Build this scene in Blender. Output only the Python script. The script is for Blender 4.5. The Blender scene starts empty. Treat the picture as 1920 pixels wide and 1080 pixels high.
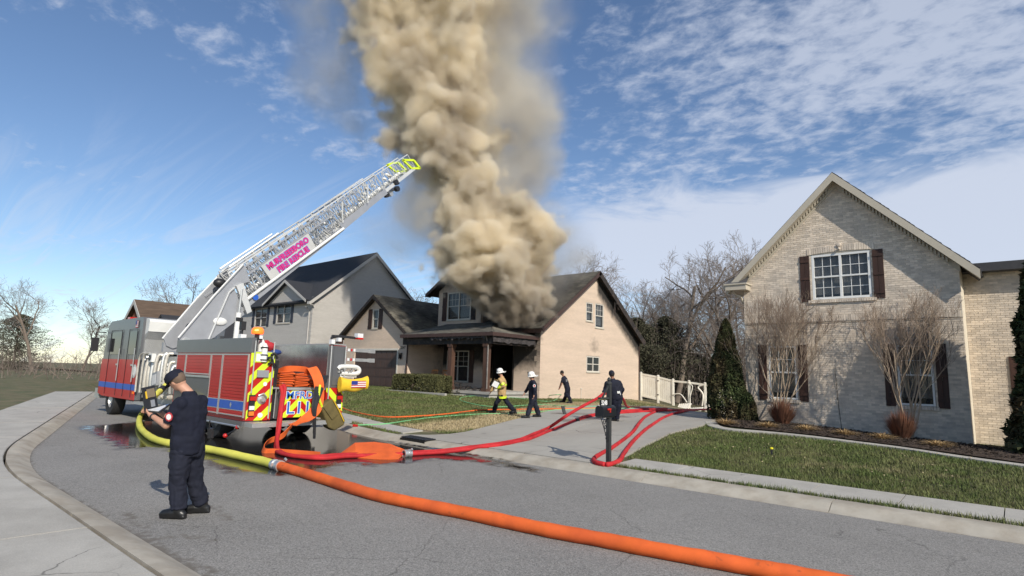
import bpy, bmesh, math, random
import numpy as np
from math import radians, sin, cos, pi, sqrt, atan2
from mathutils import Vector, Matrix
from mathutils.bvhtree import BVHTree
random.seed(7); RNG = np.random.default_rng(7)
scene = bpy.context.scene
col = scene.collection
# ------------------------------------------------------------------ camera
# world: X runs along the street, Y runs from the street towards the houses, metres
FPX, PCX, PCY, EYE = 1090.0, 961.5, 540.0, 1.85
_y, _p, _r = radians(49), radians(8.4), radians(1.8)
_fw = Vector((-cos(_y), sin(_y), 0)); _up = Vector((0, 0, 1)); _rt = Vector((sin(_y), cos(_y), 0))
CF = _fw*cos(_p) + _up*sin(_p); _u0 = _up*cos(_p) - _fw*sin(_p)
CR = _rt*cos(_r) + _u0*sin(_r); CU = _u0*cos(_r) - _rt*sin(_r)
EYEV = Vector((0, 0, EYE))
cam_d = bpy.data.cameras.new('camera'); cam = bpy.data.objects.new('camera', cam_d); col.objects.link(cam)
cam_d.sensor_width = 36; cam_d.lens = 36*FPX/1920; cam_d.clip_start = 0.1; cam_d.clip_end = 3000
cam_d.shift_x = -(PCX-960)/1920
cam.matrix_world = Matrix((( CR.x, CU.x, -CF.x, 0), (CR.y, CU.y, -CF.y, 0), (CR.z, CU.z, -CF.z, EYE), (0, 0, 0, 1)))
scene.camera = cam
# ------------------------------------------------------------------ light
SUN_EL, SUN_XY = radians(33.7), Vector((0.915, -0.403))
sund = bpy.data.lights.new('sun', 'SUN'); sun = bpy.data.objects.new('sun', sund); col.objects.link(sun)
sund.energy = 4.6; sund.angle = radians(0.55); sund.color = (1.0, 0.93, 0.82)
sdir = Vector((SUN_XY.x*cos(SUN_EL), SUN_XY.y*cos(SUN_EL), sin(SUN_EL)))
sun.rotation_euler = sdir.to_track_quat('Z', 'Y').to_euler(); sun.location = (20, -10, 30)
world = bpy.data.worlds.new('World'); scene.world = world; world.use_nodes = True
W = world.node_tree; W.nodes.clear()
def wn(t, **k):
    n = W.nodes.new(t)
    for a, v in k.items(): setattr(n, a, v)
    return n
def wmath(op, a, b=None, c=None, clamp=False):
    n = wn('ShaderNodeMath', operation=op, use_clamp=clamp)
    for i, v in enumerate((a, b, c)):
        if v is None: continue
        if isinstance(v, (int, float)): n.inputs[i].default_value = v
        else: W.links.new(v, n.inputs[i])
    return n.outputs[0]
def wramp(v, lo, hi, o0=0, o1=1):
    n = wn('ShaderNodeMapRange', interpolation_type='SMOOTHSTEP')
    W.links.new(v, n.inputs[0]); n.inputs[1].default_value = lo; n.inputs[2].default_value = hi
    n.inputs[3].default_value = o0; n.inputs[4].default_value = o1
    return n.outputs[0]
sky = wn('ShaderNodeTexSky', sky_type='NISHITA', sun_disc=False, sun_elevation=SUN_EL,
         sun_rotation=atan2(SUN_XY.x, SUN_XY.y), altitude=100, air_density=1.0, dust_density=0.1, ozone_density=2.2)
tc = wn('ShaderNodeTexCoord'); sep = wn('ShaderNodeSeparateXYZ'); W.links.new(tc.outputs['Generated'], sep.inputs[0])
dz = wmath('MAXIMUM', sep.outputs[2], 0.0)
den = wmath('ADD', dz, 0.12)
px_ = wmath('DIVIDE', sep.outputs[0], den); py_ = wmath('DIVIDE', sep.outputs[1], den)
comb = wn('ShaderNodeCombineXYZ'); W.links.new(px_, comb.inputs[0]); W.links.new(py_, comb.inputs[1])
def wnoise(scale, detail, rough=0.5, dist=0.0, off=(0, 0, 0), sc=(1, 1, 1), rot=0.0):
    m = wn('ShaderNodeMapping'); W.links.new(comb.outputs[0], m.inputs[0])
    m.inputs[1].default_value = off; m.inputs[3].default_value = sc; m.inputs[2].default_value = (0, 0, rot)
    n = wn('ShaderNodeTexNoise', noise_dimensions='2D'); W.links.new(m.outputs[0], n.inputs['Vector'])
    n.inputs['Scale'].default_value = scale; n.inputs['Detail'].default_value = detail
    n.inputs['Roughness'].default_value = rough; n.inputs['Distortion'].default_value = dist
    return n.outputs[0]
# sideways direction: clear to the left (down the street), cloudier to the right
side = wmath('ADD', wmath('MULTIPLY', sep.outputs[0], _rt.x), wmath('MULTIPLY', sep.outputs[1], _rt.y))
cover = wramp(side, -0.38, 0.22)
big = wnoise(1.15, 3, 0.5, 0.3, off=(3.1, 1.7, 0), rot=0.6)
rip = wnoise(10.0, 5, 0.6, 0.2, off=(0.4, 5, 0), sc=(1, 1.35, 1), rot=0.85)
fine = wnoise(24.0, 4, 0.6, 0.2, off=(7, 2, 0))
v = wmath('ADD', wmath('MULTIPLY', big, 0.85), wmath('MULTIPLY', rip, 0.62))
v = wmath('ADD', v, wmath('MULTIPLY', fine, 0.2))
v = wmath('ADD', v, wmath('MULTIPLY', cover, 0.26))
alto = wmath('MULTIPLY', wramp(v, 0.93, 1.30), 0.66)
# long flat bank low on the right
bn = wnoise(2.2, 5, 0.6, 0.4, off=(1, 9, 0), sc=(1, 1, 1), rot=0.85)
el = wmath('ADD', dz, wmath('MULTIPLY', bn, 0.16))
bank = wmath('MULTIPLY', wmath('MULTIPLY', wramp(el, 0.17, 0.23), wramp(el, 0.41, 0.34)), wramp(side, -0.02, 0.16))
# low milky streaks all round
st = wnoise(2.2, 6, 0.6, 0.9, off=(4, 3, 0), sc=(0.35, 3.0, 1), rot=-0.72)
streak = wmath('MULTIPLY', wramp(st, 0.46, 0.72), wramp(dz, 0.40, 0.08, 0, 0.42))
cl = wmath('MAXIMUM', alto, wmath('MULTIPLY', bank, 0.86)); cl = wmath('MAXIMUM', cl, streak)
mixc = wn('ShaderNodeMix', data_type='RGBA'); W.links.new(cl, mixc.inputs[0])
skm = wn('ShaderNodeMix', data_type='RGBA', blend_type='MULTIPLY'); skm.inputs[0].default_value = 1
W.links.new(sky.outputs[0], skm.inputs[6]); skm.inputs[7].default_value = (0.98, 1.04, 1.13, 1)
W.links.new(skm.outputs[2], mixc.inputs[6]); mixc.inputs[7].default_value = (6.0, 6.5, 7.6, 1)
bg = wn('ShaderNodeBackground'); W.links.new(mixc.outputs[2], bg.inputs[0]); bg.inputs[1].default_value = 0.112
wo = wn('ShaderNodeOutputWorld'); W.links.new(bg.outputs[0], wo.inputs[0])
# ------------------------------------------------------------------ view and render settings
scene.view_settings.view_transform = 'Standard'; scene.view_settings.look = 'None'
scene.view_settings.gamma = 1; scene.view_settings.use_curve_mapping = False; scene.view_settings.exposure = 0.0
cy = scene.cycles
cy.use_denoising = True; cy.denoiser = 'OPENIMAGEDENOISE'
cy.max_bounces = 8; cy.diffuse_bounces = 3; cy.glossy_bounces = 3; cy.transmission_bounces = 4
cy.volume_bounces = 8; cy.transparent_max_bounces = 24
cy.volume_step_rate = 1.5; cy.volume_max_steps = 512
cy.use_adaptive_sampling = True; cy.adaptive_threshold = 0.015
cy.sample_clamp_indirect = 8
# ------------------------------------------------------------------ helpers
V = Vector
def mat(name, c, rough=0.75, metal=0.0, var=0.12, vs=3.0, bump=0.0, bs=40.0, c2=None, cs=1.0, spec=0.5, island=0.0, emit=None, alpha=None, coat=0.0, detail=6, stretch=None, trans=0.0):
    """procedural material: base colour, brightness variation, second colour in patches, bump, per-piece tone"""
    m = bpy.data.materials.new(name); m.use_nodes = True; nt = m.node_tree; N = nt.nodes; L = nt.links
    b = N['Principled BSDF']; b.inputs['Roughness'].default_value = rough; b.inputs['Metallic'].default_value = metal
    b.inputs['Specular IOR Level'].default_value = spec; b.inputs['Coat Weight'].default_value = coat
    if coat: b.inputs['Coat Roughness'].default_value = 0.08
    if trans: b.inputs['Transmission Weight'].default_value = trans
    tcn = N.new('ShaderNodeTexCoord'); co = tcn.outputs['Object']
    if stretch:
        mp = N.new('ShaderNodeMapping'); L.new(co, mp.inputs[0]); mp.inputs[3].default_value = stretch; co = mp.outputs[0]
    rgb = N.new('ShaderNodeRGB'); rgb.outputs[0].default_value = (*c, 1); out = rgb.outputs[0]
    def mix(a, bb, f, mode='MIX'):
        q = N.new('ShaderNodeMix'); q.data_type = 'RGBA'; q.blend_type = mode
        for s, v_ in ((q.inputs[0], f), (q.inputs[6], a), (q.inputs[7], bb)):
            if isinstance(v_, (int, float)): s.default_value = v_
            elif isinstance(v_, tuple): s.default_value = v_
            else: L.new(v_, s)
        return q.outputs[2]
    def noise(s, d=detail, r=.6):
        n = N.new('ShaderNodeTexNoise'); L.new(co, n.inputs['Vector']); n.inputs['Scale'].default_value = s
        n.inputs['Detail'].default_value = d; n.inputs['Roughness'].default_value = r; return n.outputs[0]
    def rng(x, a, b2, o0, o1):
        q = N.new('ShaderNodeMapRange'); L.new(x, q.inputs[0])
        for i, v_ in enumerate((a, b2, o0, o1)): q.inputs[i+1].default_value = v_
        return q.outputs[0]
    if c2: out = mix(out, (*c2, 1), rng(noise(cs), .42, .62, 0, 1))
    if var:
        f = rng(noise(vs), .3, .7, 1-var, 1+var); h = N.new('ShaderNodeHueSaturation'); L.new(out, h.inputs['Color']); L.new(f, h.inputs['Value']); out = h.outputs[0]
    if island:
        g = N.new('ShaderNodeNewGeometry'); oi = N.new('ShaderNodeObjectInfo')
        ad = N.new('ShaderNodeMath'); ad.operation = 'ADD'; L.new(g.outputs['Random Per Island'], ad.inputs[0]); L.new(oi.outputs['Random'], ad.inputs[1])
        fr = N.new('ShaderNodeMath'); fr.operation = 'FRACT'; L.new(ad.outputs[0], fr.inputs[0])
        h = N.new('ShaderNodeHueSaturation'); L.new(out, h.inputs['Color']); L.new(rng(fr.outputs[0], 0, 1, 1-island, 1+island), h.inputs['Value']); out = h.outputs[0]
    L.new(out, b.inputs['Base Color'])
    if bump:
        bn_ = N.new('ShaderNodeBump'); bn_.inputs['Strength'].default_value = 1; bn_.inputs['Distance'].default_value = bump
        L.new(noise(bs, 4), bn_.inputs['Height']); L.new(bn_.outputs[0], b.inputs['Normal'])
    if emit:
        b.inputs['Emission Color'].default_value = (*emit[0], 1); b.inputs['Emission Strength'].default_value = emit[1]
    m['out'] = 1
    return m
def nodes_of(m):
    nt = m.node_tree; return nt, nt.nodes, nt.links, nt.nodes['Principled BSDF']
class MB:
    """collects shapes, links them as one mesh object"""
    def __init__(s): s.v = []; s.f = []; s.m = []
    def add(s, vs, fs, mi=0):
        o = len(s.v); s.v += [tuple(p) for p in vs]; s.f += [tuple(i+o for i in f) for f in fs]; s.m += [mi]*len(fs); return s
    def box(s, a, b, mi=0, rot=None, piv=None):
        x0, y0, z0 = [min(a[i], b[i]) for i in range(3)]; x1, y1, z1 = [max(a[i], b[i]) for i in range(3)]
        vs = [(x0, y0, z0), (x1, y0, z0), (x1, y1, z0), (x0, y1, z0), (x0, y0, z1), (x1, y0, z1), (x1, y1, z1), (x0, y1, z1)]
        if rot is not None:
            p = V(piv) if piv is not None else V(((x0+x1)/2, (y0+y1)/2, (z0+z1)/2)); vs = [rot @ (V(q)-p)+p for q in vs]
        return s.add(vs, [(0, 3, 2, 1), (4, 5, 6, 7), (0, 1, 5, 4), (1, 2, 6, 5), (2, 3, 7, 6), (3, 0, 4, 7)], mi)
    def cbox(s, c, d, mi=0, rot=None):
        return s.box([c[i]-d[i]/2 for i in range(3)], [c[i]+d[i]/2 for i in range(3)], mi, rot)
    def obox(s, o, ax, ay, az, mi=0):
        o, ax, ay, az = V(o), V(ax), V(ay), V(az)
        return s.add([o, o+ax, o+ax+ay, o+ay, o+az, o+ax+az, o+ax+ay+az, o+ay+az], [(0, 3, 2, 1), (4, 5, 6, 7), (0, 1, 5, 4), (1, 2, 6, 5), (2, 3, 7, 6), (3, 0, 4, 7)], mi)
    def bar(s, a, b, w, h=None, mi=0, up=(0, 0, 1)):
        a, b = V(a), V(b); h = h or w; d = (b-a).normalized(); u = V(up)
        if abs(d.dot(u)) > .97: u = V((1, 0, 0))
        sd = d.cross(u).normalized()*w; uu = sd.cross(d).normalized()*h
        return s.obox(a-sd/2-uu/2, b-a, sd, uu, mi)
    def tube(s, pts, r, n=8, mi=0, cap=True, flat=None):
        pts = [V(p) for p in pts]; k = len(pts); rr = r if hasattr(r, '__len__') else [r]*k; vs = []; u = None
        for i, p in enumerate(pts):
            t = (pts[min(i+1, k-1)]-pts[max(i-1, 0)])
            t = t.normalized() if t.length > 1e-9 else V((0, 0, 1))
            if u is None: u = t.orthogonal().normalized() if not flat else (V((0, 0, 1))-t*t.z).normalized()
            u = (u-t*u.dot(t)); u = u.normalized() if u.length > 1e-6 else t.orthogonal().normalized()
            if flat: u = (V((0, 0, 1))-t*t.z).normalized()
            w = t.cross(u)
            for j in range(n):
                a = 2*pi*j/n; vs.append(p+u*(cos(a)*rr[i]*(flat or 1))+w*(sin(a)*rr[i]))
        fs = [(i*n+j, i*n+(j+1) % n, (i+1)*n+(j+1) % n, (i+1)*n+j) for i in range(k-1) for j in range(n)]
        if cap: fs += [tuple(range(n-1, -1, -1)), tuple((k-1)*n+j for j in range(n))]
        return s.add(vs, fs, mi)
    def disc(s, c, ax, r, t, n=16, mi=0):
        c = V(c); ax = V(ax).normalized(); return s.tube([c-ax*t/2, c+ax*t/2], r, n, mi)
    def lathe(s, c, prof, n=16, mi=0, ax=(0, 0, 1)):
        q = V(ax).to_track_quat('Z', 'Y'); c = V(c); k = len(prof)
        vs = [c+q @ V((r*cos(2*pi*j/n), r*sin(2*pi*j/n), z)) for r, z in prof for j in range(n)]
        return s.add(vs, [(i*n+j, i*n+(j+1) % n, (i+1)*n+(j+1) % n, (i+1)*n+j) for i in range(k-1) for j in range(n)], mi)
    def ball(s, c, r, n=8, mi=0, sc=(1, 1, 1), rot=None):
        c = V(c); vs = [c+V((0, 0, r*sc[2]))]; R = rot or Matrix.Identity(3)
        vs = [c+R @ V((0, 0, r*sc[2]))]
        for i in range(1, n):
            a = pi*i/n
            for j in range(n*2//2*2): vs.append(c+R @ V((r*sc[0]*sin(a)*cos(pi*j/n), r*sc[1]*sin(a)*sin(pi*j/n), r*sc[2]*cos(a))))
        vs.append(c+R @ V((0, 0, -r*sc[2]))); m = 2*n; fs = [(0, 1+j, 1+(j+1) % m) for j in range(m)]
        for i in range(n-2):
            fs += [(1+i*m+j, 1+(i+1)*m+j, 1+(i+1)*m+(j+1) % m, 1+i*m+(j+1) % m) for j in range(m)]
        e = len(vs)-1; fs += [(e, 1+(n-2)*m+(j+1) % m, 1+(n-2)*m+j) for j in range(m)]
        return s.add(vs, fs, mi)
    def prism(s, poly, d, mi=0):
        """poly: list of 3D points (planar), d: extrusion vector"""
        p = [V(q) for q in poly]; d = V(d); n = len(p)
        nrm = V((0, 0, 0))
        for i in range(n): nrm += p[i].cross(p[(i+1) % n])
        if nrm.dot(d) > 0: p.reverse()
        return s.add(p+[q+d for q in p], [tuple(range(n)), tuple(range(2*n-1, n-1, -1))]+[(i, n+i, n+(i+1) % n, (i+1) % n) for i in range(n)], mi)
    def quad(s, a, b, c, d, mi=0): return s.add([a, b, c, d], [(0, 1, 2, 3)], mi)
    def build(s, name, mats, parent=None, smooth=False, loc=None):
        me = bpy.data.meshes.new(name); v = s.v
        if loc is not None: L_ = V(loc); v = [tuple(V(q)-L_) for q in v]
        me.from_pydata(v, [], s.f)
        for m_ in (mats if isinstance(mats, (list, tuple)) else [mats]): me.materials.append(m_)
        if isinstance(mats, (list, tuple)) and len(mats) > 1: me.polygons.foreach_set('material_index', s.m)
        if smooth:
            me.polygons.foreach_set('use_smooth', [True]*len(s.f))
            if smooth != 'all': me.set_sharp_from_angle(angle=radians(42))
        o = bpy.data.objects.new(name, me); col.objects.link(o)
        if parent is not None: o.parent = parent
        elif loc is not None: o.location = loc
        if parent is not None and loc is not None: o.location = V(loc)-parent_origin(parent)
        elif parent is not None:
            w_ = parent_origin(parent)
            if w_.length > 0: o.location = -w_
        return o
def parent_origin(p):
    w = V((0, 0, 0))
    while p is not None: w += p.location; p = p.parent
    return w
def tag(o, label=None, cat=None, group=None, kind=None):
    if label: o['label'] = label
    if cat: o['category'] = cat
    if group: o['group'] = group
    if kind: o['kind'] = kind
    return o
def thing(name, loc, label, cat, group=None):
    o = bpy.data.objects.new(name, None); o.empty_display_size = 0.2; col.objects.link(o); o.location = loc
    return tag(o, label, cat, group)
def raw_mesh(name, v, f, mats, parent=None, attrs=None, smooth=False, kind=None, idx=None):
    """v (n,3) array, f (m,k) array"""
    me = bpy.data.meshes.new(name); n, k = f.shape
    me.vertices.add(len(v)); me.vertices.foreach_set('co', np.asarray(v, np.float32).ravel())
    me.loops.add(n*k); me.loops.foreach_set('vertex_index', f.astype(np.int32).ravel())
    me.polygons.add(n); me.polygons.foreach_set('loop_start', np.arange(0, n*k, k, dtype=np.int32))
    try: me.polygons.foreach_set('loop_total', np.full(n, k, np.int32))
    except Exception: pass
    for m_ in (mats if isinstance(mats, (list, tuple)) else [mats]): me.materials.append(m_)
    if idx is not None: me.polygons.foreach_set('material_index', idx)
    if smooth: me.polygons.foreach_set('use_smooth', np.ones(n, bool))
    me.update(calc_edges=True)
    for a, d in (attrs or {}).items():
        at = me.attributes.new(a, 'FLOAT', 'POINT'); at.data.foreach_set('value', np.asarray(d, np.float32))
    me.validate()
    o = bpy.data.objects.new(name, me); col.objects.link(o)
    if parent is not None:
        o.parent = parent; w_ = parent_origin(parent); o.location = -w_
    if kind: o['kind'] = kind
    return o
def spline(pts, n=10):
    """Catmull-Rom through 3D points"""
    P = [V(p) for p in pts]; P = [P[0]*2-P[1]]+P+[P[-1]*2-P[-2]]; out = []
    for i in range(1, len(P)-2):
        for k in range(n):
            t = k/n; a, b, c, d = P[i-1], P[i], P[i+1], P[i+2]
            out.append(.5*((2*b)+(c-a)*t+(2*a-5*b+4*c-d)*t*t+(3*b-a-3*c+d)*t**3))
    out.append(P[-2]); return out
def text_mesh(txt, size, mat_, parent, M, name='lettering', ext=0.004, bold=0.0, ax='CENTER', sx=1.0, label=None, spacing=1.0):
    c = bpy.data.curves.new(name, 'FONT'); c.body = txt; c.size = size; c.extrude = ext; c.align_x = ax; c.align_y = 'CENTER'; c.offset = bold; c.resolution_u = 3
    c.space_character = spacing
    t = bpy.data.objects.new('t', c); col.objects.link(t); dg = bpy.context.evaluated_depsgraph_get(); dg.update()
    me = bpy.data.meshes.new_from_object(t.evaluated_get(dg)); bpy.data.objects.remove(t); bpy.data.curves.remove(c)
    me.name = name
    for q in me.vertices: q.co = M @ V((q.co.x*sx, q.co.y, q.co.z))
    me.materials.clear(); me.materials.append(mat_)
    o = bpy.data.objects.new(name, me); col.objects.link(o)
    if parent is not None: o.parent = parent; o.location = -parent_origin(parent)
    return o
def frame_matrix(o, x, y):
    x = V(x).normalized(); y = V(y); y = (y-x*y.dot(x)).normalized(); z = x.cross(y)
    return Matrix(((x.x, y.x, z.x, o[0]), (x.y, y.y, z.y, o[1]), (x.z, y.z, z.z, o[2]), (0, 0, 0, 1)))
# ------------------------------------------------------------------ terrain
def bend(x):
    """the street bends away towards the left"""
    d = np.maximum(0, -11-np.asarray(x, float)); return np.where(d < 5.4, 0.028*d*d, 0.028*5.4**2+(d-5.4)*0.302)
_cp = [(-90, 12, .1), (-60, 12, .15), (-40, 12, .15), (-28, 12, .15), (-20, 12, .15), (-14, 12, .15), (-9, 12, .15), (-4, 12, .15), (0, 12, .15), (8, 12, .15), (20, 12, .15), (40, 12, .15),
       (-40, 24, .72), (-34, 24, .73), (-30, 24, .73), (-25, 23.2, .62), (-21.4, 24, .52), (-21.4, 27, .47), (-21.4, 33, .38), (-21.4, 39, .27), (-30, 34, .6), (-40, 34, .8),
       (-16, 17, .30), (-13, 24, .48), (-11.5, 25, .46), (-8, 22, .51), (-7.5, 17.6, .46), (-5.5, 20.8, .5), (-2.8, 20.8, .36), (-1, 20.5, .3), (-2, 16.5, .36), (-5, 14.5, .28),
       (3, 18, .3), (10, 20.8, .3), (-17.6, 37, -.0), (-19.5, 38, .14), (-17.4, 39.3, -.12), (-14, 39.3, -.5), (-11, 39.3, -.8), (-12, 29.5, .05), (-10, 34, -.5), (-15, 33, .1), (-30, 48, .3), (-15, 48, -.9), (0, 48, -.9), (20, 45, -.5), (-60, 40, .8), (-45, 60, .2),
       (0, 90, -.5), (-60, 90, 0), (40, 70, 0), (-90, 60, .3), (0, 30, 0), (20, 30, .2)]
_cx = np.array([c[:2] for c in _cp], float); _cz = np.array([c[2] for c in _cp], float)
def _phi(r2): return np.where(r2 > 1e-9, .5*r2*np.log(np.maximum(r2, 1e-9)), 0)
def _solve():
    n = len(_cx); d2 = ((_cx[:, None]-_cx[None])**2).sum(-1); A = np.zeros((n+3, n+3)); A[:n, :n] = _phi(d2)+np.eye(n)*0.5
    A[:n, n] = 1; A[:n, n+1:] = _cx; A[n, :n] = 1; A[n+1:, :n] = _cx.T
    return np.linalg.solve(A, np.r_[_cz, 0, 0, 0])
_tw = _solve()
def terr(x, y):
    x = np.asarray(x, float); y = np.asarray(y, float); s = y-bend(x); sh = x.shape
    q = np.stack([x.ravel(), s.ravel()], -1); qc = q.copy(); qc[:, 0] = np.clip(qc[:, 0], -90, 40); qc[:, 1] = np.clip(qc[:, 1], 12, 90)
    # house-side heights are given in plain Y; the bend only matters near the street
    yy = np.where(y > 20, y, y*np.clip((y-14)/6, 0, 1)+s*(1-np.clip((y-14)/6, 0, 1))).ravel(); qc[:, 1] = np.clip(yy, 12, 90)
    z = np.zeros(len(q))
    for k in range(0, len(q), 4000):
        d2 = ((qc[k:k+4000, None]-_cx[None])**2).sum(-1); z[k:k+4000] = _phi(d2) @ _tw[:-3]+_tw[-3]+qc[k:k+4000] @ _tw[-2:]
    z = np.clip(z, -1.6, 1.2).reshape(sh)
    t = np.clip((s-11.3)/1.5, 0, 1); t = t*t*(3-2*t)
    near = np.where(s > 10.02, .11+.04*np.clip((s-10.3)/1, 0, 1), np.where(s > 9.7, .11*(np.clip((s-9.7)/.32, 0, 1))**.7, 0.0))
    near = np.where(s < 2.36, .11*(np.clip((2.36-s)/.32, 0, 1))**.7, near)
    return np.where(s > 11.3, near*(1-t)+z*t, near)
def T(x, y): return float(terr(np.array([x]), np.array([y]))[0])
def ray_dir(px, py): return CF + CR*((px-PCX)/FPX) - CU*((py-PCY)/FPX)
def onx(px, py, X): d = ray_dir(px, py); return EYEV+d*(X/d.x)
def ony(px, py, Y): d = ray_dir(px, py); return EYEV+d*(Y/d.y)
def onz(px, py, z): d = ray_dir(px, py); return EYEV+d*((z-EYE)/d.z)
def gp(px, py, up=0.0):
    """ground point seen at that spot of the view (first hit on the terrain)"""
    d = ray_dir(px, py); ts = np.arange(2, 70, .06); P = np.array(EYEV)[None]+np.array(d)[None]*ts[:, None]
    h = P[:, 2]-terr(P[:, 0], P[:, 1])-up; i = np.argmax(h < 0)
    if h[i] >= 0: i = len(ts)-1
    a, b = h[i-1], h[i]; t = ts[i-1]+(ts[i]-ts[i-1])*(a/(a-b) if a != b else 0)
    return EYEV+d*float(t)
# value noise on points
def vnoise_np(P, scale, seed):
    r = np.random.default_rng(seed); N = 32; L = r.random((N, N, N)); q = P*scale; i = np.floor(q).astype(int); f = q-i; f = f*f*(3-2*f); i &= N-1; j = (i+1) & (N-1)
    a, b, c = f.T; x0, y0, z0 = i.T; x1, y1, z1 = j.T
    def l(u, v_, w_): return u+(v_-u)*w_
    return l(l(l(L[x0, y0, z0], L[x1, y0, z0], a), l(L[x0, y1, z0], L[x1, y1, z0], a), b), l(l(L[x0, y0, z1], L[x1, y0, z1], a), l(L[x0, y1, z1], L[x1, y1, z1], a), b), c)
# ------------------------------------------------------------------ setting materials
def attr_mix(m, attr, color, lo=.4, hi=.6, nscale=6.0, namp=.5, rough=None, spec=None, detail=6, bump_off=False):
    """mixes a second look in where a vertex attribute (a wear / wet / dry map) is high; noise frays its edge"""
    nt, N, L, b = nodes_of(m)
    a = N.new('ShaderNodeAttribute'); a.attribute_name = attr
    tcn = N.new('ShaderNodeTexCoord'); n = N.new('ShaderNodeTexNoise'); L.new(tcn.outputs['Object'], n.inputs['Vector']); n.inputs['Scale'].default_value = nscale; n.inputs['Detail'].default_value = detail
    s = N.new('ShaderNodeMath'); s.operation = 'SUBTRACT'; L.new(n.outputs[0], s.inputs[0]); s.inputs[1].default_value = .5
    ma = N.new('ShaderNodeMath'); ma.operation = 'MULTIPLY_ADD'; L.new(s.outputs[0], ma.inputs[0]); ma.inputs[1].default_value = namp; L.new(a.outputs['Fac'], ma.inputs[2])
    r = N.new('ShaderNodeMapRange'); L.new(ma.outputs[0], r.inputs[0]); r.inputs[1].default_value = lo; r.inputs[2].default_value = hi; r.clamp = True
    src = b.inputs['Base Color'].links[0].from_socket
    q = N.new('ShaderNodeMix'); q.data_type = 'RGBA'; L.new(r.outputs[0], q.inputs[0]); L.new(src, q.inputs[6])
    if len(color) == 1:
        q.blend_type = 'MULTIPLY'; q.inputs[7].default_value = (color[0],)*3+(1,)
    else: q.inputs[7].default_value = (*color, 1)
    L.new(q.outputs[2], b.inputs['Base Color'])
    if rough is not None:
        rr = N.new('ShaderNodeMapRange'); L.new(r.outputs[0], rr.inputs[0]); rr.inputs[3].default_value = b.inputs['Roughness'].default_value; rr.inputs[4].default_value = rough; L.new(rr.outputs[0], b.inputs['Roughness'])
        if b.inputs['Normal'].links:
            bn_ = b.inputs['Normal'].links[0].from_node; rs = N.new('ShaderNodeMapRange'); L.new(r.outputs[0], rs.inputs[0]); rs.inputs[3].default_value = 1; rs.inputs[4].default_value = .03; L.new(rs.outputs[0], bn_.inputs['Strength'])
    return m
def speckle(m, scale, c_lo, c_hi, amt=.5):
    """fine aggregate: tiny light and dark stones"""
    nt, N, L, b = nodes_of(m); tcn = N.new('ShaderNodeTexCoord'); v = N.new('ShaderNodeTexVoronoi'); L.new(tcn.outputs['Object'], v.inputs['Vector']); v.inputs['Scale'].default_value = scale
    h = N.new('ShaderNodeSeparateColor'); L.new(v.outputs['Color'], h.inputs[0])
    r = N.new('ShaderNodeValToRGB'); L.new(h.outputs[0], r.inputs[0]); r.color_ramp.elements[0].color = (*c_lo, 1); r.color_ramp.elements[1].color = (*c_hi, 1)
    src = b.inputs['Base Color'].links[0].from_socket; q = N.new('ShaderNodeMix'); q.data_type = 'RGBA'; q.inputs[0].default_value = amt; L.new(src, q.inputs[6]); L.new(r.outputs[0], q.inputs[7]); L.new(q.outputs[2], b.inputs['Base Color'])
    return m
m_asphalt = mat('asphalt', (.205, .198, .185), .88, var=.2, vs=.55, bump=.006, bs=70, c2=(.235, .226, .21), cs=.35)
speckle(m_asphalt, 95, (.06, .058, .055), (.46, .44, .405), .5)
attr_mix(m_asphalt, 'worn', (.15, .135, .115), .45, .62, 9, .75)
attr_mix(m_asphalt, 'wet', (.022, .021, .02), .38, .60, 3.5, .75, rough=.09)
def cracks(m, scale, width, amt, seed=0.0):
    nt, N, L, b = nodes_of(m); t = N.new('ShaderNodeTexCoord'); n = N.new('ShaderNodeTexNoise'); L.new(t.outputs['Object'], n.inputs['Vector']); n.inputs['Scale'].default_value = 2.5; n.inputs['Detail'].default_value = 5
    mx = N.new('ShaderNodeMix'); mx.data_type = 'RGBA'; mx.blend_type = 'ADD'; mx.inputs[0].default_value = .35; L.new(t.outputs['Object'], mx.inputs[6]); L.new(n.outputs['Color'], mx.inputs[7])
    v = N.new('ShaderNodeTexVoronoi'); v.feature = 'DISTANCE_TO_EDGE'; L.new(mx.outputs[2], v.inputs['Vector']); v.inputs['Scale'].default_value = scale
    n2 = N.new('ShaderNodeTexNoise'); L.new(t.outputs['Object'], n2.inputs['Vector']); n2.inputs['Scale'].default_value = .45+seed
    r2 = N.new('ShaderNodeMapRange'); L.new(n2.outputs[0], r2.inputs[0]); r2.inputs[1].default_value = .50; r2.inputs[2].default_value = .60; r2.inputs[3].default_value = 0; r2.inputs[4].default_value = amt
    r = N.new('ShaderNodeMapRange'); L.new(v.outputs[0], r.inputs[0]); r.inputs[1].default_value = width*.3; r.inputs[2].default_value = width; r.inputs[3].default_value = 1; r.inputs[4].default_value = 0
    mm = N.new('ShaderNodeMath'); mm.operation = 'MULTIPLY'; L.new(r.outputs[0], mm.inputs[0]); L.new(r2.outputs[0], mm.inputs[1])
    src = b.inputs['Base Color'].links[0].from_socket; q = N.new('ShaderNodeMix'); q.data_type = 'RGBA'; L.new(mm.outputs[0], q.inputs[0]); L.new(src, q.inputs[6]); q.inputs[7].default_value = (.035, .032, .028, 1); L.new(q.outputs[2], b.inputs['Base Color'])
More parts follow.
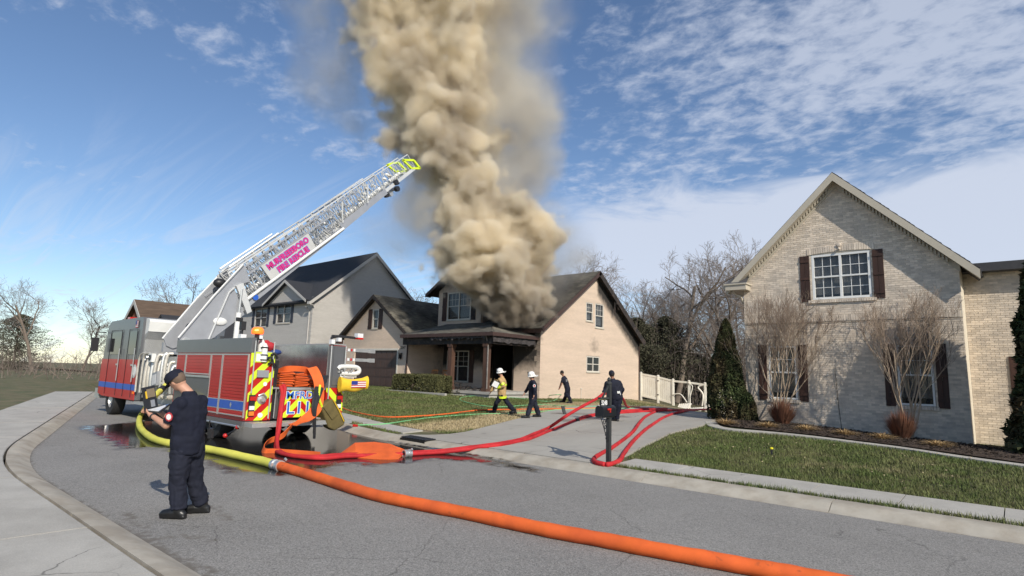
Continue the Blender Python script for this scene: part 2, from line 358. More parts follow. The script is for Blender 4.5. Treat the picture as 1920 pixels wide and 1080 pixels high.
def brick_relief(m, bw=.203, bh=.0677, dist=.006, dark=.10):
    """painted-over brick courses: relief and slightly darker joints on walls facing X or Y"""
    nt, N, L, b = nodes_of(m); t = N.new('ShaderNodeTexCoord'); s = N.new('ShaderNodeSeparateXYZ'); L.new(t.outputs['Object'], s.inputs[0])
    a = N.new('ShaderNodeMath'); a.operation = 'ADD'; L.new(s.outputs[0], a.inputs[0]); L.new(s.outputs[1], a.inputs[1]); c = N.new('ShaderNodeCombineXYZ'); L.new(a.outputs[0], c.inputs[0]); L.new(s.outputs[2], c.inputs[1])
    k = N.new('ShaderNodeTexBrick'); L.new(c.outputs[0], k.inputs['Vector']); k.inputs['Scale'].default_value = 1; k.inputs['Brick Width'].default_value = bw; k.inputs['Row Height'].default_value = bh; k.inputs['Mortar Size'].default_value = .007; k.inputs['Mortar Smooth'].default_value = .4
    k.inputs['Color1'].default_value = (1, 1, 1, 1); k.inputs['Color2'].default_value = (.93, .93, .92, 1); k.inputs['Mortar'].default_value = (1-dark*2.5,)*3+(1,)
    src = b.inputs['Base Color'].links[0].from_socket; q = N.new('ShaderNodeMix'); q.data_type = 'RGBA'; q.blend_type = 'MULTIPLY'; q.inputs[0].default_value = 1; L.new(src, q.inputs[6]); L.new(k.outputs['Color'], q.inputs[7]); L.new(q.outputs[2], b.inputs['Base Color'])
    bn_ = N.new('ShaderNodeBump'); bn_.invert = True; bn_.inputs['Distance'].default_value = dist; L.new(k.outputs['Fac'], bn_.inputs['Height'])
    if b.inputs['Normal'].links: L.new(b.inputs['Normal'].links[0].from_socket, bn_.inputs['Normal'])
    L.new(bn_.outputs[0], b.inputs['Normal'])
cracks(m_asphalt, .55, .006, .5)
m_conc = mat('concrete', (.44, .42, .375), .85, var=.10, vs=1.3, bump=.003, bs=60, c2=(.37, .35, .31), cs=1.6, island=.05)
speckle(m_conc, 140, (.25, .24, .21), (.58, .55, .50), .25)
m_curb = mat('curb concrete', (.42, .385, .32), .85, var=.14, vs=2.5, bump=.003, bs=60, c2=(.34, .30, .24), cs=2.2, island=.05)
attr_mix(m_curb, 'wet', (.05, .045, .04), .44, .56, 6, .4, rough=.1)
m_drive = mat('driveway concrete', (.40, .38, .335), .85, var=.16, vs=.9, bump=.003, bs=60, c2=(.30, .28, .245), cs=.9, island=.03, stretch=(1, .35, 1))
attr_mix(m_drive, 'wet', (.17, .16, .145), .44, .56, 4, .6, rough=.4)
cracks(m_drive, .35, .005, .8, .2); cracks(m_conc, .5, .006, .6, .1)
m_soil = mat('lawn soil', (.095, .10, .042), .95, var=.25, vs=2.0, c2=(.16, .13, .07), cs=.8, bump=.02, bs=30)
attr_mix(m_soil, 'dry', (.25, .20, .115), .4, .6, 3, .5)
m_grass = mat('grass blades', (.100, .130, .040), .8, var=.25, vs=1.2, c2=(.145, .15, .062), cs=.9, island=.4, spec=.2)
attr_mix(m_grass, 'dry', (.40, .325, .19), .3, .7, 2.5, .9)
m_mulch = mat('mulch', (.055, .038, .028), .95, var=.4, vs=30, bump=.03, bs=45, island=.5)
# ------------------------------------------------------------------ ground, road, kerbs
def grid_mesh(name, x, y, z_off, mats, kind='structure', attrs=None, mask=None):
    Xg, Yg = np.meshgrid(x, y, indexing='ij'); Zg = terr(Xg, Yg)+z_off; nx, ny = Xg.shape
    v = np.stack([Xg, Yg, Zg], -1).reshape(-1, 3); i = np.arange(nx*ny).reshape(nx, ny)
    f = np.stack([i[:-1, :-1], i[1:, :-1], i[1:, 1:], i[:-1, 1:]], -1).reshape(-1, 4)
    at = {k: fn(v) for k, fn in (attrs or {}).items()}
    return raw_mesh(name, v, f, mats, attrs=at, smooth=True, kind=kind)
def seg_dist(v, pts):
    p = v[:, :2]; d = np.full(len(p), 1e9)
    for a, b in zip(pts[:-1], pts[1:]):
        a = np.array(a, float); b = np.array(b, float); ab = b-a; t = np.clip(((p-a) @ ab)/(ab @ ab), 0, 1); d = np.minimum(d, np.hypot(*(p-a-t[:, None]*ab).T))
    return d
def inpoly(v, poly):
    x, y = v[:, 0], v[:, 1]; c = np.zeros(len(v), bool); n = len(poly)
    for i in range(n):
        x0, y0 = poly[i][:2]; x1, y1 = poly[(i+1) % n][:2]
        if y0 == y1: continue
        c ^= ((y0 > y) != (y1 > y)) & (x < (x1-x0)*(y-y0)/(y1-y0)+x0)
    return c
def poly_field(v, poly, soft):
    """1 inside, 0 outside, .5 on the outline, sloping over the width soft"""
    d = seg_dist(v, list(poly)+[poly[0]]); s = np.where(inpoly(v, poly), d, -d); return np.clip(.5+s/soft*.5, 0, 1)
# the whole lawn and land as one sheet
def dry_field(v):
    pts = [tuple(gp(x, y))[:2] for x, y in ((835, 800), (960, 783), (1120, 757))]
    a = np.clip(1.15-seg_dist(v, pts)/1.7, 0, 1)*1.1
    far = np.clip((v[:, 1]-23)/6, 0, 1)*.35*(v[:, 0] > -24); edge = np.clip(1-np.abs(v[:, 1]-bend(v[:, 0])-11.3)/.25, 0, 1)*.3
    rl = (.02+.35*np.clip(vnoise_np(np.c_[v[:, :2]*.9, np.zeros(len(v))], 1, 9)-.5, 0, 1))*(v[:, 0] > -9)+.55*np.clip(vnoise_np(np.c_[v[:, :2]*.6, np.zeros(len(v))], 1, 10)-.5, 0, 1)
    return np.clip(np.maximum(np.maximum(a, far), edge)+rl, 0, 1)
xs = np.r_[-420, -260, -160, -110, np.arange(-80, -30, 1.5), np.arange(-30, 6, .3), np.arange(6, 40, 2), 60, 110, 200, 400]
ys = np.r_[-300, -120, -50, -20, -10, np.arange(-6, 10, .5), np.arange(10, 30, .2), np.arange(30, 50, .6), np.arange(50, 100, 5), 130, 200, 320, 600]
def ground_sheet():
    Xg, Sg = np.meshgrid(xs, ys, indexing='ij'); fade = np.clip((25-Sg)/10, 0, 1); Yg = Sg+bend(np.clip(Xg, -60, 400))*fade
    Zg = terr(Xg, Yg)-.03; s = Yg-bend(Xg); Zg = np.where((s > 1.2) & (s < 10.15), -.12, Zg)
    v = np.stack([Xg, Yg, Zg], -1).reshape(-1, 3); i = np.arange(Xg.size).reshape(Xg.shape)
    f = np.stack([i[:-1, :-1], i[1:, :-1], i[1:, 1:], i[:-1, 1:]], -1).reshape(-1, 4)
    raw_mesh('ground', v, f, m_soil, attrs={'dry': dry_field(v)}, smooth=True, kind='structure')
ground_sheet()
# road surface
WETP = [tuple(onz(x, y, 0))[:2] for x, y in ((150, 800), (236, 842), (300, 838), (330, 850), (385, 862), (420, 884), (520, 890), (600, 884), (640, 866), (700, 872), (760, 868), (810, 860), (900, 866), (1000, 884), (1000, 878), (880, 852), (800, 834), (745, 826), (690, 812), (650, 800), (560, 800), (400, 780))]
def road():
    x = np.r_[-150, -100, -70, -50, -40, np.arange(-34, -2, .11), np.arange(-2, 4, .5), np.arange(4, 60, 4)]; s = np.linspace(2.36, 9.7, 92)
    Xg, Sg = np.meshgrid(x, s, indexing='ij'); Yg = Sg+bend(Xg); crown = .03*(1-((Sg-6)/3.7)**2)*0
    v = np.stack([Xg, Yg, crown+0*Xg], -1).reshape(-1, 3); i = np.arange(Xg.size).reshape(Xg.shape)
    f = np.stack([i[:-1, :-1], i[1:, :-1], i[1:, 1:], i[:-1, 1:]], -1).reshape(-1, 4)
    wet = poly_field(v, WETP, .8)
    seam = np.clip(1-seg_dist(v, [tuple(onz(a, b, 0))[:2] for a, b in ((100, 905), (236, 884), (330, 873), (420, 880))])/.07, 0, 1)*.62
    wet = np.maximum(wet, seam*.75)
    wp = [[(300, 1010), (350, 1004), (400, 1012)], [(290, 1035), (340, 1050), (420, 1078)], [(400, 950), (430, 975)], [(236, 960), (280, 1010), (370, 1075)]]
    worn = np.zeros(len(v))
    for w_ in wp: worn = np.maximum(worn, np.clip(.56-seg_dist(v, [tuple(onz(a, b, 0))[:2] for a, b in w_])/.7, 0, 1))
    worn = np.maximum(worn, np.clip(1-(s_of(v)-2.36)/.25, 0, 1)*.6)
    raw_mesh('road', v, f, m_asphalt, attrs={'wet': wet, 'worn': worn}, smooth=True, kind='structure')
def s_of(v): return v[:, 1]-bend(v[:, 0])
road()
# ribbons that follow the street, cut into slabs
def ribbon_piece(mb, x0, x1, prof, step=.6, wetp=None):
    n = max(2, int((x1-x0)/step)+1); xs_ = np.linspace(x0, x1, n); k = len(prof); vs = []
    for x in xs_:
        b = float(bend(x))
        for (s, z) in prof: vs.append((x, s+b, z))
    fs = [(i*k+j, (i+1)*k+j, (i+1)*k+j+1, i*k+j+1) for i in range(n-1) for j in range(k-1)]
    fs += [tuple(range(k)), tuple((n-1)*k+j for j in range(k-1, -1, -1))]
    mb.add(vs, fs)
PF = [(9.69, -.1), (9.69, .004), (9.78, .012), (9.9, .075), (9.97, .105), (10.05, .115), (10.24, .117), (10.24, -.1)]
PN = [(2.37, -.1), (2.37, .004), (2.30, .035), (2.20, .085), (2.1, .105), (2.02, .11), (2.02, -.1)][::-1]
DX0, DX1 = -13.4, -6.9     # driveway mouth along the kerb
def kerb(name, prof, x0, x1, L, label):
    root = None; x = x0; i = 0
    base = MB(); ribbon_piece(base, x0, x1, [(prof[0][0]+.01, -.14), (prof[0][0]+.01, -.08), (prof[-1][0]-.01, -.08), (prof[-1][0]-.01, -.14)], 2)
    root = base.build(name, m_curb); tag(root, kind='structure')
    while x < x1:
        mb = MB(); xe = min(x+L, x1); ribbon_piece(mb, x+.006, xe-.006, prof, .3)
        o = mb.build('kerb_stone', m_curb, root, smooth=True); x = xe
        w_ = np.array([v.co[:] for v in o.data.vertices]); at = o.data.attributes.new('wet', 'FLOAT', 'POINT')
        at.data.foreach_set('value', np.clip(.62-np.abs(w_[:, 0]+10.5)/14, 0, 1)*(w_[:, 2] < .06)*(w_[:, 0] < -8.0) if prof is PF else np.zeros(len(w_)))
    return root
kerb('kerb', PF, -48, 14, 3.05, '')
kerb('kerb', PN, -48, 2, 3.05, '')
def sidewalk(name, s0, s1, spans, z0, z1, L=1.22):
    base = MB(); ribbon_piece(base, spans[0][0], spans[-1][1], [(s0+.01, -.12), (s0+.01, -.02), (s1-.01, -.02), (s1-.01, -.12)], 2)
    root = base.build(name, m_conc); tag(root, kind='structure')
    for a, b in spans:
        n = max(1, round((b-a)/L)); w_ = (b-a)/n
        for i in range(n):
            mb = MB(); dzr = random.uniform(-.003, .003); x = a+i*w_
            ribbon_piece(mb, x+.007, x+w_-.007, [(s0, -.05), (s0, z0-.008+dzr), (s0+.015, z0+dzr), (s1-.015, z1+dzr), (s1, z1-.008+dzr), (s1, -.05)], .6); mb.build('slab', m_conc, root)
sidewalk('sidewalk', 10.55, 11.28, [(-46, -13.2)], .135, .16)
sidewalk('sidewalk', 10.42, 11.3, [(-6.25, 14)], .135, .165)
sidewalk('sidewalk', .2, 1.98, [(-40, 2)], .125, .115, 1.9)
# driveway: slabs between two edges, draped on the ground
DR = [(9.7, -13.9, -5.9), (10.3, -12.9, -6.3), (11.0, -11.9, -6.55), (12.0, -12.1, -6.75), (13.0, -12.4, -7.0), (15.4, -13.2, -7.45), (17.5, -13.9, -7.4), (19.4, -14.6, -7.8), (21.3, -15.3, -8.0), (24, -15.6, -7.2), (26.5, -15.8, -6.5), (31, -16, -6.5)]
def dedge(y, k): return float(np.interp(y, [d[0] for d in DR], [d[k] for d in DR]))
def driveway():
    base = MB(); pts = [(dedge(y, 1)+.02, y) for y in np.linspace(10.3, 31, 24)]; root = None
    yb = [10.26, 11.3, 14.2, 17.2, 20.2, 23.2, 26.2, 31]; fr = [0, .5, 1]
    # thin bed below the slabs
    n = 24; v = []; f = []
    for i in range(n):
        y = 10.27+i*(30.9-10.27)/(n-1)
        for t in (0.01, .33, .66, .99): x = dedge(y, 1)*(1-t)+dedge(y, 2)*t; v.append((x, y, T(x, y)-.012))
    f = [(i*4+j, i*4+j+1, (i+1)*4+j+1, (i+1)*4+j) for i in range(n-1) for j in range(3)]
    root = base.add(v, f).build('driveway', m_drive); tag(root, kind='structure')
    for a, b in zip(yb[:-1], yb[1:]):
        for t0, t1 in zip(fr[:-1], fr[1:]):
            ny = max(3, int((b-a)/.5)); nx = 9; g = .013
            ys_ = np.linspace(a+g, b-g, ny); P = []
            for y in ys_:
                xa, xb = dedge(y, 1), dedge(y, 2); c0 = xa+(xb-xa)*t0+g; c1 = xa+(xb-xa)*t1-g
                P.append([(x, y) for x in np.linspace(c0, c1, nx)])
            P = np.array(P); Z = terr(P[..., 0], P[..., 1])+.022; v = [(P[i, j, 0], P[i, j, 1], Z[i, j]) for i in range(ny) for j in range(nx)]
            f = [(i*nx+j, i*nx+j+1, (i+1)*nx+j+1, (i+1)*nx+j) for i in range(ny-1) for j in range(nx-1)]
            rim = [j for j in range(nx)]+[i*nx+nx-1 for i in range(1, ny)]+[(ny-1)*nx+j for j in range(nx-2, -1, -1)]+[i*nx for i in range(ny-2, 0, -1)]
            o_ = len(v); v += [(v[k][0], v[k][1], v[k][2]-.06) for k in rim]; m_ = len(rim)
            f += [(rim[k], o_+k, o_+(k+1) % m_, rim[(k+1) % m_]) for k in range(m_)]
            mb = MB(); mb.add(v, f); o = mb.build('slab', m_drive, root)
            w_ = np.array(v); stain = [[(1045, 776), (1120, 778), (1165, 783)], [(1060, 790), (1110, 786)], [(1290-80, 800), (1100, 815)], [(1000, 800), (900, 815)]]
            d = np.zeros(len(w_))
            for k, s_ in enumerate(stain): d = np.maximum(d, np.clip((.9 if k < 2 else .5)-seg_dist(w_, [tuple(gp(*q))[:2] for q in s_])/.45*.5, 0, 1))
            at = o.data.attributes.new('wet', 'FLOAT', 'POINT'); at.data.foreach_set('value', d)
driveway()
# front walk on the right, curved round the planting bed
WALKP = [gp(x, y) for x, y in ((1332, 792), (1340, 800), (1368, 806), (1440, 812), (1520, 820), (1600, 830), (1687, 841), (1800, 858), (1960, 880))]
def walk():
    C_ = spline([V((p.x, p.y, 0)) for p in WALKP], 6); n = len(C_); v = []; f = []
    root = MB()
    for i, p in enumerate(C_):
        t = (C_[min(i+1, n-1)]-C_[max(i-1, 0)]).normalized(); s_ = V((-t.y, t.x, 0))*.17
        for q in (p-s_, p+s_): z = T(q.x, q.y); v += [(q.x, q.y, z-.1), (q.x, q.y, z+.03)]
    for i in range(n-1):
        a, b = i*4, (i+1)*4; f += [(a+1, b+1, b+3, a+3), (a, b, b+1, a+1), (a+2, a+3, b+3, b+2)]
    tag(root.add(v, f).build('path', m_conc), kind='structure')
walk()
BEDP = [gp(x, y) for x, y in ((1345, 786), (1352, 797), (1440, 807), (1520, 815), (1600, 825), (1687, 836), (1800, 852), (1960, 874))]
def bed():
    outer = spline([V((p.x, p.y, 0)) for p in BEDP], 6); v = []; f = []; n = len(outer); m = 7
    for p in outer:
        for j in range(m):
            y = p.y+(21.2-p.y)*j/(m-1); x = p.x; v.append((x, y, T(x, y)+.015+.05*sin(pi*min(1, j/(m-1)*1.5))))
    f = [(i*m+j, (i+1)*m+j, (i+1)*m+j+1, i*m+j+1) for i in range(n-1) for j in range(m-1)]
    tag(MB().add(v, f).build('mulch_bed', m_mulch), kind='structure')
    # loose chips
    k = 7000; r = RNG; ip = r.integers(0, n-1, k); t = r.random(k); jt = r.random(k)*.98
    ox = np.array([p.x for p in outer]); oy = np.array([p.y for p in outer]); x = ox[ip]*(1-t)+ox[ip+1]*t; y0 = oy[ip]*(1-t)+oy[ip+1]*t; y = y0+(21.1-y0)*jt
    z = terr(x, y)+.03+.05*np.sin(pi*np.minimum(1, jt*1.5)); a = r.random(k)*6.28; L_ = r.uniform(.02, .05, k); tl = r.uniform(-.4, .9, k)
    dx, dy = np.cos(a)*L_, np.sin(a)*L_; wx, wy = -np.sin(a)*.012, np.cos(a)*.012
    P = np.stack([np.stack([x-dx-wx, y-dy-wy, z], -1), np.stack([x+dx-wx, y+dy-wy, z+tl*L_], -1), np.stack([x+dx+wx, y+dy+wy, z+tl*L_+.008], -1), np.stack([x-dx+wx, y-dy+wy, z+.008], -1)], 1)
    raw_mesh('mulch_chips', P.reshape(-1, 3), np.arange(k*4).reshape(-1, 4), m_mulch, kind='stuff')
bed()
# ------------------------------------------------------------------ grass blades
def grass(name, poly, density, hmin, hmax, w, label, near=None):
    P = np.array([(p[0], p[1]) for p in poly]); lo, hi = P.min(0), P.max(0); n = int((hi-lo).prod()*density)
    q = RNG.random((n, 2))*(hi-lo)+lo; q = q[inpoly(q, [tuple(p) for p in P])]
    d = np.hypot(q[:, 0], q[:, 1]); keep = RNG.random(len(q)) < np.clip((12/d)**1.6, .1, 1); q = q[keep]; d = d[keep]
    n = len(q); z = terr(q[:, 0], q[:, 1])-.012; a = RNG.random(n)*6.28
    clump = .5*vnoise_np(np.c_[q*1.6, np.zeros(n)], 1, 3)+.5*vnoise_np(np.c_[q*5, np.zeros(n)], 1, 4)
    h = RNG.uniform(hmin, hmax, n)*(.55+.9*clump); ww = w*np.clip(d/11, 1, 3); lean = RNG.uniform(.2, 1.0, n)*h
    dx, dy = np.cos(a), np.sin(a); lx, ly = -dy*lean, dx*lean
    A = np.stack([q[:, 0]-dx*ww, q[:, 1]-dy*ww, z], -1); B = np.stack([q[:, 0]+dx*ww, q[:, 1]+dy*ww, z], -1); C_ = np.stack([q[:, 0]+lx, q[:, 1]+ly, z+.012+h], -1)
    v = np.stack([A, B, C_], 1).reshape(-1, 3); f = np.arange(n*3).reshape(-1, 3)
    o = raw_mesh(name, v, f, m_grass, attrs={'dry': np.repeat(dry_field(np.stack([q[:, 0], q[:, 1], z], -1)), 3)}, kind='stuff'); return tag(o, label)
wk = [(p.x-.02, p.y-.2) for p in WALKP]
grass('lawn_grass', [(-6.5, 11.33)]+[(dedge(y, 2)+.04, y) for y in np.linspace(12, 17.6, 8)]+wk+[(1.6, 15), (1.6, 11.33)], 1500, .025, .06, .006, 'short green lawn between the concrete driveway and the front walk')
grass('verge_grass', [(-6.45, 10.26), (-6.1, 10.44), (-5.6, 10.4), (2, 10.4), (2, 10.26)], 2600, .03, .085, .006, 'strip of grass between the kerb and the sidewalk by the mailbox')
def LB(x, s): return (x, s+float(bend(x)))
grass('lawn_grass', [LB(-12.1, 11.33), LB(-16, 11.3), LB(-20, 11.3), LB(-30, 11.3), (-36, 24), (-29.6, 24), (-21.5, 24.2), (-21.5, 38), (-18, 36.6), (-15.7, 29), (-15.6, 24), (-14.6, 19.4), (-13.2, 15.4), (-12.3, 12.6)], 1100, .03, .06, .008, 'green lawn with a dried patch in front of the burning house')
grass('verge_grass', [LB(-13.3, 10.25), LB(-18, 10.25), LB(-24, 10.25), LB(-24, 10.54), LB(-18, 10.54), LB(-13.3, 10.54)], 1200, .02, .05, .008, 'thin worn strip of grass between kerb and sidewalk behind the fire truck')
# ------------------------------------------------------------------ building helpers
m_brick = mat('cream brick', (.71, .605, .485), .9, var=.10, vs=9, bump=.004, bs=45, c2=(.60, .52, .43), cs=2.2, island=.17)
m_mortar = mat('mortar', (.64, .575, .46), .95, var=.08, vs=5)
m_trim = mat('beige trim paint', (.50, .45, .36), .6, var=.06)
m_white = mat('white vinyl', (.78, .78, .75), .45, var=.04)
m_shut = mat('dark brown shutter wood', (.050, .022, .014), .65, var=.35, vs=6, stretch=(1, 1, .2), bump=.002, bs=30, island=.2)
m_pane = mat('window glass', (.03, .035, .04), .04, var=0, spec=.9); nodes_of(m_pane)[3].inputs['Alpha'].default_value = .45
m_curt = mat('curtain', (.72, .72, .69), .9, var=.25, vs=2, stretch=(12, 12, .3))
m_dark = mat('dark interior', (.012, .011, .01), .95, var=0)
m_shing = mat('dark roof shingle', (.052, .052, .056), .92, var=.18, vs=5, island=.28, bump=.003, bs=90)
m_metal = mat('grey metal', (.30, .30, .30), .4, .7, var=.05)
def wall(mb, O, U, N, u0, u1, z0, top, holes=(), th=.22, cell=None, mi=0, flat=False):
    """wall in the plane through O spanned by U and up; top = list of (u, z) outline; holes = (u0,u1,z0,z1)"""
    O, U, N = V(O), V(U), V(N); Z = V((0, 0, 1))
    def tz(u):
        for (a, za), (b, zb) in zip(top[:-1], top[1:]):
            if a-1e-6 <= u <= b+1e-6: return za+(zb-za)*(u-a)/(b-a) if b > a else za
        return top[-1][1]
    br = {u0, u1} | {h[0] for h in holes} | {h[1] for h in holes} | {t[0] for t in top if u0 < t[0] < u1}
    if cell: br |= set(np.arange(u0, u1, cell).tolist())
    br = sorted(b for b in br if u0-1e-6 <= b <= u1+1e-6)
    for a, b in zip(br[:-1], br[1:]):
        if b-a < 1e-4: continue
        m_ = (a+b)/2; hs = sorted([(h[2], h[3]) for h in holes if h[0] < m_ < h[1]]); z = z0
        seg = []
        for h0, h1 in hs: seg.append((z, h0)); z = h1
        seg.append((z, None))
        for s0, s1 in seg:
            ta, tb = (tz(a), tz(b)) if s1 is None else (s1, s1)
            if max(ta, tb)-s0 < 1e-4: continue
            n = max(1, int((max(ta, tb)-s0)/cell)) if cell else 1
            for k in range(n):
                p = [O+U*a+Z*(s0+(ta-s0)*k/n), O+U*b+Z*(s0+(tb-s0)*k/n), O+U*b+Z*(s0+(tb-s0)*(k+1)/n), O+U*a+Z*(s0+(ta-s0)*(k+1)/n)]
                if flat: mb.add(p, [(0, 1, 2, 3)], mi)
                else: mb.prism(p, -N*th, mi)
        if not flat or True:
            pass
def brick_field(inside, u0, u1, z0, z1, holes, bw=.203, bh=.0677, gap=.009, seed=1):
    r = random.Random(seed); out = []; row = 0; z = z0
    while z < z1-1e-6:
        off = (row % 2)*bw/2; u = u0-off
        while u < u1:
            a, b = max(u, u0)+gap/2, min(u+bw, u1)-gap/2; pieces = [(a, b)]
            for h in holes:
                if z+bh > h[2]+.01 and z < h[3]-.01:
                    q = []
                    for (c, d) in pieces:
                        if d <= h[0] or c >= h[1]: q.append((c, d)); continue
                        if c < h[0]: q.append((c, h[0]-gap/2))
                        if d > h[1]: q.append((h[1]+gap/2, d))
                    pieces = q
            for (c, d) in pieces:
                if d-c > .03 and inside((c+d)/2, z+bh): out.append((c, d, z+gap/2, z+bh-gap/2))
            u += bw
        z += bh; row += 1
    return out
def lay_bricks(parent, O, U, N, cells, mats, proud=.010, single=0, jit=.003, seed=2, key=None):
    O, U, N = V(O), V(U), V(N); r = random.Random(seed); Z = V((0, 0, 1)); full = [c for c in cells if abs((c[1]-c[0])-.194) < .004 and abs((c[3]-c[2])-.0587) < .003]
    full.sort(key=key or (lambda c: -(c[0]))); chosen = set(full[:single]); mb = MB(); me = None
    for c in cells:
        p = proud+r.uniform(-jit, jit)
        if c in chosen:
            o_ = O+U*c[0]+Z*c[2]+N*(p-proud)
            if me is None:
                q = MB(); q.obox((0, 0, 0), U*(c[1]-c[0]), N*proud, Z*(c[3]-c[2])); ob = q.build('brick', mats, parent); me = ob.data; ob.location = o_-parent_origin(parent)
            else:
                ob = bpy.data.objects.new('brick', me); col.objects.link(ob); ob.parent = parent; ob.location = o_-parent_origin(parent)
        else: mb.obox(O+U*c[0]+Z*c[2]-N*.004, U*(c[1]-c[0]), N*(p+.004), Z*(c[3]-c[2]))
    if mb.v: o = mb.build('bricks', mats, parent); o['kind'] = 'stuff'
def window(parent, O, U, N, u, z, w, h, units=1, grid=(2, 2), fr=.06, depth=.08, sill=.05, m_f=None, m_p=None, curtain=True, lower_grid=False, name='window'):
    """frame mesh > panes, muntins, sill, curtain; u,z = lower left corner of the opening"""
    O, U, N = V(O), V(U), V(N); Z = V((0, 0, 1)); m_f = m_f or m_white; m_p = m_p or m_pane
    def B(mb, a, b, c, d, n0, n1): mb.obox(O+U*a+Z*c+N*n0, U*(b-a), Z*(d-c), N*(n1-n0))
    f = MB(); B(f, u, u+fr, z, z+h, -depth, .0); B(f, u+w-fr, u+w, z, z+h, -depth, .0); B(f, u+fr, u+w-fr, z+h-fr, z+h, -depth, .0); B(f, u+fr, u+w-fr, z, z+fr, -depth, .0)
    uw = (w-fr*(units+1))/units
    for i in range(1, units): B(f, u+i*(uw+fr), u+i*(uw+fr)+fr, z+fr, z+h-fr, -depth, -.002)
    zm = z+h/2
    for i in range(units): a = u+fr+i*(uw+fr); B(f, a, a+uw, zm-.025, zm+.025, -depth+.01, -.012)
    W_ = f.build(name, m_f, parent); mun = MB()
    for i in range(units):
        a = u+fr+i*(uw+fr)
        for k, (c, d) in enumerate(((z+fr, zm-.025), (zm+.025, z+h-fr))):
            p = MB(); B(p, a, a+uw, c, d, -depth+.02-(.02 if k == 0 else 0), -depth+.028-(.02 if k == 0 else 0)); p.build('pane', m_p, W_)
            if k == 1 or lower_grid:
                gx, gz = grid; q0 = -depth+.028-(.02 if k == 0 else 0)
                for j in range(1, gx): B(mun, a+uw*j/gx-.009, a+uw*j/gx+.009, c, d, q0, q0+.010)
                for j in range(1, gz): B(mun, a, a+uw, c+(d-c)*j/gz-.009, c+(d-c)*j/gz+.009, q0, q0+.013)
    if mun.v: mun.build('muntins', m_f, W_)
    if sill: s = MB(); B(s, u-.05, u+w+.05, z-.07, z, -.02, sill); s.build('sill', m_trim, W_)
    b = MB(); B(b, u-.02, u+w+.02, z-.02, z+h+.02, -.62, -.6); b.build('dark_room', m_dark, W_)
    if curtain: c = MB(); B(c, u+.05, u+w-.05, z+h*.12, z+h-.02, -depth-.14, -depth-.12); c.build('curtain', m_curt, W_)
    return W_
def shutter(parent, O, U, N, u, z, w, h, boards=2, m_=None):
    O, U, N = V(O), V(U), V(N); Z = V((0, 0, 1)); m_ = m_ or m_shut; s = MB(); s.obox(O+U*(u+.01)+Z*(z+.01), U*(w-.02), Z*(h-.02), N*.012)
    s_ = s.build('shutter', m_, parent)
    for k in (.12, .5, .88): s = MB(); s.obox(O+U*u+Z*(z+h*k-.04)+N*.036, U*w, Z*.08, N*.018); s.build('batten', m_, s_); bw = w/boards
    for i in range(boards): b = MB(); b.obox(O+U*(u+i*bw+.004)+Z*z+N*.005, U*(bw-.008), Z*h, N*.03); b.build('board', m_, s_)
def slope(mb, a, b, c, d, th=.12, mi=0):
    """roof slope slab: a,b eave ends, c,d ridge ends (top surface), thickness downward"""
    n = (V(b)-V(a)).cross(V(d)-V(a)).normalized(); n = n if n.z > 0 else -n
    mb.prism([a, b, c, d], -n*th, mi); return n
def shingle_poly(parent, O, U, S, N, poly, mats, tab=.31, exp=.145, seed=3, skip=None, name='shingles'):
    """overlapping tabs over a roof slope; poly in (u, s)"""
    O, U, S, N = V(O), V(U), V(S), V(N); r = np.random.default_rng(seed); P = np.array(poly); u0, s0 = P.min(0); u1, s1 = P.max(0)
    vs = []; rows = int((s1-s0)/exp)
    us, ss = [], []
    for k in range(rows):
        u = np.arange(u0-(k % 2)*tab/2-.02*(k % 3), u1, tab); us.append(u); ss.append(np.full(len(u), s0+k*exp))
    us = np.concatenate(us); ss = np.concatenate(ss); c = np.stack([us+tab/2, ss+exp*.6], -1); ok = inpoly(c, [tuple(p) for p in P])
    if skip is not None: ok &= ~skip(c)
    us, ss = us[ok], ss[ok]; n = len(us)
    if n == 0: return None
    g = .004; a = np.clip(us+g, u0, u1); b = np.clip(us+tab-g, u0, u1); dz0 = .013+r.uniform(-.003, .004, n); e1 = np.minimum(ss+exp*1.25, s1)
    def pt(u, s, h): return np.array(O)[None]+np.outer(u, U)+np.outer(s, S)+np.outer(h, N)
    q = np.stack([pt(a, ss, dz0), pt(b, ss, dz0), pt(b, e1, .002+0*dz0), pt(a, e1, .002+0*dz0), pt(a, ss, 0*dz0), pt(b, ss, 0*dz0)], 1).reshape(-1, 3)
    i = np.arange(n)[:, None]*6; f = np.concatenate([i+np.array([[0, 1, 2, 3]]), i+np.array([[4, 5, 1, 0]])])
    so = np.clip(1.35-np.linalg.norm((q-np.array([-24.9, 29.6, 6.4]))/np.array([1, 1, .8]), axis=1)/4.6, 0, 1)
    return raw_mesh(name, q, f, mats, parent, kind='stuff', attrs={'soot': so})
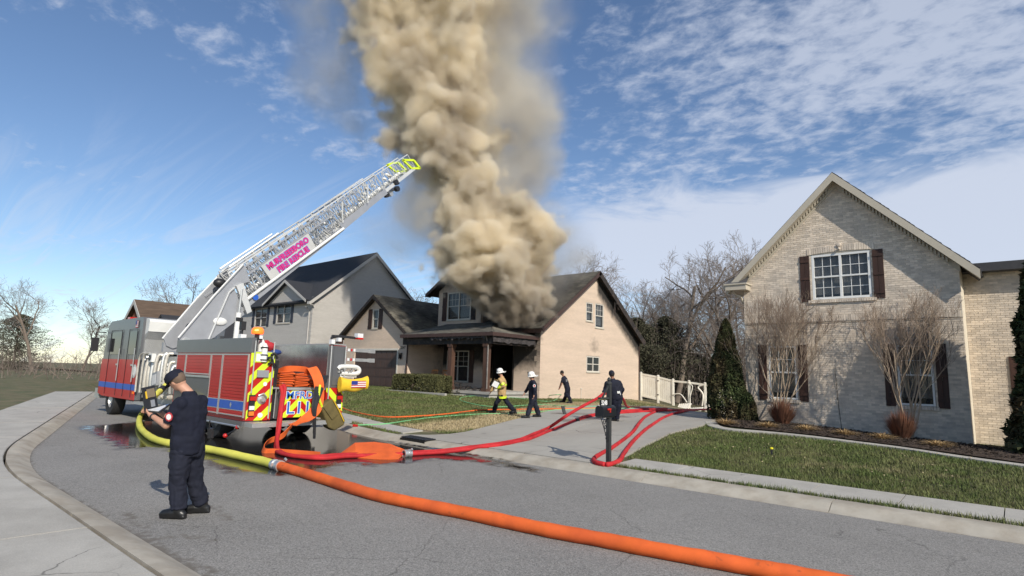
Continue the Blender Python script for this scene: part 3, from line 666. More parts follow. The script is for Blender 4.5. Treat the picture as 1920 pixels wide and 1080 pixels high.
# ------------------------------------------------------------------ right house: cream brick, front gable
def right_house():
    Yw = 20.9; XL, XR = -7.24, -1.1; ap = -4.17; gz = .2
    H = thing('brick_house', (-4.2, 20.9, .45), 'tall cream brick house with a steep beige trimmed front gable beside the driveway', 'house')
    O = (0, Yw, 0); U = (1, 0, 0); N = (0, -1, 0)
    rz = lambda x: 8.50-abs(x-ap)*1.0    # wall top under the rake
    holes = [(-5.0, -3.29, 4.57, 6.08), (-6.47, -5.57, 1.29, 3.08), (-2.77, -1.87, 1.29, 3.08)]
    w = MB(); top = [(XL, rz(XL)), (ap, 8.50), (XR, rz(XR))]
    wall(w, O, U, N, XL, XR, gz, top, holes, .25)
    w.box((XL, Yw+.25, gz), (XL+.25, 30, 5.4)); w.box((XR-.25, Yw+.25, gz), (XR, 22.3, 5.4)); w.box((XL+.25, 29.75, gz), (9.26, 30, 5.4)); w.box((XR, 22.3, gz), (9.26, 22.55, 5.4))
    w.build('wall', m_mortar, H)
    band = (XL, XR, 3.86, 4.065); arch = (-5.12, -3.17, 6.08, 6.30); sl = [(-5.12, -3.17, 4.47, 4.57), (-6.55, -5.49, 1.19, 1.29), (-2.85, -1.79, 1.19, 1.29), (-6.55, -5.49, 3.08, 3.285), (-2.85, -1.79, 3.08, 3.285)]
    cells = brick_field(lambda u, z: z < rz(u)+.04, XL, XR, gz+.01, 8.5, holes+[band, arch]+sl)
    lay_bricks(H, O, U, N, cells, m_brick, single=290, key=lambda c: (c[0]+4.4)**2*.8+(c[2]-3.2)**2*2 if c[0] < -2.85 else 99)
    s = MB()                               # soldier courses, arch and rowlock sills
    u = XL+.005
    while u < XR-.06: s.obox((u, Yw+.004, 3.868), (.058, 0, 0), (0, -.022, 0), (0, 0, .192)); u += .0677
    for a, b, c, d in [arch]+sl[3:]:
        n = int((b-a)/.0677)
        for i in range(n): dz_ = .05*(1-((i+.5)/n*2-1)**2) if (a, b, c, d) == arch else 0; s.obox((a+i*(b-a)/n+.004, Yw+.004, c+dz_+.004), ((b-a)/n-.009, 0, 0), (0, -.028, 0), (0, 0, d-c-.008))
    for a, b, c, d in sl[:3]:
        n = int((b-a)/.0677)
        for i in range(n): s.obox((a+i*(b-a)/n+.004, Yw+.004, c+.004), ((b-a)/n-.009, 0, 0), (0, -.065, -.012), (0, 0, d-c-.008))
    s.build('soldier_bricks', m_brick, H)['kind'] = 'stuff'
    # star ornament on the arch
    o = MB(); o.lathe((-4.14, Yw-.02, 6.33), [(.001, .05), (.06, .04), (.07, .0), (.10, .0), (.11, -.02)], 10, ax=(0, -1, 0)); o.ball((-4.14, Yw-.07, 6.2), .045, 5); o.build('wall_ornament', m_brick, H, smooth=True)
    # windows
    window(H, O, U, N, -4.99, 4.58, 1.69, 1.49, 2, (3, 2), .07, .09, 0, lower_grid=True)
    for x in (-6.46, -2.76): window(H, O, U, N, x, 1.30, .88, 1.77, 1, (3, 2), .055, .09, 0)
    for x, z, h in ((-5.35, 4.52, 1.5), (-3.24, 4.52, 1.5)): shutter(H, O, U, N, x, z, .30, h+.05, 2)
    for x in (-6.80, -5.52, -3.10, -1.82): shutter(H, O, U, N, x, 1.25, .28, 1.85, 2)
    # roof slabs
    Yf, Yb = 20.55, 30.3; apz = 8.72; eL = (-7.72, apz-(ap+7.72)*-1*-1) ; zl = apz-(-(-7.72)-4.17)
    R = MB(); ex = 3.55
    a = (ap-ex, Yf, apz-ex); b = (ap-ex, Yb, apz-ex); c = (ap, Yb, apz); d = (ap, Yf, apz)
    slope(R, a, b, c, d, .14); a2 = (ap+ex, Yf, apz-ex); b2 = (ap+ex, Yb, apz-ex); slope(R, a2, b2, c, d, .14)
    rf = R.build('roof', m_shing, H)
    k = sqrt(.5)
    shingle_poly(H, (ap+ex, Yf, apz-ex), (0, 1, 0), (-k, 0, k), (k, 0, k), [(0, 0), (9.75, 0), (9.75, ex/k), (0, ex/k)], m_shing, seed=4)
    for sgn in (-1, 1):
        # rake board, frieze and dentils
        q = MB(); q.prism([(ap, Yf-.03, apz-.03), (ap+sgn*ex, Yf-.03, apz-ex-.03), (ap+sgn*ex, Yf-.03, apz-ex-.29), (ap, Yf-.03, apz-.30)], (0, .03, 0)); q.build('rake_board', m_trim, H)
        q = MB(); q.prism([(ap, Yf, apz-.24), (ap+sgn*(ex-.02), Yf, apz-ex-.22), (ap+sgn*(ex-.02), Yf, apz-ex-.25), (ap, Yf, apz-.27)], (0, Yw-Yf, 0)); q.build('soffit', m_trim, H)
        q = MB(); q.prism([(ap, Yw-.035, apz-.26), (ap+sgn*(ex-.45), Yw-.035, apz-ex+.19), (ap+sgn*(ex-.45), Yw-.035, apz-ex-.01), (ap, Yw-.035, apz-.46)], (0, .03, 0)); q.build('frieze_board', m_trim, H)
        q = MB(); n = 30
        for i in range(n):
            t = .25+i*(ex-.9)/n; c_ = V((ap+sgn*t, 0, apz-t)); q.obox((c_.x-.025*1, Yw-.11, c_.z-.40), (.05, 0, -.05*sgn), (0, .075, 0), (.0, 0, .13))
        q.build('dentils', m_trim, H)['kind'] = 'stuff'
    # boxed eave return at the left, gutter and downpipe bend
    q = MB(); q.box((-7.72, 20.42, 5.02), (-7.0, 20.89, 5.2)); q.box((-7.76, 20.38, 5.2), (-6.96, 20.89, 5.25)); q.build('eave_return', m_trim, H)
    q = MB(); q.prism([(-7.72, 20.42, 5.251), (-6.98, 20.42, 5.251), (-7.05, 20.89, 5.52), (-7.65, 20.89, 5.52)], (0, .0, -.03)); q.build('return_roof', m_shing, H)
    q = MB(); q.tube([(-7.55, 20.6, 5.0), (-7.50, 20.7, 4.9), (-7.32, 20.85, 4.8), (-7.30, 21.0, 4.6)], .04, 8); q.build('downpipe', m_trim, H, smooth=True)
    q = MB(); q.box((-7.72, 20.9, 5.02), (-7.24, 30, 5.12)); q.tube([(-7.78, 20.5, 5.16), (-7.78, 30.2, 5.16)], .07, 8); q.build('gutter', m_trim, H)
    # cable along the band, faucet
    q = MB(); q.tube([(XL, Yw-.035, 3.84), (-5, Yw-.035, 3.83), (-3, Yw-.035, 3.84), (XR, Yw-.035, 3.85)], .009, 5); q.tube([(-4.44, Yw-.03, 2.35), (-4.40, Yw-.03, 1.4), (-4.33, Yw-.03, .45)], .007, 5); q.build('cable', m_dark, H)
    # recessed entry wall further right
    c2 = brick_field(lambda u, z: True, XR, 9.25, gz+.01, 5.3, [(-.2, .9, .5, 2.8)]); lay_bricks(H, (0, 22.3, 0), U, N, c2, m_brick)
    q = MB(); q.box((-.2, 22.26, .5), (.9, 22.29, 2.8)); q.build('door', m_shut, H)
    q = MB(); q.box((-1.5, 21.9, 5.3), (9.26, 30.3, 5.45)); q.prism([(-1.4, 21.9, 5.45), (9.26, 21.9, 5.45), (9.26, 30.3, 5.45), (-1.4, 30.3, 5.45)], (0, 0, .1)); q.build('entry_roof', m_shing, H)
    return H
right_house()
# ------------------------------------------------------------------ burning house
m_pb = mat('painted tan brick', (.70, .55, .425), .85, var=.05, vs=1.5, bump=.006, bs=7, stretch=(.3, .3, 3.0), c2=(.66, .52, .40), cs=.8)
brick_relief(m_pb, dark=.035)
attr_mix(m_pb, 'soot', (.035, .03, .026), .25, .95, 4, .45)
m_burnt = mat('charred wood', (.018, .015, .013), .8, var=.5, vs=8, bump=.01, bs=20, c2=(.05, .035, .028), cs=3)
m_bsh = mat('weathered brown shingle', (.135, .125, .102), .92, var=.25, vs=1.4, island=.25, bump=.004, bs=60, c2=(.07, .066, .058), cs=.5)
attr_mix(m_bsh, 'soot', (.022, .02, .018), .25, .95, 1.6, .8)
m_btrim = mat('brown painted trim', (.055, .028, .022), .6, var=.25, vs=4)
m_post = mat('stained cedar post', (.085, .042, .026), .7, var=.3, vs=6, stretch=(1, 1, .2))
m_ladgx = mat('sooty downpipe', (.20, .18, .16), .6, var=.3, vs=5)
m_door = mat('brown garage door', (.062, .036, .028), .5, var=.1, vs=2)
m_cream = mat('cream window vinyl', (.62, .58, .50), .5, var=.05)
def soot_shade_attr(ob, fn):
    w_ = np.array([v.co[:] for v in ob.data.vertices])+np.array(parent_origin(ob)); at = ob.data.attributes.new('soot', 'FLOAT', 'POINT'); at.data.foreach_set('value', fn(w_)); return ob
def burning_house():
    H = thing('burning_house', (-24, 27.2, .5), 'tan painted brick house on fire, soot blackened porch, smoke pouring from its roof', 'house')
    XE = -21.38; YF = 27.25; YB = 39.1; RY = 33.17; RZ = 8.93; sl = .694; Z0 = .0
    # east gable wall
    w = MB(); top = [(YF, 4.62), (RY, 8.70), (YB, 4.62)]
    hs = [(32.04, 32.88, 5.45, 6.72), (33.14, 34.22, 5.10, 6.77), (32.16, 33.76, 2.12, 3.18)]
    wall(w, (XE, 0, 0), (0, 1, 0), (1, 0, 0), YF, YB, Z0, top, hs, .22, .35)
    def sf(p):
        y, z = p[:, 1], p[:, 2]; line = 8.7-(y-RY)*sl; d = line-z; a = np.clip(2.1-d/.75, 0, 1)*(y > RY+.3)
        b = np.clip(.62-np.hypot((y-33.1)/.9, (z-3.75)/1.0)*.5, 0, 1)*(z > 3.2); c = np.clip(.5-np.hypot((y-35.3)/.5, (z-6.3)/.9)*.4, 0, 1)
        d2 = .16*(np.abs(y-32.2) < .2)*(z < 2.2)+.16*(np.abs(y-33.7) < .2)*(z < 2.2)+.10*(z < 1.0)
        return np.maximum(np.maximum(a, b), np.maximum(c, d2))
    soot_shade_attr(w.build('gable_wall', m_pb, H), sf)
    # front wall, back and far walls
    w = MB(); fh = [(-25.4, -23.5, .86, 3.6), (-29.45, -27.3, 1.2, 3.3)]
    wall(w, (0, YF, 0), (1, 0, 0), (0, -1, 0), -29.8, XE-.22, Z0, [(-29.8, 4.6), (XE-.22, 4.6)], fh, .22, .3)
    soot_shade_attr(w.build('front_wall', m_pb, H), lambda p: np.clip((p[:, 2]-1.7)/1.0, 0, 1)*.95+np.clip(1-np.abs(p[:, 0]+24.4)/1.9, 0, 1)*.45+.25*(p[:, 0] < -26.8))  # soot, with the porch's deep shade painted in as extra darkening at the left
    w = MB(); w.box((-33, YB-.2, Z0), (XE-.22, YB, 4.6)); w.box((-33, 31, Z0), (-32.8, YB-.2, 4.6)); w.build('rear_wall', m_pb, H)
    # quoins on the corner
    for k in range(12):
        z = .62+k*.335; L1, L2 = (.42, .26) if k % 2 == 0 else (.26, .42)
        q = MB(); q.box((XE-L1, YF-.014, z), (XE+.014, YF, z+.318)); q.box((XE, YF, z), (XE+.014, YF+L2, z+.318))
        soot_shade_attr(q.build('quoin', m_pb, H), lambda p: np.where((p[:, 1] < YF-.002) | (p[:, 0] < XE+.002), np.clip((p[:, 2]-1.6)/2, 0, .75), 0))
    for k in range(12):
        z = .85+k*.27; L2 = .42 if k % 2 == 0 else .26
        q = MB(); q.box((-29.8-L2, 24.186, z), (-29.786, 24.2, z+.255)); soot_shade_attr(q.build('quoin', m_pb, H), lambda p: 0*p[:, 0])
    # windows of the gable wall
    E_ = ((XE, 0, 0), (0, 1, 0), (1, 0, 0))
    window(H, *E_, 32.06, 5.47, .80, 1.23, 1, (3, 2), .06, .07, .05, m_cream); window(H, *E_, 33.16, 5.12, 1.04, 1.63, 1, (3, 2), .06, .07, .05, m_cream)
    window(H, *E_, 32.18, 2.14, 1.56, 1.02, 2, (1, 1), .07, .07, .05, m_cream, curtain=False)
    q = MB(); q.disc((XE+.04, 31.55, 1.05), (1, 0, 0), .05, .08, 8); q.tube([(XE+.03, 31.55, 1.0), (XE+.03, 31.55, .35)], .02, 6); q.build('spigot', m_cream, H)
    # main roof: front slope with a burnt-through hole, rear slope
    u = V((0, cos(atan2(sl, 1)), sin(atan2(sl, 1)))); nF = V((0, -u.z, u.y)); XW = -33.3; XO = XE+.38; Ye = 26.85; Ze = RZ-(RY-Ye)*sl; L_ = (RY-Ye)/u.y
    hole = (-26.0, -23.3, 2.2, 5.6)
    R = MB(); us = [XW, hole[0], hole[1], XO]; Of = V((0, Ye, Ze))
    for a, b, s0, s1 in ((XW, hole[0], 0, L_), (hole[1], XO, 0, L_), (hole[0], hole[1], 0, hole[2]), (hole[0], hole[1], hole[3], L_)):
        p = [V((a, 0, 0))+Of+u*s0, V((b, 0, 0))+Of+u*s0, V((b, 0, 0))+Of+u*s1, V((a, 0, 0))+Of+u*s1]; R.prism(p, -nF*.16)
    uB = V((0, -u.y, u.z)); Ob = V((0, 2*RY-Ye, Ze)); nB = V((0, u.z, u.y))
    R.prism([V((XW, 0, 0))+Ob, V((XO, 0, 0))+Ob, V((XO, 0, 0))+Ob+uB*L_, V((XW, 0, 0))+Ob+uB*L_], -nB*.16)
    R.build('roof', m_burnt, H)
    nz = lambda c: np.hypot((c[:, 0]+24.7)/1.9, (c[:, 1]-3.9)/2.3) < 1+.25*np.sin(c[:, 0]*9)*np.cos(c[:, 1]*7)
    shingle_poly(H, Of+nF*.002, (1, 0, 0), u, nF, [(XW, 0), (XO, 0), (XO, L_), (XW, L_)], m_bsh, skip=nz)
    shingle_poly(H, Ob+nB*.002, (1, 0, 0), uB, nB, [(XW, 0), (XO, 0), (XO, L_), (XW, L_)], m_bsh, seed=9)
    q = MB()
    for k in range(6): x = hole[0]+.25+k*.45; q.bar(Of+V((x, 0, 0))+u*2.2-nF*.12, Of+V((x, 0, 0))+u*(3.1+.9*((k*7) % 3)/2)-nF*.12, .05, .14)
    q.build('rafters', m_burnt, H)
    # rake boards and burnt soffit on the east side
    q = MB(); q.prism([V((XO, 0, 0))+Of-nF*.01, V((XO, 0, 0))+Of+u*L_-nF*.01, V((XO, 0, 0))+Of+u*L_-nF*.24, V((XO, 0, 0))+Of-nF*.24], (.03, 0, 0)); q.build('rake_board', m_btrim, H)
    q = MB(); q.prism([V((XO, 0, 0))+Ob-nB*.01, V((XO, 0, 0))+Ob+uB*L_-nB*.01, V((XO, 0, 0))+Ob+uB*L_-nB*.36, V((XO, 0, 0))+Ob-nB*.42], (.03, 0, 0)); q.build('rake_board', m_burnt, H)
    q = MB(); q.prism([V((XE+.01, 0, 0))+Ob-nB*.19, V((XO, 0, 0))+Ob-nB*.17, V((XO, 0, 0))+Ob+uB*L_-nB*.17, V((XE+.01, 0, 0))+Ob+uB*L_-nB*.19], -nB*.02); q.build('soffit', m_burnt, H)
    q = MB(); q.bar((XO-.1, 35.2, 7.1), (XO-.05, 35.15, 6.2), .07, .05); q.bar((XO-.15, 35.5, 7.0), (XO-.12, 35.75, 6.55), .1, .06); q.cbox((XO-.08, 35.45, 6.98), (.2, .35, .14)); q.bar((XO, 39.3, 4.6), (XO-.05, 39.5, 4.35), .1, .06); q.build('hanging_debris', m_burnt, H)
    # fascia, gutter at the front eave right of the porch; rear downpipe
    q = MB(); q.box((-25.0, Ye-.06, Ze-.24), (XO, Ye-.01, Ze-.02)); q.box((-25, Ye, Ze-.26), (XE, YF-.01, Ze-.22)); q.build('fascia', m_btrim, H)
    q = MB(); q.box((XE-.02, YB+.01, .2), (XE+.05, YB+.09, 4.5)); q.build('downpipe', m_btrim, H)
    # upper floor dormer over the porch
    D0, D1, DZ = -30.5, -26.35, 7.42; AX = -28.42; AZ = 9.1
    w = MB(); wall(w, (0, YF-.02, 0), (1, 0, 0), (0, -1, 0), D0, D1, 4.6, [(D0, DZ), (AX, 8.85), (D1, DZ)], [(-29.62, -27.3, 5.32, 7.28)], .2, .35)
    soot_shade_attr(w.build('dormer_wall', m_pb, H), lambda p: np.clip((p[:, 0]+28.2)/2.2, 0, 1)*.5+np.clip((p[:, 2]-6.9)/1.2, 0, .7))
    w = MB(); w.box((D0, YF+.18, 4.7), (D0+.18, 32.5, DZ)); soot_shade_attr(w.build('dormer_cheek', m_pb, H), lambda p: 0*p[:, 0]); w = MB(); w.box((D1-.18, YF+.18, 4.7), (D1, 32.5, DZ)); soot_shade_attr(w.build('dormer_cheek', m_pb, H), lambda p: np.full(len(p), .7))
    window(H, (0, YF-.02, 0), (1, 0, 0), (0, -1, 0), -29.6, 5.34, 2.28, 1.92, 2, (3, 2), .08, .08, .05, m_cream)
    shutter(H, (0, YF-.02, 0), (1, 0, 0), (0, -1, 0), -30.08, 5.3, .42, 2.0, 2); shutter(H, (0, YF-.02, 0), (1, 0, 0), (0, -1, 0), -27.26, 5.3, .42, 2.0, 2, m_burnt)
    R = MB(); ex = 3.0; ds = .62; zz = AZ-ex*ds
    slope(R, (AX-ex, 26.75, zz), (AX-ex, RY, zz), (AX, RY, AZ), (AX, 26.75, AZ), .15); slope(R, (AX+ex, 26.75, zz), (AX+ex, RY, zz), (AX, RY, AZ), (AX, 26.75, AZ), .15); R.build('dormer_roof', m_burnt, H)
    for sg in (-1, 1):
        S = V((-sg, 0, ds)).normalized(); n_ = V((sg*ds, 0, 1)).normalized(); shingle_poly(H, V((AX+sg*ex, 26.75, zz))+n_*.002, (0, 1, 0), S, n_, [(0, 0), (6.4, 0), (6.4, ex*sqrt(1+ds*ds)), (0, ex*sqrt(1+ds*ds))], m_bsh, seed=11+sg)
        q = MB(); q.prism([(AX, 26.72, AZ-.02), (AX+sg*ex, 26.72, zz-.02), (AX+sg*ex, 26.72, zz-.25), (AX, 26.72, AZ-.27)], (0, .03, 0)); q.build('rake_board', m_btrim, H)
        q = MB(); q.prism([(AX, 26.75, AZ-.2), (AX+sg*ex, 26.75, zz-.18), (AX+sg*ex, 26.75, zz-.2), (AX, 26.75, AZ-.22)], (0, .48, 0)); q.build('soffit', m_burnt, H)
    # porch: roof with hipped corner, posts, beam, floor
    PX0, PX1, PY, PZ, TZ = -29.45, -21.5, 23.2, 4.08, 5.10; TXR = -25.2
    A = V((PX0, PY, PZ)); B = V((PX1, PY, PZ)); C_ = V((PX1, YF+.02, PZ)); D = V((TXR, YF+.02, TZ)); E2 = V((PX0, YF+.02, TZ))
    R = MB(); R.prism([A, B, D, E2], (0, 0, -.14)); R.prism([B, C_, D], (0, 0, -.14)); R.build('porch_roof', m_burnt, H)
    d = (E2-A); S = d.normalized(); nn = V((0, -S.z, S.y)); Ls = d.length
    shingle_poly(H, A+nn*.003, (1, 0, 0), S, nn, [(0, 0), (PX1-PX0, 0), (TXR-PX0, Ls), (0, Ls)], m_bsh, seed=21)
    d2 = V((TXR-PX1, 0, TZ-PZ)); S2 = d2.normalized(); n2 = V((-S2.z, 0, S2.x)); n2 = n2 if n2.z > 0 else -n2
    shingle_poly(H, B+n2*.003, (0, 1, 0), S2, n2, [(0, 0), (YF-PY, 0), (YF-PY, d2.length)], m_bsh, seed=22)
    q = MB(); q.box((PX0, PY-.04, PZ-.2), (PX1+.04, PY, PZ-.0)); q.box((PX1, PY, PZ-.2), (PX1+.04, YF, PZ)); q.build('gutter', m_btrim, H)
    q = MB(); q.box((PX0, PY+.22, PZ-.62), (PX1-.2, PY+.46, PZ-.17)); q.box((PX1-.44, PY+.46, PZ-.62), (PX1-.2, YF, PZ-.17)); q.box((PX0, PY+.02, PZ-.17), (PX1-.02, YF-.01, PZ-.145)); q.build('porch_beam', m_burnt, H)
    for x, y in ((-22.25, 23.6), (-25.1, 23.6)):
        q = MB(); q.box((x-.15, y-.15, .84), (x+.15, y+.15, 3.46)); q.box((x-.2, y-.2, .84), (x+.2, y+.2, 1.02)); q.box((x-.19, y-.19, 3.3), (x+.19, y+.19, 3.459)); q.build('porch_post', m_post, H)
    q = MB(); q.box((-29.79, 23.3, .1), (-21.7, YF-.002, .82)); q.box((-29.79, 23.22, .7), (-21.62, YF-.004, .84)); q.build('porch_floor', m_conc, H)
    q = MB(); q.box((-25.6, 22.75, .3), (-23.4, 23.2, .62)); q.build('porch_step', m_conc, H)
    # torn, sagging soffit sheet on the porch's right side
    r = random.Random(4); q = MB(); vs = []; n = 18
    for i in range(n+1):
        y = PY+.1+(YF-PY-.3)*i/n
        for k in range(3): vs.append((PX1-.10+.03*sin(i*1.9+k)+.02*k, y, PZ-.17-k*.17-(.10*r.random()*(i % 3 == 0) if k == 2 else 0)))
    q.add(vs, [(i*3+k, i*3+k+1, (i+1)*3+k+1, (i+1)*3+k) for i in range(n) for k in range(2)])
    n = 40; vs = []
    for i in range(n+1):
        x = PX1-5.2+4.6*i/n
        for k in range(2): vs.append((x, PY+.05+.03*sin(i*2.1+k), PZ-.2-k*(.10+.16*r.random()**3)))
    q.add(vs, [(i*2, i*2+1, (i+1)*2+1, (i+1)*2) for i in range(n)])
    q.build('torn_soffit', mat('sooted sheet', (.045, .038, .036), .7, var=.6, vs=6), H)
    q = MB(); q.tube([(PX1-.6, PY+.1, PZ-.2), (PX1-.62, PY+.3, PZ-.55), (PX1-.55, PY+.25, PZ-.8), (PX1-.55, PY+.25, 1.0)], .04, 8); q.build('downpipe', m_ladgx, H, smooth=True)
    # porch window, burnt door opening with room behind
    window(H, (0, YF, 0), (1, 0, 0), (0, -1, 0), -29.42, 1.22, 2.1, 2.06, 2, (2, 3), .08, .08, .04, m_cream, curtain=False)
    shutter(H, (0, YF, 0), (1, 0, 0), (0, -1, 0), -27.25, 1.2, .4, 2.1, 2)
    q = MB(); q.box((-25.6, YF+.3, .8), (-25.58, YF+3, 3.8)); q.box((-23.3, YF+.3, .8), (-23.28, YF+3, 3.8)); q.box((-25.6, YF+3, .8), (-23.28, YF+3.02, 3.8)); q.box((-25.6, YF+.3, 3.7), (-23.28, YF+3, 3.72)); q.box((-25.6, YF+.23, .78), (-23.28, YF+3, .8)); q.build('burnt_room', m_dark, H)
    q = MB(); q.box((-25.5, YF-.03, .86), (-25.4, YF+.2, 3.65)); q.box((-23.5, YF-.03, .86), (-23.4, YF+.2, 3.65)); q.box((-25.5, YF-.03, 3.6), (-23.4, YF+.2, 3.72)); q.build('door_frame', m_burnt, H)
    # garage wing
    G0, G1, GY = -37.2, -29.8, 24.2; GA = -33.5; GZ = 7.0; ge = 4.15; gs = (GZ-4.05)/ge
    w = MB(); wall(w, (0, GY, 0), (1, 0, 0), (0, -1, 0), G0, G1, .4, [(G0, GZ-.18-3.7*gs), (GA, GZ-.18), (G1, GZ-.18-3.7*gs)], [(-35.8, -30.95, .4, 3.15), (-33.9, -33.24, 4.65, 6.0)], .25, .4)
    soot_shade_attr(w.build('garage_wall', m_pb, H), lambda p: np.clip(1-np.abs(p[:, 2]-(GZ-.2-np.abs(p[:, 0]-GA)*gs))/.9, 0, 1)*.34+np.clip((p[:, 0]+31.3)/1.5, 0, 1)*.1)
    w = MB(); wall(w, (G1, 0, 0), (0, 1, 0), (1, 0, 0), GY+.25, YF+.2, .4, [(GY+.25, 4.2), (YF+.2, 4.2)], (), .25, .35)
    soot_shade_attr(w.build('garage_side_wall', m_pb, H), lambda p: np.clip((p[:, 2]-3.1)/1.2, 0, .6)+np.clip((p[:, 1]-26)/1.4, 0, .5))  # soot, deepened towards the porch end to paint in the shade there
    w = MB(); w.box((G0, GY+.25, .4), (G0+.25, 31, 4.2)); w.box((G0+.25, 30.8, .4), (G1, 31, 4.2)); w.build('garage_rear_wall', m_pb, H)
    R = MB(); y0, y1 = 23.82, 31.6; zz = GZ-ge*gs
    for sg in (-1, 1): slope(R, (GA+sg*ge, y0, zz), (GA+sg*ge, y1, zz), (GA, y1, GZ), (GA, y0, GZ), .15)
    R.build('garage_roof', m_burnt, H)
    for sg in (-1, 1):
        S = V((-sg, 0, gs)).normalized(); n_ = V((sg*gs, 0, 1)).normalized(); LL = ge*sqrt(1+gs*gs); shingle_poly(H, V((GA+sg*ge, y0, zz))+n_*.002, (0, 1, 0), S, n_, [(0, 0), (y1-y0, 0), (y1-y0, LL), (0, LL)], m_bsh, seed=31+sg)
        q = MB(); q.prism([(GA, y0-.03, GZ-.02), (GA+sg*ge, y0-.03, zz-.02), (GA+sg*ge, y0-.03, zz-.26), (GA, y0-.03, GZ-.28)], (0, .03, 0)); q.build('rake_board', m_burnt, H)
        q = MB(); q.prism([(GA, y0, GZ-.2), (GA+sg*ge, y0, zz-.18), (GA+sg*ge, y0, zz-.2), (GA, y0, GZ-.22)], (0, GY-y0-.01, 0)); q.build('soffit', m_burnt, H)
        q = MB(); xq = GA+sg*(ge-.35); q.box((min(xq, GA+sg*ge), y0-.05, zz-.42), (max(xq, GA+sg*ge), GY-.01, zz-.15)); q.build('eave_return', m_btrim, H)
    q = MB(); q.box((GA+ge, y0, zz-.18), (GA+ge+.08, PY, zz-.02)); q.build('gutter', m_btrim, H)
    window(H, (0, GY, 0), (1, 0, 0), (0, -1, 0), -33.89, 4.66, .64, 1.33, 1, (1, 1), .06, .08, .05, m_cream)
    shutter(H, (0, GY, 0), (1, 0, 0), (0, -1, 0), -34.38, 4.62, .42, 1.4, 2); shutter(H, (0, GY, 0), (1, 0, 0), (0, -1, 0), -33.18, 4.62, .42, 1.4, 2)
    dr = MB(); dr.box((-35.8, GY+.12, .42), (-30.95, GY+.16, 3.15)); dr = dr.build('garage_door', m_door, H)
    for k in range(4):
        q = MB(); z = .75+k*.6; q.box((-35.79, GY+.095, z+.01), (-30.96, GY+.119, z+.585))
        for j in range(8): q.box((-35.7+j*.6, GY+.08, z+.07), (-35.7+j*.6+.5, GY+.095, z+.52))
        q.build('door_panel', m_door, dr)
    q = MB(); q.box((-35.92, GY-.02, 3.151), (-30.83, GY+.0, 3.28)); q.box((-30.95, GY-.02, .6), (-30.83, GY, 3.15)); q.build('door_trim', m_cream, H)
    q = MB(); q.cbox((-30.5, GY-.1, 2.75), (.14, .16, .3)); q.cbox((-30.5, GY-.1, 2.95), (.2, .2, .04)); q.tube([(-30.5, GY, 2.65), (-30.5, GY-.1, 2.55)], .02, 5); q.build('wall_lantern', m_dark, H)
    text_mesh('5247', .26, m_dark, H, frame_matrix((-30.38, GY-.012, 3.32), (1, 0, 0), (0, 0, 1)), 'house_number')
    q = MB(); q.tube([(-29.62, 24.0, 3.95), (-29.7, 24.1, 3.75), (-29.85, 24.14, 3.55), (-29.86, 24.14, .8)], .045, 8); q.build('downpipe', m_btrim, H, smooth=True)
    return H
burning_house()
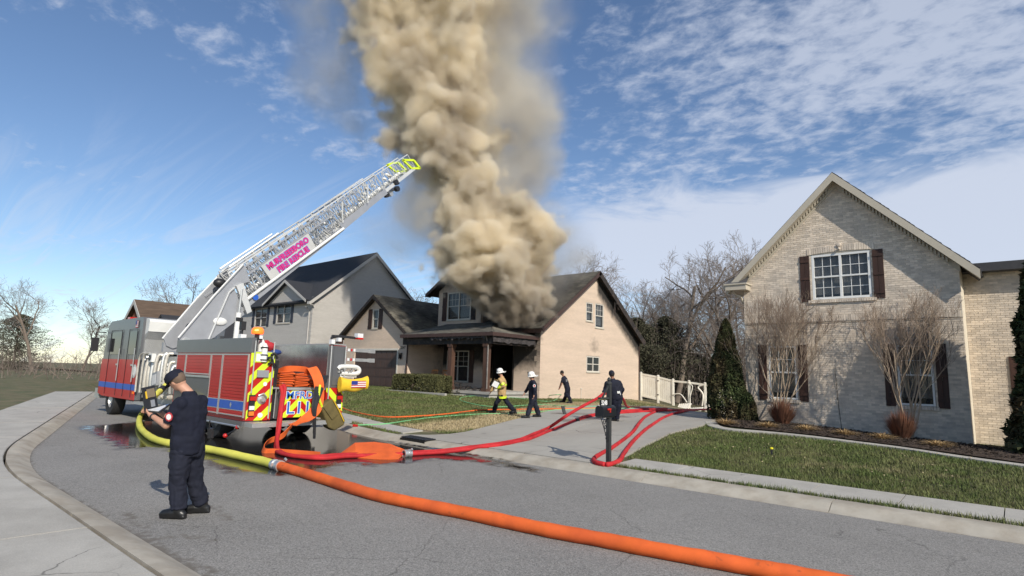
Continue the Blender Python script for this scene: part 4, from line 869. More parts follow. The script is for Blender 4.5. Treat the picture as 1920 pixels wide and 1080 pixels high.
# ------------------------------------------------------------------ grey two-storey house beyond, brown-roofed house far left
m_gw = mat('grey painted brick', (.50, .475, .44), .85, var=.05, vs=1.5, bump=.004, bs=7, stretch=(.3, .3, 3))
brick_relief(m_gw, dark=.04)
m_gs = mat('charcoal shingle', (.028, .030, .036), .95, var=.15, vs=4, bump=.004, bs=30)
m_gt = mat('pale grey trim', (.46, .44, .41), .6, var=.04)
m_bluesh = mat('slate shutter', (.035, .04, .055), .6, var=.15)
def grey_house():
    H = thing('grey_house', (-45, 23, .7), 'grey painted two-storey house with a charcoal roof left of the burning house', 'house')
    X1, X0, Y0, Y1, RY, EZ, AZ = -40, -53, 23.1, 33.6, 28.35, 6.95, 11.3
    w = MB(); wall(w, (X1, 0, 0), (0, 1, 0), (1, 0, 0), Y0, Y1, .3, [(Y0, EZ), (RY, AZ), (Y1, EZ)], (), .25)
    gx0, gx1 = float(ony(497, 560, 22.7).x), float(ony(580, 560, 22.7).x)
    w1 = ony(517, 607, Y0), ony(547, 568, Y0); w2 = ony(476, 614, Y0), ony(502, 577, Y0)
    hs = [(w1[0].x, w1[1].x, w1[0].z, w1[1].z), (w2[0].x, w2[1].x, w2[0].z, w2[1].z)]
    wall(w, (0, Y0, 0), (1, 0, 0), (0, -1, 0), X0, X1-.25, .3, [(X0, EZ), (X1-.25, EZ)], hs, .25)
    w.box((X0, Y0+.25, .3), (X0+.25, Y1, EZ)); w.box((X0+.25, Y1-.25, .3), (X1-.25, Y1, EZ)); w.build('wall', m_gw, H)
    R = MB(); xo = X1+.3; sl = (AZ-EZ)/(RY-Y0); a = .45
    slope(R, (X0-.3, Y0-a, EZ-a*sl+.2), (xo, Y0-a, EZ-a*sl+.2), (xo, RY, AZ+.2), (X0-.3, RY, AZ+.2), .18); slope(R, (X0-.3, Y1+a, EZ-a*sl+.2), (xo, Y1+a, EZ-a*sl+.2), (xo, RY, AZ+.2), (X0-.3, RY, AZ+.2), .18)
    R.build('roof', m_gs, H)
    for s_ in (Y0-a, Y1+a):
        q = MB(); q.prism([(xo, RY, AZ+.17), (xo, s_, EZ-a*sl+.17), (xo, s_, EZ-a*sl-.1), (xo, RY, AZ-.12)], (.04, 0, 0)); q.build('rake_board', m_gt, H)
    q = MB(); gq = ony(583, 557, Y0-.25).x; q.box((gq, Y0-a-.08, EZ-a*sl-.05), (xo+.1, Y0-a, EZ-a*sl+.16)); q.box((gq, Y0-a, EZ-a*sl-.1), (xo, Y0-.01, EZ-a*sl-.06)); q.build('gutter', m_gt, H)
    # front gablet
    ga = ony(537, 526, Y0-.25); gl = ony(500, 567, Y0-.25); gr = ony(582, 557, Y0-.25); hw = (gr.x-gl.x)/2; gz = EZ+.1; cx_ = (gr.x+gl.x)/2
    q = MB(); q.prism([(cx_-hw*.9, Y0-.25, gz-.3), (cx_+hw*.9, Y0-.25, gz-.3), (cx_+hw*.9, Y0-.25, gz-.1), (cx_, Y0-.25, ga.z-.15), (cx_-hw*.9, Y0-.25, gz-.1)], (0, .24, 0)); q.build('gablet_wall', m_gw, H)
    R = MB()
    for sg in (-1, 1): slope(R, (cx_+sg*hw, Y0-.6, gz-.15), (cx_+sg*hw, RY, gz-.15), (cx_, RY, ga.z), (cx_, Y0-.6, ga.z), .14)
    R.build('gablet_roof', m_gs, H)
    for sg in (-1, 1): q = MB(); q.prism([(cx_, Y0-.63, ga.z-.02), (cx_+sg*hw, Y0-.63, gz-.17), (cx_+sg*hw, Y0-.63, gz-.36), (cx_, Y0-.63, ga.z-.24)], (0, .03, 0)); q.build('rake_board', m_gt, H)
    for h_ in hs:
        wd = h_[1]-h_[0]; window(H, (0, Y0, 0), (1, 0, 0), (0, -1, 0), h_[0], h_[2], wd, h_[3]-h_[2], 2, (1, 2), .08, .08, .05, m_gt)
        shutter(H, (0, Y0, 0), (1, 0, 0), (0, -1, 0), h_[0]-.42, h_[2], .38, h_[3]-h_[2], 1, m_bluesh); shutter(H, (0, Y0, 0), (1, 0, 0), (0, -1, 0), h_[1]+.04, h_[2], .38, h_[3]-h_[2], 1, m_bluesh)
    for k in range(19):
        z = .9+k*.33; L1 = .45 if k % 2 else .28; q = MB(); q.box((X1-L1, Y0-.015, z), (X1+.015, Y0, z+.31)); q.box((X1, Y0, z), (X1+.015, Y0+.73-L1, z+.31)); q.build('quoin', m_gw, H)
    q = MB(); q.tube([(X1-.3, Y0-.4, 6.4), (X1-.35, Y0-.06, 6.1), (X1-.35, Y0-.06, .9)], .05, 8); q.build('downpipe', m_gt, H)
    # lower garage in front at the left
    gxr = ony(474, 610, 23.0).x; q = MB(); q.box((gxr-7.4, 17.5, .3), (gxr-.4, 23.09, 3.4)); q.build('garage_wall', m_gw, H); gm = gxr-3.9
    R = MB(); slope(R, (gxr, 17.1, 3.4), (gxr, 23.09, 3.4), (gm, 23.09, 5.8), (gm, 17.1, 5.8), .15); slope(R, (gm-3.9, 17.1, 3.4), (gm-3.9, 23.09, 3.4), (gm, 23.09, 5.8), (gm, 17.1, 5.8), .15)
    R.prism([(gm-3.5, 17.5, 3.4), (gm+3.5, 17.5, 3.4), (gm, 17.5, 5.5)], (0, .2, 0)); R.build('garage_roof', m_gs, H)
grey_house()
def brown_house():
    m_rb = mat('red brick', (.22, .085, .055), .9, var=.15, vs=6); m_br = mat('brown shingle roof', (.105, .072, .05), .95, var=.25, vs=2.5, bump=.006, bs=20, stretch=(.4, .4, 3))
    xr = -58; a = onx(252, 561, xr); b = onx(356, 569, xr); zr = a.z; H = thing('brown_roofed_house', (xr, a.y, .3), 'brown shingle roofed red brick house with pale gable trim beyond the fire truck cab', 'house')
    ez = 3.6; hw = (zr-ez)/.8
    w = MB(); w.prism([(xr-hw, a.y+.4, .2), (xr+hw, a.y+.4, .2), (xr+hw, a.y+.4, ez), (xr, a.y+.4, zr-.2), (xr-hw, a.y+.4, ez)], (0, .3, 0)); w.box((xr-hw, a.y+.7, .2), (xr+hw, b.y+4, ez)); w.build('wall', m_rb, H)
    R = MB()
    for sg in (-1, 1): slope(R, (xr+sg*(hw+.4), a.y, ez-.32), (xr+sg*(hw+.4), b.y+4, ez-.32), (xr, b.y+4, zr), (xr, a.y, zr), .15)
    R.build('roof', m_br, H)
    for sg in (-1, 1): q = MB(); q.prism([(xr, a.y-.04, zr), (xr+sg*(hw+.4), a.y-.04, ez-.32), (xr+sg*(hw+.4), a.y-.04, ez-.7), (xr, a.y-.04, zr-.42)], (0, .04, 0)); q.build('rake_board', m_gt, H)
brown_house()
# ------------------------------------------------------------------ white fence with a broken stretch
def online(px, py, A, B):
    d = ray_dir(px, py); ax, ay = A; ux, uy = B[0]-A[0], B[1]-A[1]
    det = d.x*(-uy)-d.y*(-ux); t = (ax*(-uy)-ay*(-ux))/det; return EYEV+d*t
m_fence = mat('cream vinyl fence', (.86, .82, .71), .5, var=.05, c2=(.80, .75, .63), cs=1.2)
def white_fence():
    A, B = (-21.0, 39.32), (-17.3, 39.32); F = thing('white_fence', (-21, 39.3, .2), 'cream white vinyl privacy fence with blown out panels right of the burning house', 'fence')
    Q = [(1202, 700), (1234, 706), (1262, 713), (1292, 716), (1322, 720), (1347, 725), (1372, 731), (1420, 740)]
    P = [online(x, y, A, B) for x, y in Q]
    for i, p in enumerate(P):
        q = MB(); zb = min(T(p.x, p.y), p.z-1.7)-.2
        q.box((p.x-.065, p.y-.065, zb), (p.x+.065, p.y+.065, p.z+.06)); q.add([(p.x-.085, p.y-.085, p.z+.06), (p.x+.085, p.y-.085, p.z+.06), (p.x+.085, p.y+.085, p.z+.06), (p.x-.085, p.y+.085, p.z+.06), (p.x, p.y, p.z+.13)], [(0, 1, 4), (1, 2, 4), (2, 3, 4), (3, 0, 4), (3, 2, 1, 0)]); q.build('post', m_fence, F)
    for i in range(len(P)-1):
        a, b = P[i], P[i+1]; d = (b-a); dn = V((d.x, d.y, 0)).normalized(); n = V((-dn.y, dn.x, 0))*.02; whole = i in (0, 1, 5, 6)
        q = MB(); q.bar(a-V((0, 0, .05)), b-V((0, 0, .05)), .05, .13); q.build('rail', m_fence, F)
        if whole: q = MB(); q.bar(a-V((0, 0, 1.62)), b-V((0, 0, 1.62)), .05, .13); q.build('rail', m_fence, F)
        if whole:
            m_ = max(2, round(d.length/.17))
            for k in range(m_):
                p0 = a+d*((k+.04)/m_); p1 = a+d*((k+.96)/m_); q = MB(); q.prism([p0-V((0, 0, 1.6)), p1-V((0, 0, 1.6)), p1-V((0, 0, .1)), p0-V((0, 0, .1))], n); q.build('board', m_fence, F)
    # hinges and latch
    for z in (-.3, -1.3): q = MB(); q.cbox((P[1].x+.02, P[1].y-.08, P[1].z+z), (.14, .03, .06)); q.build('hinge', m_dark, F)
    # warped rails hanging down
    a, b = P[3], P[4]
    q = MB(); q.tube(spline([a-V((0, .1, .06)), a+(b-a)*.25-V((0, .1, .3)), a+(b-a)*.1-V((0, .1, 1.0)), a-V((-.1, .1, 1.6))], 6), .03, 6); q.build('rail', m_fence, F)
    q = MB(); q.tube(spline([b-V((.1, .1, .06)), b-V((.45, .1, .25)), b-V((.12, .1, .7)), b-V((.18, .1, 1.5))], 6), .05, 6); q.build('rail', m_fence, F)
    q = MB(); q.tube([P[5]-V((.1, .1, .2)), P[4]+V((.15, -.2, -1.5))], .035, 6); q.build('rail', m_fence, F)
    q = MB(); q.tube(spline([P[2]-V((0, .1, 1.0)), P[2]+V((.6, -.1, -.95)), P[2]+V((1.1, -.15, -1.5))], 6), .035, 6); q.build('rail', m_fence, F)
    # fallen panels in front
    for k, (x, y, w_, h_, tl) in enumerate(((1282, 761, 1.1, .5, .35), (1304, 766, 1.3, .45, .25), (1332, 764, 1.2, .5, .4), (1352, 766, .9, .4, .6))):
        p = online(x, y, (A[0], A[1]-1.1), (B[0], B[1]-1.1)); q = MB()
        for j in range(6): c_ = p+V((.17*(j-3), -.05*j, .02*j)); q.obox(c_-V((0, 0, .25)), V((.15, -.03, .03*(k-1))), V((.05, .35, tl)), V((0, -.02, .02)))
        tag(q.build('fallen_panel', m_fence, F), 'fallen fence panel')
white_fence()
def iron_fence():
    A, B = (-19.5, 42.0), (-14.5, 42.0); F = thing('iron_fence', (-19.5, 42, -.3), 'black iron picket fence seen through the broken white fence', 'fence')
    q = MB(); a = online(1262, 738, A, B); b = online(1372, 742, A, B); d = b-a
    for z in (.0, -.9): q = MB(); q.bar(a+V((0, 0, z-.1)), b+V((0, 0, z-.1)), .04, .04); q.build('rail', m_dark, F)
    n = 46
    for k in range(n+1): p = a+d*k/n; q = MB(); w_ = .06 if k % 12 == 0 else .018; q.box((p.x-w_/2, p.y-w_/2, p.z-1.3), (p.x+w_/2, p.y+w_/2, p.z+.02)); q.build('picket', m_dark, F)
iron_fence()
# ------------------------------------------------------------------ bare trees
m_bark = mat('grey bark', (.17, .135, .105), .95, var=.3, vs=6, stretch=(1, 1, .3), bump=.01, bs=15)
m_twig = mat('twigs', (.215, .18, .155), .95, var=.25, vs=1)
m_bark2 = mat('pale crepe myrtle bark', (.40, .31, .22), .85, var=.25, vs=5)
def tree_parts(seed, h, r0, trunk_frac=.3, lv=5, spread=.55, kids=(3, 4, 4, 4, 4), forks=1, twig_r=.006, lean=(0, 0), up=.25):
    rd = random.Random(seed); big = MB(); fine = MB()
    def br(p, d, L, r, k):
        n = 5 if k < 2 else 4 if k < 4 else 3; pts = [p]; dd = d.copy()
        for i in range(n):
            dd = (dd+V((rd.gauss(0, .13), rd.gauss(0, .13), rd.gauss(.02, .08)+up*.12))).normalized(); pts.append(pts[-1]+dd*L/n)
        re = max(r*.45, twig_r*.6); rs = [r+(re-r)*i/n for i in range(n+1)]
        (big if k < 2 else fine).tube(pts, rs, 7 if k == 0 else 5 if k < 2 else 3, cap=False)
        if k >= lv: return
        m_ = kids[min(k, len(kids)-1)]; t0 = trunk_frac if k == 0 else .2
        for j in range(m_+(rd.random() < .4)):
            t = t0+(1-t0)*(j+rd.random()*.8)/m_; t = min(t, .98); i = min(int(t*n), n-1); q = pts[i].lerp(pts[i+1], t*n-i)
            ax = V((rd.gauss(0, 1), rd.gauss(0, 1), rd.gauss(0, 1))).cross(dd).normalized(); a = spread*rd.uniform(.7, 1.35)
            nd = (Matrix.Rotation(a, 3, ax) @ dd); nd = (nd+V((0, 0, up*.6))).normalized()
            br(q, nd, L*(rd.uniform(.52, .74) if k else rd.uniform(.5, .72))*(1.15-.45*t), max(r*(1-.5*t)*.62, twig_r), k+1)
    for f in range(forks):
        a = 2*pi*f/forks+rd.random(); d = V((cos(a)*.28*(forks > 1)+lean[0], sin(a)*.28*(forks > 1)+lean[1], 1)).normalized()
        br(V((cos(a)*r0*1.2*(forks > 1), sin(a)*r0*1.2*(forks > 1), 0)), d, h*.62, r0, 0)
    mz = max(v[2] for v in big.v+fine.v); k = h/mz
    for b in (big, fine): b.v = [(v[0]*k, v[1]*k, v[2]*k) for v in b.v]
    return big, fine
def tree_thing(name, parts, loc, rot, sc, label, cat, mats, group=None, proto={}):
    key = id(parts); t = thing(name, loc, label, cat, group); t.rotation_euler = (0, 0, rot); t.scale = (sc, sc, sc)
    if key not in proto:
        out = []
        for nm, mb, m_ in zip(('trunk', 'branches'), parts, mats):
            me = bpy.data.meshes.new(nm); me.from_pydata(mb.v, [], mb.f); me.materials.append(m_); me.polygons.foreach_set('use_smooth', [True]*len(mb.f)); out.append(me)
        proto[key] = out
    for nm, me in zip(('trunk', 'branches'), proto[key]):
        o = bpy.data.objects.new(nm, me); col.objects.link(o); o.parent = t
    return t
TP = [tree_parts(101, 15, .24, .36, 5, .78, kids=(5, 4, 4, 4, 3), up=.16, twig_r=.010), tree_parts(102, 14, .21, .30, 5, .82, kids=(5, 4, 4, 4, 3), up=.14, twig_r=.010), tree_parts(103, 13, .18, .25, 5, .72, kids=(6, 4, 4, 3, 3), up=.18, twig_r=.010), tree_parts(104, 11, .13, .2, 5, .8, kids=(6, 4, 4, 3, 2), up=.18, twig_r=.009)]
def at_dist(px, d):
    """ground position in the direction of that column, d metres ahead"""
    v = ray_dir(px, 715); h = V((v.x, v.y, 0)); p = h*(d/1.0); return V((p.x, p.y, T(p.x, p.y) if d < 60 else -.4))
bt = [(1268, 50, 0, 1.0, 'tall bare tree behind the white fence, tallest of the trees between the houses', 14.4),
      (1338, 52, 1, .95, 'bare tree with a dark forked trunk behind the fallen fence panels', 12.8),
      (1394, 60, 2, 1.0, 'bare tree whose crown shows just left of the cream brick gable', 14.8),
      (1118, 62, 1, 1.0, 'smoke veiled bare tree rising over the burning house ridge', 15.2),
      (1168, 66, 3, 1.2, 'smaller bare tree behind the rear corner of the burning house roof', 12.0),
      (1225, 56, 3, 1.0, 'slim bare tree between two evergreens behind the burning house', 9.5),
      (1302, 64, 2, 1.0, 'bare tree filling the gap between the two tallest background trees', 11.5),
      (790, 75, 3, 1.0, 'bare tree top showing between the grey house and the burning house', 12.6),
      (316, 95, 3, 1.0, 'distant bare tree top above the brown shingle roof', 15.5),
      (60, 80, 0, 1.0, 'bare tree far left beyond the street', 13),
      (150, 95, 2, 1.0, 'slender bare tree at the far left bend of the street', 12),
      (1212, 68, 0, 1.0, 'bare tree rising behind the two dark evergreens', 13.0),
      (1320, 58, 3, 1.0, 'bare sapling directly over the sagging fence rail', 9.5),
      (1240, 64, 1, 1.0, 'bare tree leaning into the tallest tree from the left', 12.2),
      (1365, 62, 0, 1.0, 'bare tree behind the arborvitae tip', 13.0),
      (1085, 70, 2, 1.0, 'bare tree top just above the main roof ridge beside the smoke', 14.2),
      (1150, 74, 0, 1.0, 'rearmost bare tree behind the gable peak of the burning house', 15.5),
      (1195, 60, 2, 1.0, 'bare tree leaning over the burnt rear rake of the gable', 11.5),
      (1285, 72, 1, 1.0, 'far bare tree half hidden by the tallest bare tree', 13.5),
      (1355, 68, 0, 1.0, 'far bare tree with a wide crown left of the brick house', 15.5),
      (1408, 75, 1, 1.0, 'bare tree mostly hidden behind the brick gable', 17),
      (1378, 48, 3, 1.0, 'low bare tree beside the tall evergreen shrub', 8.5)]
for i, (x, d, k, s, lb, hh) in enumerate(bt):
    p = at_dist(x, d); base_h = (15, 14, 13, 11)[k]; tree_thing('bare_tree', TP[k], p, i*1.7, hh/base_h*1.08, lb, 'tree', (m_bark, m_twig), 'bare winter trees')
# undergrowth of the wood: thin stems and twigs, nobody could count them
def brush():
    mb = MB(); rd = random.Random(3)
    for i in range(1700):
        x = rd.uniform(1150, 1440) if rd.random() < .75 else rd.uniform(-100, 1150); d = rd.uniform(50, 75); p = at_dist(x, d); h = rd.uniform(2, 8)*(1 if x > 1150 else .45)
        q = p+V((rd.gauss(0, .5), rd.gauss(0, .5), h)); mid = (p+q)/2+V((rd.gauss(0, .25), rd.gauss(0, .25), 0)); mb.tube([p, mid, q], [.035, .025, .01], 3, cap=False)
        for j in range(8):
            t = rd.uniform(.2, 1); a = p.lerp(q, t); mb.tube([a, a+V((rd.gauss(0, .8), rd.gauss(0, .8), rd.uniform(.2, 1.2)))], [.014, .006], 3, cap=False)
    tag(mb.build('undergrowth', mat('brush stems', (.155, .125, .105), .95, var=.3, vs=.5, island=.4)), 'tangle of leafless brown undergrowth behind the houses', kind='stuff')
brush()
# ------------------------------------------------------------------ evergreens and shrubs
def leaf_cloud(name, pts, nrm, size, m_, parent=None, jit=.8, kind=None, asp=2.2):
    n = len(pts); r = RNG; a = r.normal(size=(n, 3)); a /= np.linalg.norm(a, axis=1)[:, None]; nn = nrm*(1-jit)+a*jit; nn /= np.linalg.norm(nn, axis=1)[:, None]+1e-9
    t = np.cross(nn, r.normal(size=(n, 3))); t /= np.linalg.norm(t, axis=1)[:, None]+1e-9; b = np.cross(nn, t); s = size*r.uniform(.6, 1.4, (n, 1))
    q = np.stack([pts-t*s*asp/2, pts+b*s/2, pts+t*s*asp/2, pts-b*s/2], 1).reshape(-1, 3)
    return raw_mesh(name, q, np.arange(n*4).reshape(-1, 4), m_, parent, kind=kind)
def evergreen_pts(h, rfun, n, seed, lump=.25, inner=.35):
    r = np.random.default_rng(seed); z = r.random(n)**.85; a = r.random(n)*2*pi; rr = rfun(z); P0 = np.stack([np.cos(a), np.sin(a), z*h/1.0], -1)
    nz = vnoise_np(np.stack([np.cos(a)*2+9, np.sin(a)*2+9, z*h*1.2], -1), 1.3, seed)-.5
    nz += .5*(vnoise_np(np.stack([np.cos(a)*5+9, np.sin(a)*5+9, z*h*3], -1), 1.3, seed+1)-.5)
    rad = rr*(1+lump*nz*2)*(1-inner*r.random(n)**2.2); p = np.stack([np.cos(a)*rad, np.sin(a)*rad, z*h], -1); nn = np.stack([np.cos(a), np.sin(a), np.full(n, .35)], -1); return p, nn
m_cedar = mat('dark evergreen', (.066, .064, .040), .85, var=.35, vs=.8, island=.45, spec=.25)
m_arb = mat('arborvitae foliage', (.045, .062, .022), .85, var=.3, vs=2.5, island=.5, spec=.25, c2=(.075, .055, .028), cs=1.1)
m_boxw = mat('clipped shrub leaves', (.085, .085, .033), .8, var=.25, vs=4, island=.5, spec=.3)
m_red = mat('reddish twiggy shrub', (.16, .068, .038), .9, var=.3, vs=5, island=.4)
m_dry = mat('dried ornamental grass', (.42, .29, .14), .9, var=.25, vs=6, island=.4)
for i, (x, d, h, rad, lb) in enumerate([(1192, 50, 6.8, 2.0, 'dark cedar just behind the rear corner of the burning house'), (1248, 53, 7.6, 2.4, 'broad dark evergreen behind the white fence gate'), (1300, 55, 4.6, 2.3, 'low dark evergreen behind the broken fence posts'), (1215, 58, 7.2, 2.4, 'dark evergreen half hidden between the two larger cedars'),
                                       (20, 90, 9, 3.2, 'dark evergreen at the far left end of the street'), (232, 110, 11, 3.5, 'distant dark evergreen left of the brown shingle roof')]):
    p = at_dist(x, d); t = thing('evergreen_tree', p, lb, 'tree', 'evergreens behind the houses'); q = MB(); q.tube([p, p+V((.1, 0, h*.5)), p+V((0, 0, h*.85))], [.16, .1, .03], 7); q.build('trunk', m_bark, t)
    pts, nn = evergreen_pts(h*.97, lambda z: rad*np.clip(1.15*np.sin(np.clip(z*.86+.13, 0, 1)*pi)**.8, .05, 1), 24000, 40+i, 1.0, .75); leaf_cloud('crown', pts+np.array(p)+np.array([0, 0, h*.04]), nn, .085, m_cedar, t)
# arborvitae by the corner of the brick house
p = gp(1400, 787); p.y = 20.2; p.x = -7.65; p.z = T(p.x, p.y)
t = thing('arborvitae', p, 'tall conical dark green arborvitae at the left corner of the cream brick house', 'shrub'); q = MB(); q.tube([p, p+V((0, 0, 2.6))], [.07, .02], 6); q.build('trunk', m_bark, t)
pts, nn = evergreen_pts(3.45, lambda z: .66*np.clip((1-z)**.62, .03, 1)*(.8+.35*np.minimum(1, z*5)), 26000, 60, .22, .3); leaf_cloud('crown', pts+np.array(p), nn, .045, m_arb, t)
p2 = V((-6.95, 20.1, 0)); p2.z = T(p2.x, p2.y); t = thing('arborvitae', p2, 'short bushy evergreen at the foot of the tall arborvitae', 'shrub'); q = MB(); q.tube([p2, p2+V((0, 0, .7))], [.04, .02], 6); q.build('trunk', m_bark, t)
pts, nn = evergreen_pts(.95, lambda z: .36*np.clip((1-z)**.5, .03, 1), 9000, 61, .35, .4); leaf_cloud('crown', pts+np.array(p2), nn, .045, m_arb, t)
# broad holly just outside the right edge of the view; it throws the rounded shade on the brick wall
p3 = V((.9, 19.15, 0)); p3.z = T(p3.x, p3.y); t = thing('holly_tree', p3, 'tall conical holly at the right end of the mulch bed', 'tree'); q = MB(); q.tube([p3, p3+V((0, 0, 4.5))], [.1, .03], 7); q.build('trunk', m_bark, t)
pts, nn = evergreen_pts(5.9, lambda z: 1.25*np.clip((1-z)**.55, .03, 1), 30000, 62, .2, .35); leaf_cloud('crown', pts+np.array(p3), nn, .10, m_arb, t)
# crepe myrtles in front of the gable
for k, (x, y, z0_, lb, ln, hh) in enumerate([(-5.95, 20.15, 0, 'bare crepe myrtle with pale upright stems in front of the lower left window', (0, -.02), 4.9), (-2.45, 20.0, 0, 'bare crepe myrtle at the right side of the brick gable', (-.12, 0), 4.8)]):
    pr = tree_parts(200+k, hh, .030, .30, 4, .46, kids=(4, 4, 4, 4), forks=7, twig_r=.0042, lean=ln, up=.42)
    tree_thing('crepe_myrtle', pr, V((x, y, T(x, y))), 1.3*k, .92, lb, 'tree', (m_bark2, mat('crepe myrtle twigs', (.27, .205, .155), .9, var=.2)), 'bare crepe myrtles', proto={})
def spray_shrub(name, loc, n, h, r, m_, label, cat, droop=0.0, w=.006):
    rd = random.Random(hash(label) % 1000 if False else len(label)*7); mb = MB(); p = V(loc)
    for i in range(n):
        a = rd.random()*6.28; rr = rd.random()**.5*r; t = V((cos(a)*rr, sin(a)*rr, 0)); hh = h*rd.uniform(.6, 1.05)*(1-.35*(rr/r)**2)
        b = p+t*.25; e = p+t*(1.0+droop*.6)+V((0, 0, hh*(1-droop*.75*rd.random()))); m1 = b.lerp(e, .5)+V((0, 0, hh*.25*(droop+.15)))
        s_ = V((-sin(a), cos(a), 0))*w; mb.add([b-s_, b+s_, m1+s_, m1-s_, e], [(0, 1, 2, 3), (3, 2, 4)])
    o = mb.build(name, m_, loc=loc); return tag(o, label, cat)
for x, y, h, r, lb in [(-5.75, 19.75, .95, .55, 'reddish brown twiggy shrub under the lower left window'), (-2.55, 19.3, .95, .5, 'reddish brown twiggy shrub near the right window of the gable')]:
    spray_shrub('twiggy_shrub', (x, y, T(x, y)), 900, h, r, m_red, lb, 'shrub', 0, .007)
for i, ((x, y), lb) in enumerate(zip([(1361, 797), (1440, 803), (1511, 809), (1584, 818), (1655, 826), (1760, 840)],
        ['dried tan grass clump at the left tip of the mulch bed', 'dried tan grass clump below the tall arborvitae', 'dried tan grass clump right of the reddish twiggy shrub under the window', 'dried tan grass clump below the bare stretch of brick wall', 'dried tan grass clump left of the right hand twiggy shrub', 'rightmost dried tan grass clump in the mulch bed'])):
    p = gp(x, y); spray_shrub('grass_clump', tuple(p), 420, .26, .34, m_dry, lb, 'ornamental grass', .9, .006)['group'] = 'dried grass clumps in the mulch bed'
# clipped hedge in front of the porch
def hedge():
    a = ony(748, 735, 22.6); b = ony(840, 738, 22.6); x0, x1 = a.x, b.x; n = 26000; r = np.random.default_rng(8); u = r.normal(size=(n, 3)); u[:, 2] = np.abs(u[:, 2]); u = np.sign(u)*np.abs(u)**.45; u /= np.max(np.abs(u), axis=1)[:, None]**.8*np.linalg.norm(u, axis=1)[:, None]**.2
    c = np.array([(x0+x1)/2, 22.5, T((x0+x1)/2, 22.5)]); p = c+u*np.array([(x1-x0)/2, .62, 1.05])*(1-.12*r.random((n, 1))**1.5+.05*(vnoise_np(u*3+9, 1, 5)-.5)[:, None])
    t = thing('hedge', tuple(c), 'clipped green hedge between the garage and the porch', 'hedge'); leaf_cloud('foliage', p, u/np.linalg.norm(u, axis=1)[:, None], .05, m_boxw, t, .6)
    q = MB()
    for k in range(5): x = x0+.4+(x1-x0-.8)*k/4; q = MB(); q.tube([(x, 22.5, c[2]-.1), (x+.05, 22.5, c[2]+.5)], .03, 6); q.build('stem', m_bark, t)
    q = MB(); q.box((x0-.2, 21.8, c[2]-.15), (x1+.6, 21.95, c[2]+.05)); tag(q.build('bed_edging', m_conc), kind='structure')
hedge()
# ------------------------------------------------------------------ ladder fire truck
m_red = mat('fire engine red paint', (.47, .016, .014), .38, var=.08, vs=1.5, coat=.15, spec=.35)
m_gry = mat('dark grey paint', (.105, .108, .115), .35, var=.05, coat=.3)
m_lgry = mat('light grey paint', (.50, .50, .48), .45, var=.06)
m_alu = mat('brushed aluminium', (.62, .62, .60), .38, .75, var=.08, vs=5)
m_tread = mat('diamond tread plate', (.55, .55, .53), .42, .6, var=.08)
def _tread():
    nt, N, L, b = nodes_of(m_tread); t = N.new('ShaderNodeTexCoord'); m1 = N.new('ShaderNodeMapping'); L.new(t.outputs['Object'], m1.inputs[0]); m1.inputs[2].default_value = (.785, .785, .785)
    c = N.new('ShaderNodeTexChecker'); L.new(m1.outputs[0], c.inputs[0]); c.inputs['Scale'].default_value = 22; bn_ = N.new('ShaderNodeBump'); bn_.inputs['Distance'].default_value = .01; L.new(c.outputs['Fac'], bn_.inputs['Height']); L.new(bn_.outputs[0], b.inputs['Normal'])
_tread()
m_steel = mat('polished steel sheet', (.55, .54, .52), .22, .9, var=.1, vs=2, c2=(.40, .38, .36), cs=1.5)
m_rub = mat('black rubber', (.018, .018, .018), .7, var=.2)
m_blk = mat('black plastic', (.02, .02, .022), .45, var=.1)
m_yel = mat('reflective lime yellow', (.62, .78, .03), .45, var=.05)
m_blue = mat('reflective blue stripe', (.02, .10, .46), .4, var=.05)
m_wht = mat('white paint', (.74, .74, .71), .4, var=.06)
m_lad = mat('ladder aluminium', (.66, .66, .64), .42, .35, var=.1, vs=2)
m_ladg = mat('grey ladder beam', (.38, .39, .41), .45, .4, var=.08)
m_cab_glass = mat('tinted cab glass', (.008, .01, .012), .05, var=0, spec=.8)
m_redl = mat('red lens', (.5, .02, .015), .2, var=0, coat=.4); m_amb = mat('amber lens', (.9, .22, .03), .2, var=0, coat=.4); m_clr = mat('clear lens', (.75, .75, .75), .15, var=0, coat=.4)
m_glow = mat('lit orange beacon', (1, .25, .03), .3, var=0, emit=((1, .09, .008), 1.5)); m_glow2 = mat('beacon bulb', (1, .6, .2), .3, var=0, emit=((1, .35, .05), 5))
m_txt = mat('blue lettering', (.02, .13, .50), .4, var=0); m_txt2 = mat('magenta lettering', (.58, .03, .20), .4, var=0); m_txtw = mat('white outline lettering', (.78, .78, .76), .4, var=0)
m_pipe = mat('cream pump pipework', (.52, .49, .43), .45, .2, var=.2, vs=8)
def clip_poly(P, n, c):
    out = []
    for i in range(len(P)):
        a, b = P[i], P[(i+1) % len(P)]; da, db = a[0]*n[0]+a[1]*n[1]-c, b[0]*n[0]+b[1]*n[1]-c
        if da <= 0: out.append(a)
        if da*db < 0: t = da/(da-db); out.append((a[0]+(b[0]-a[0])*t, a[1]+(b[1]-a[1])*t))
    return out
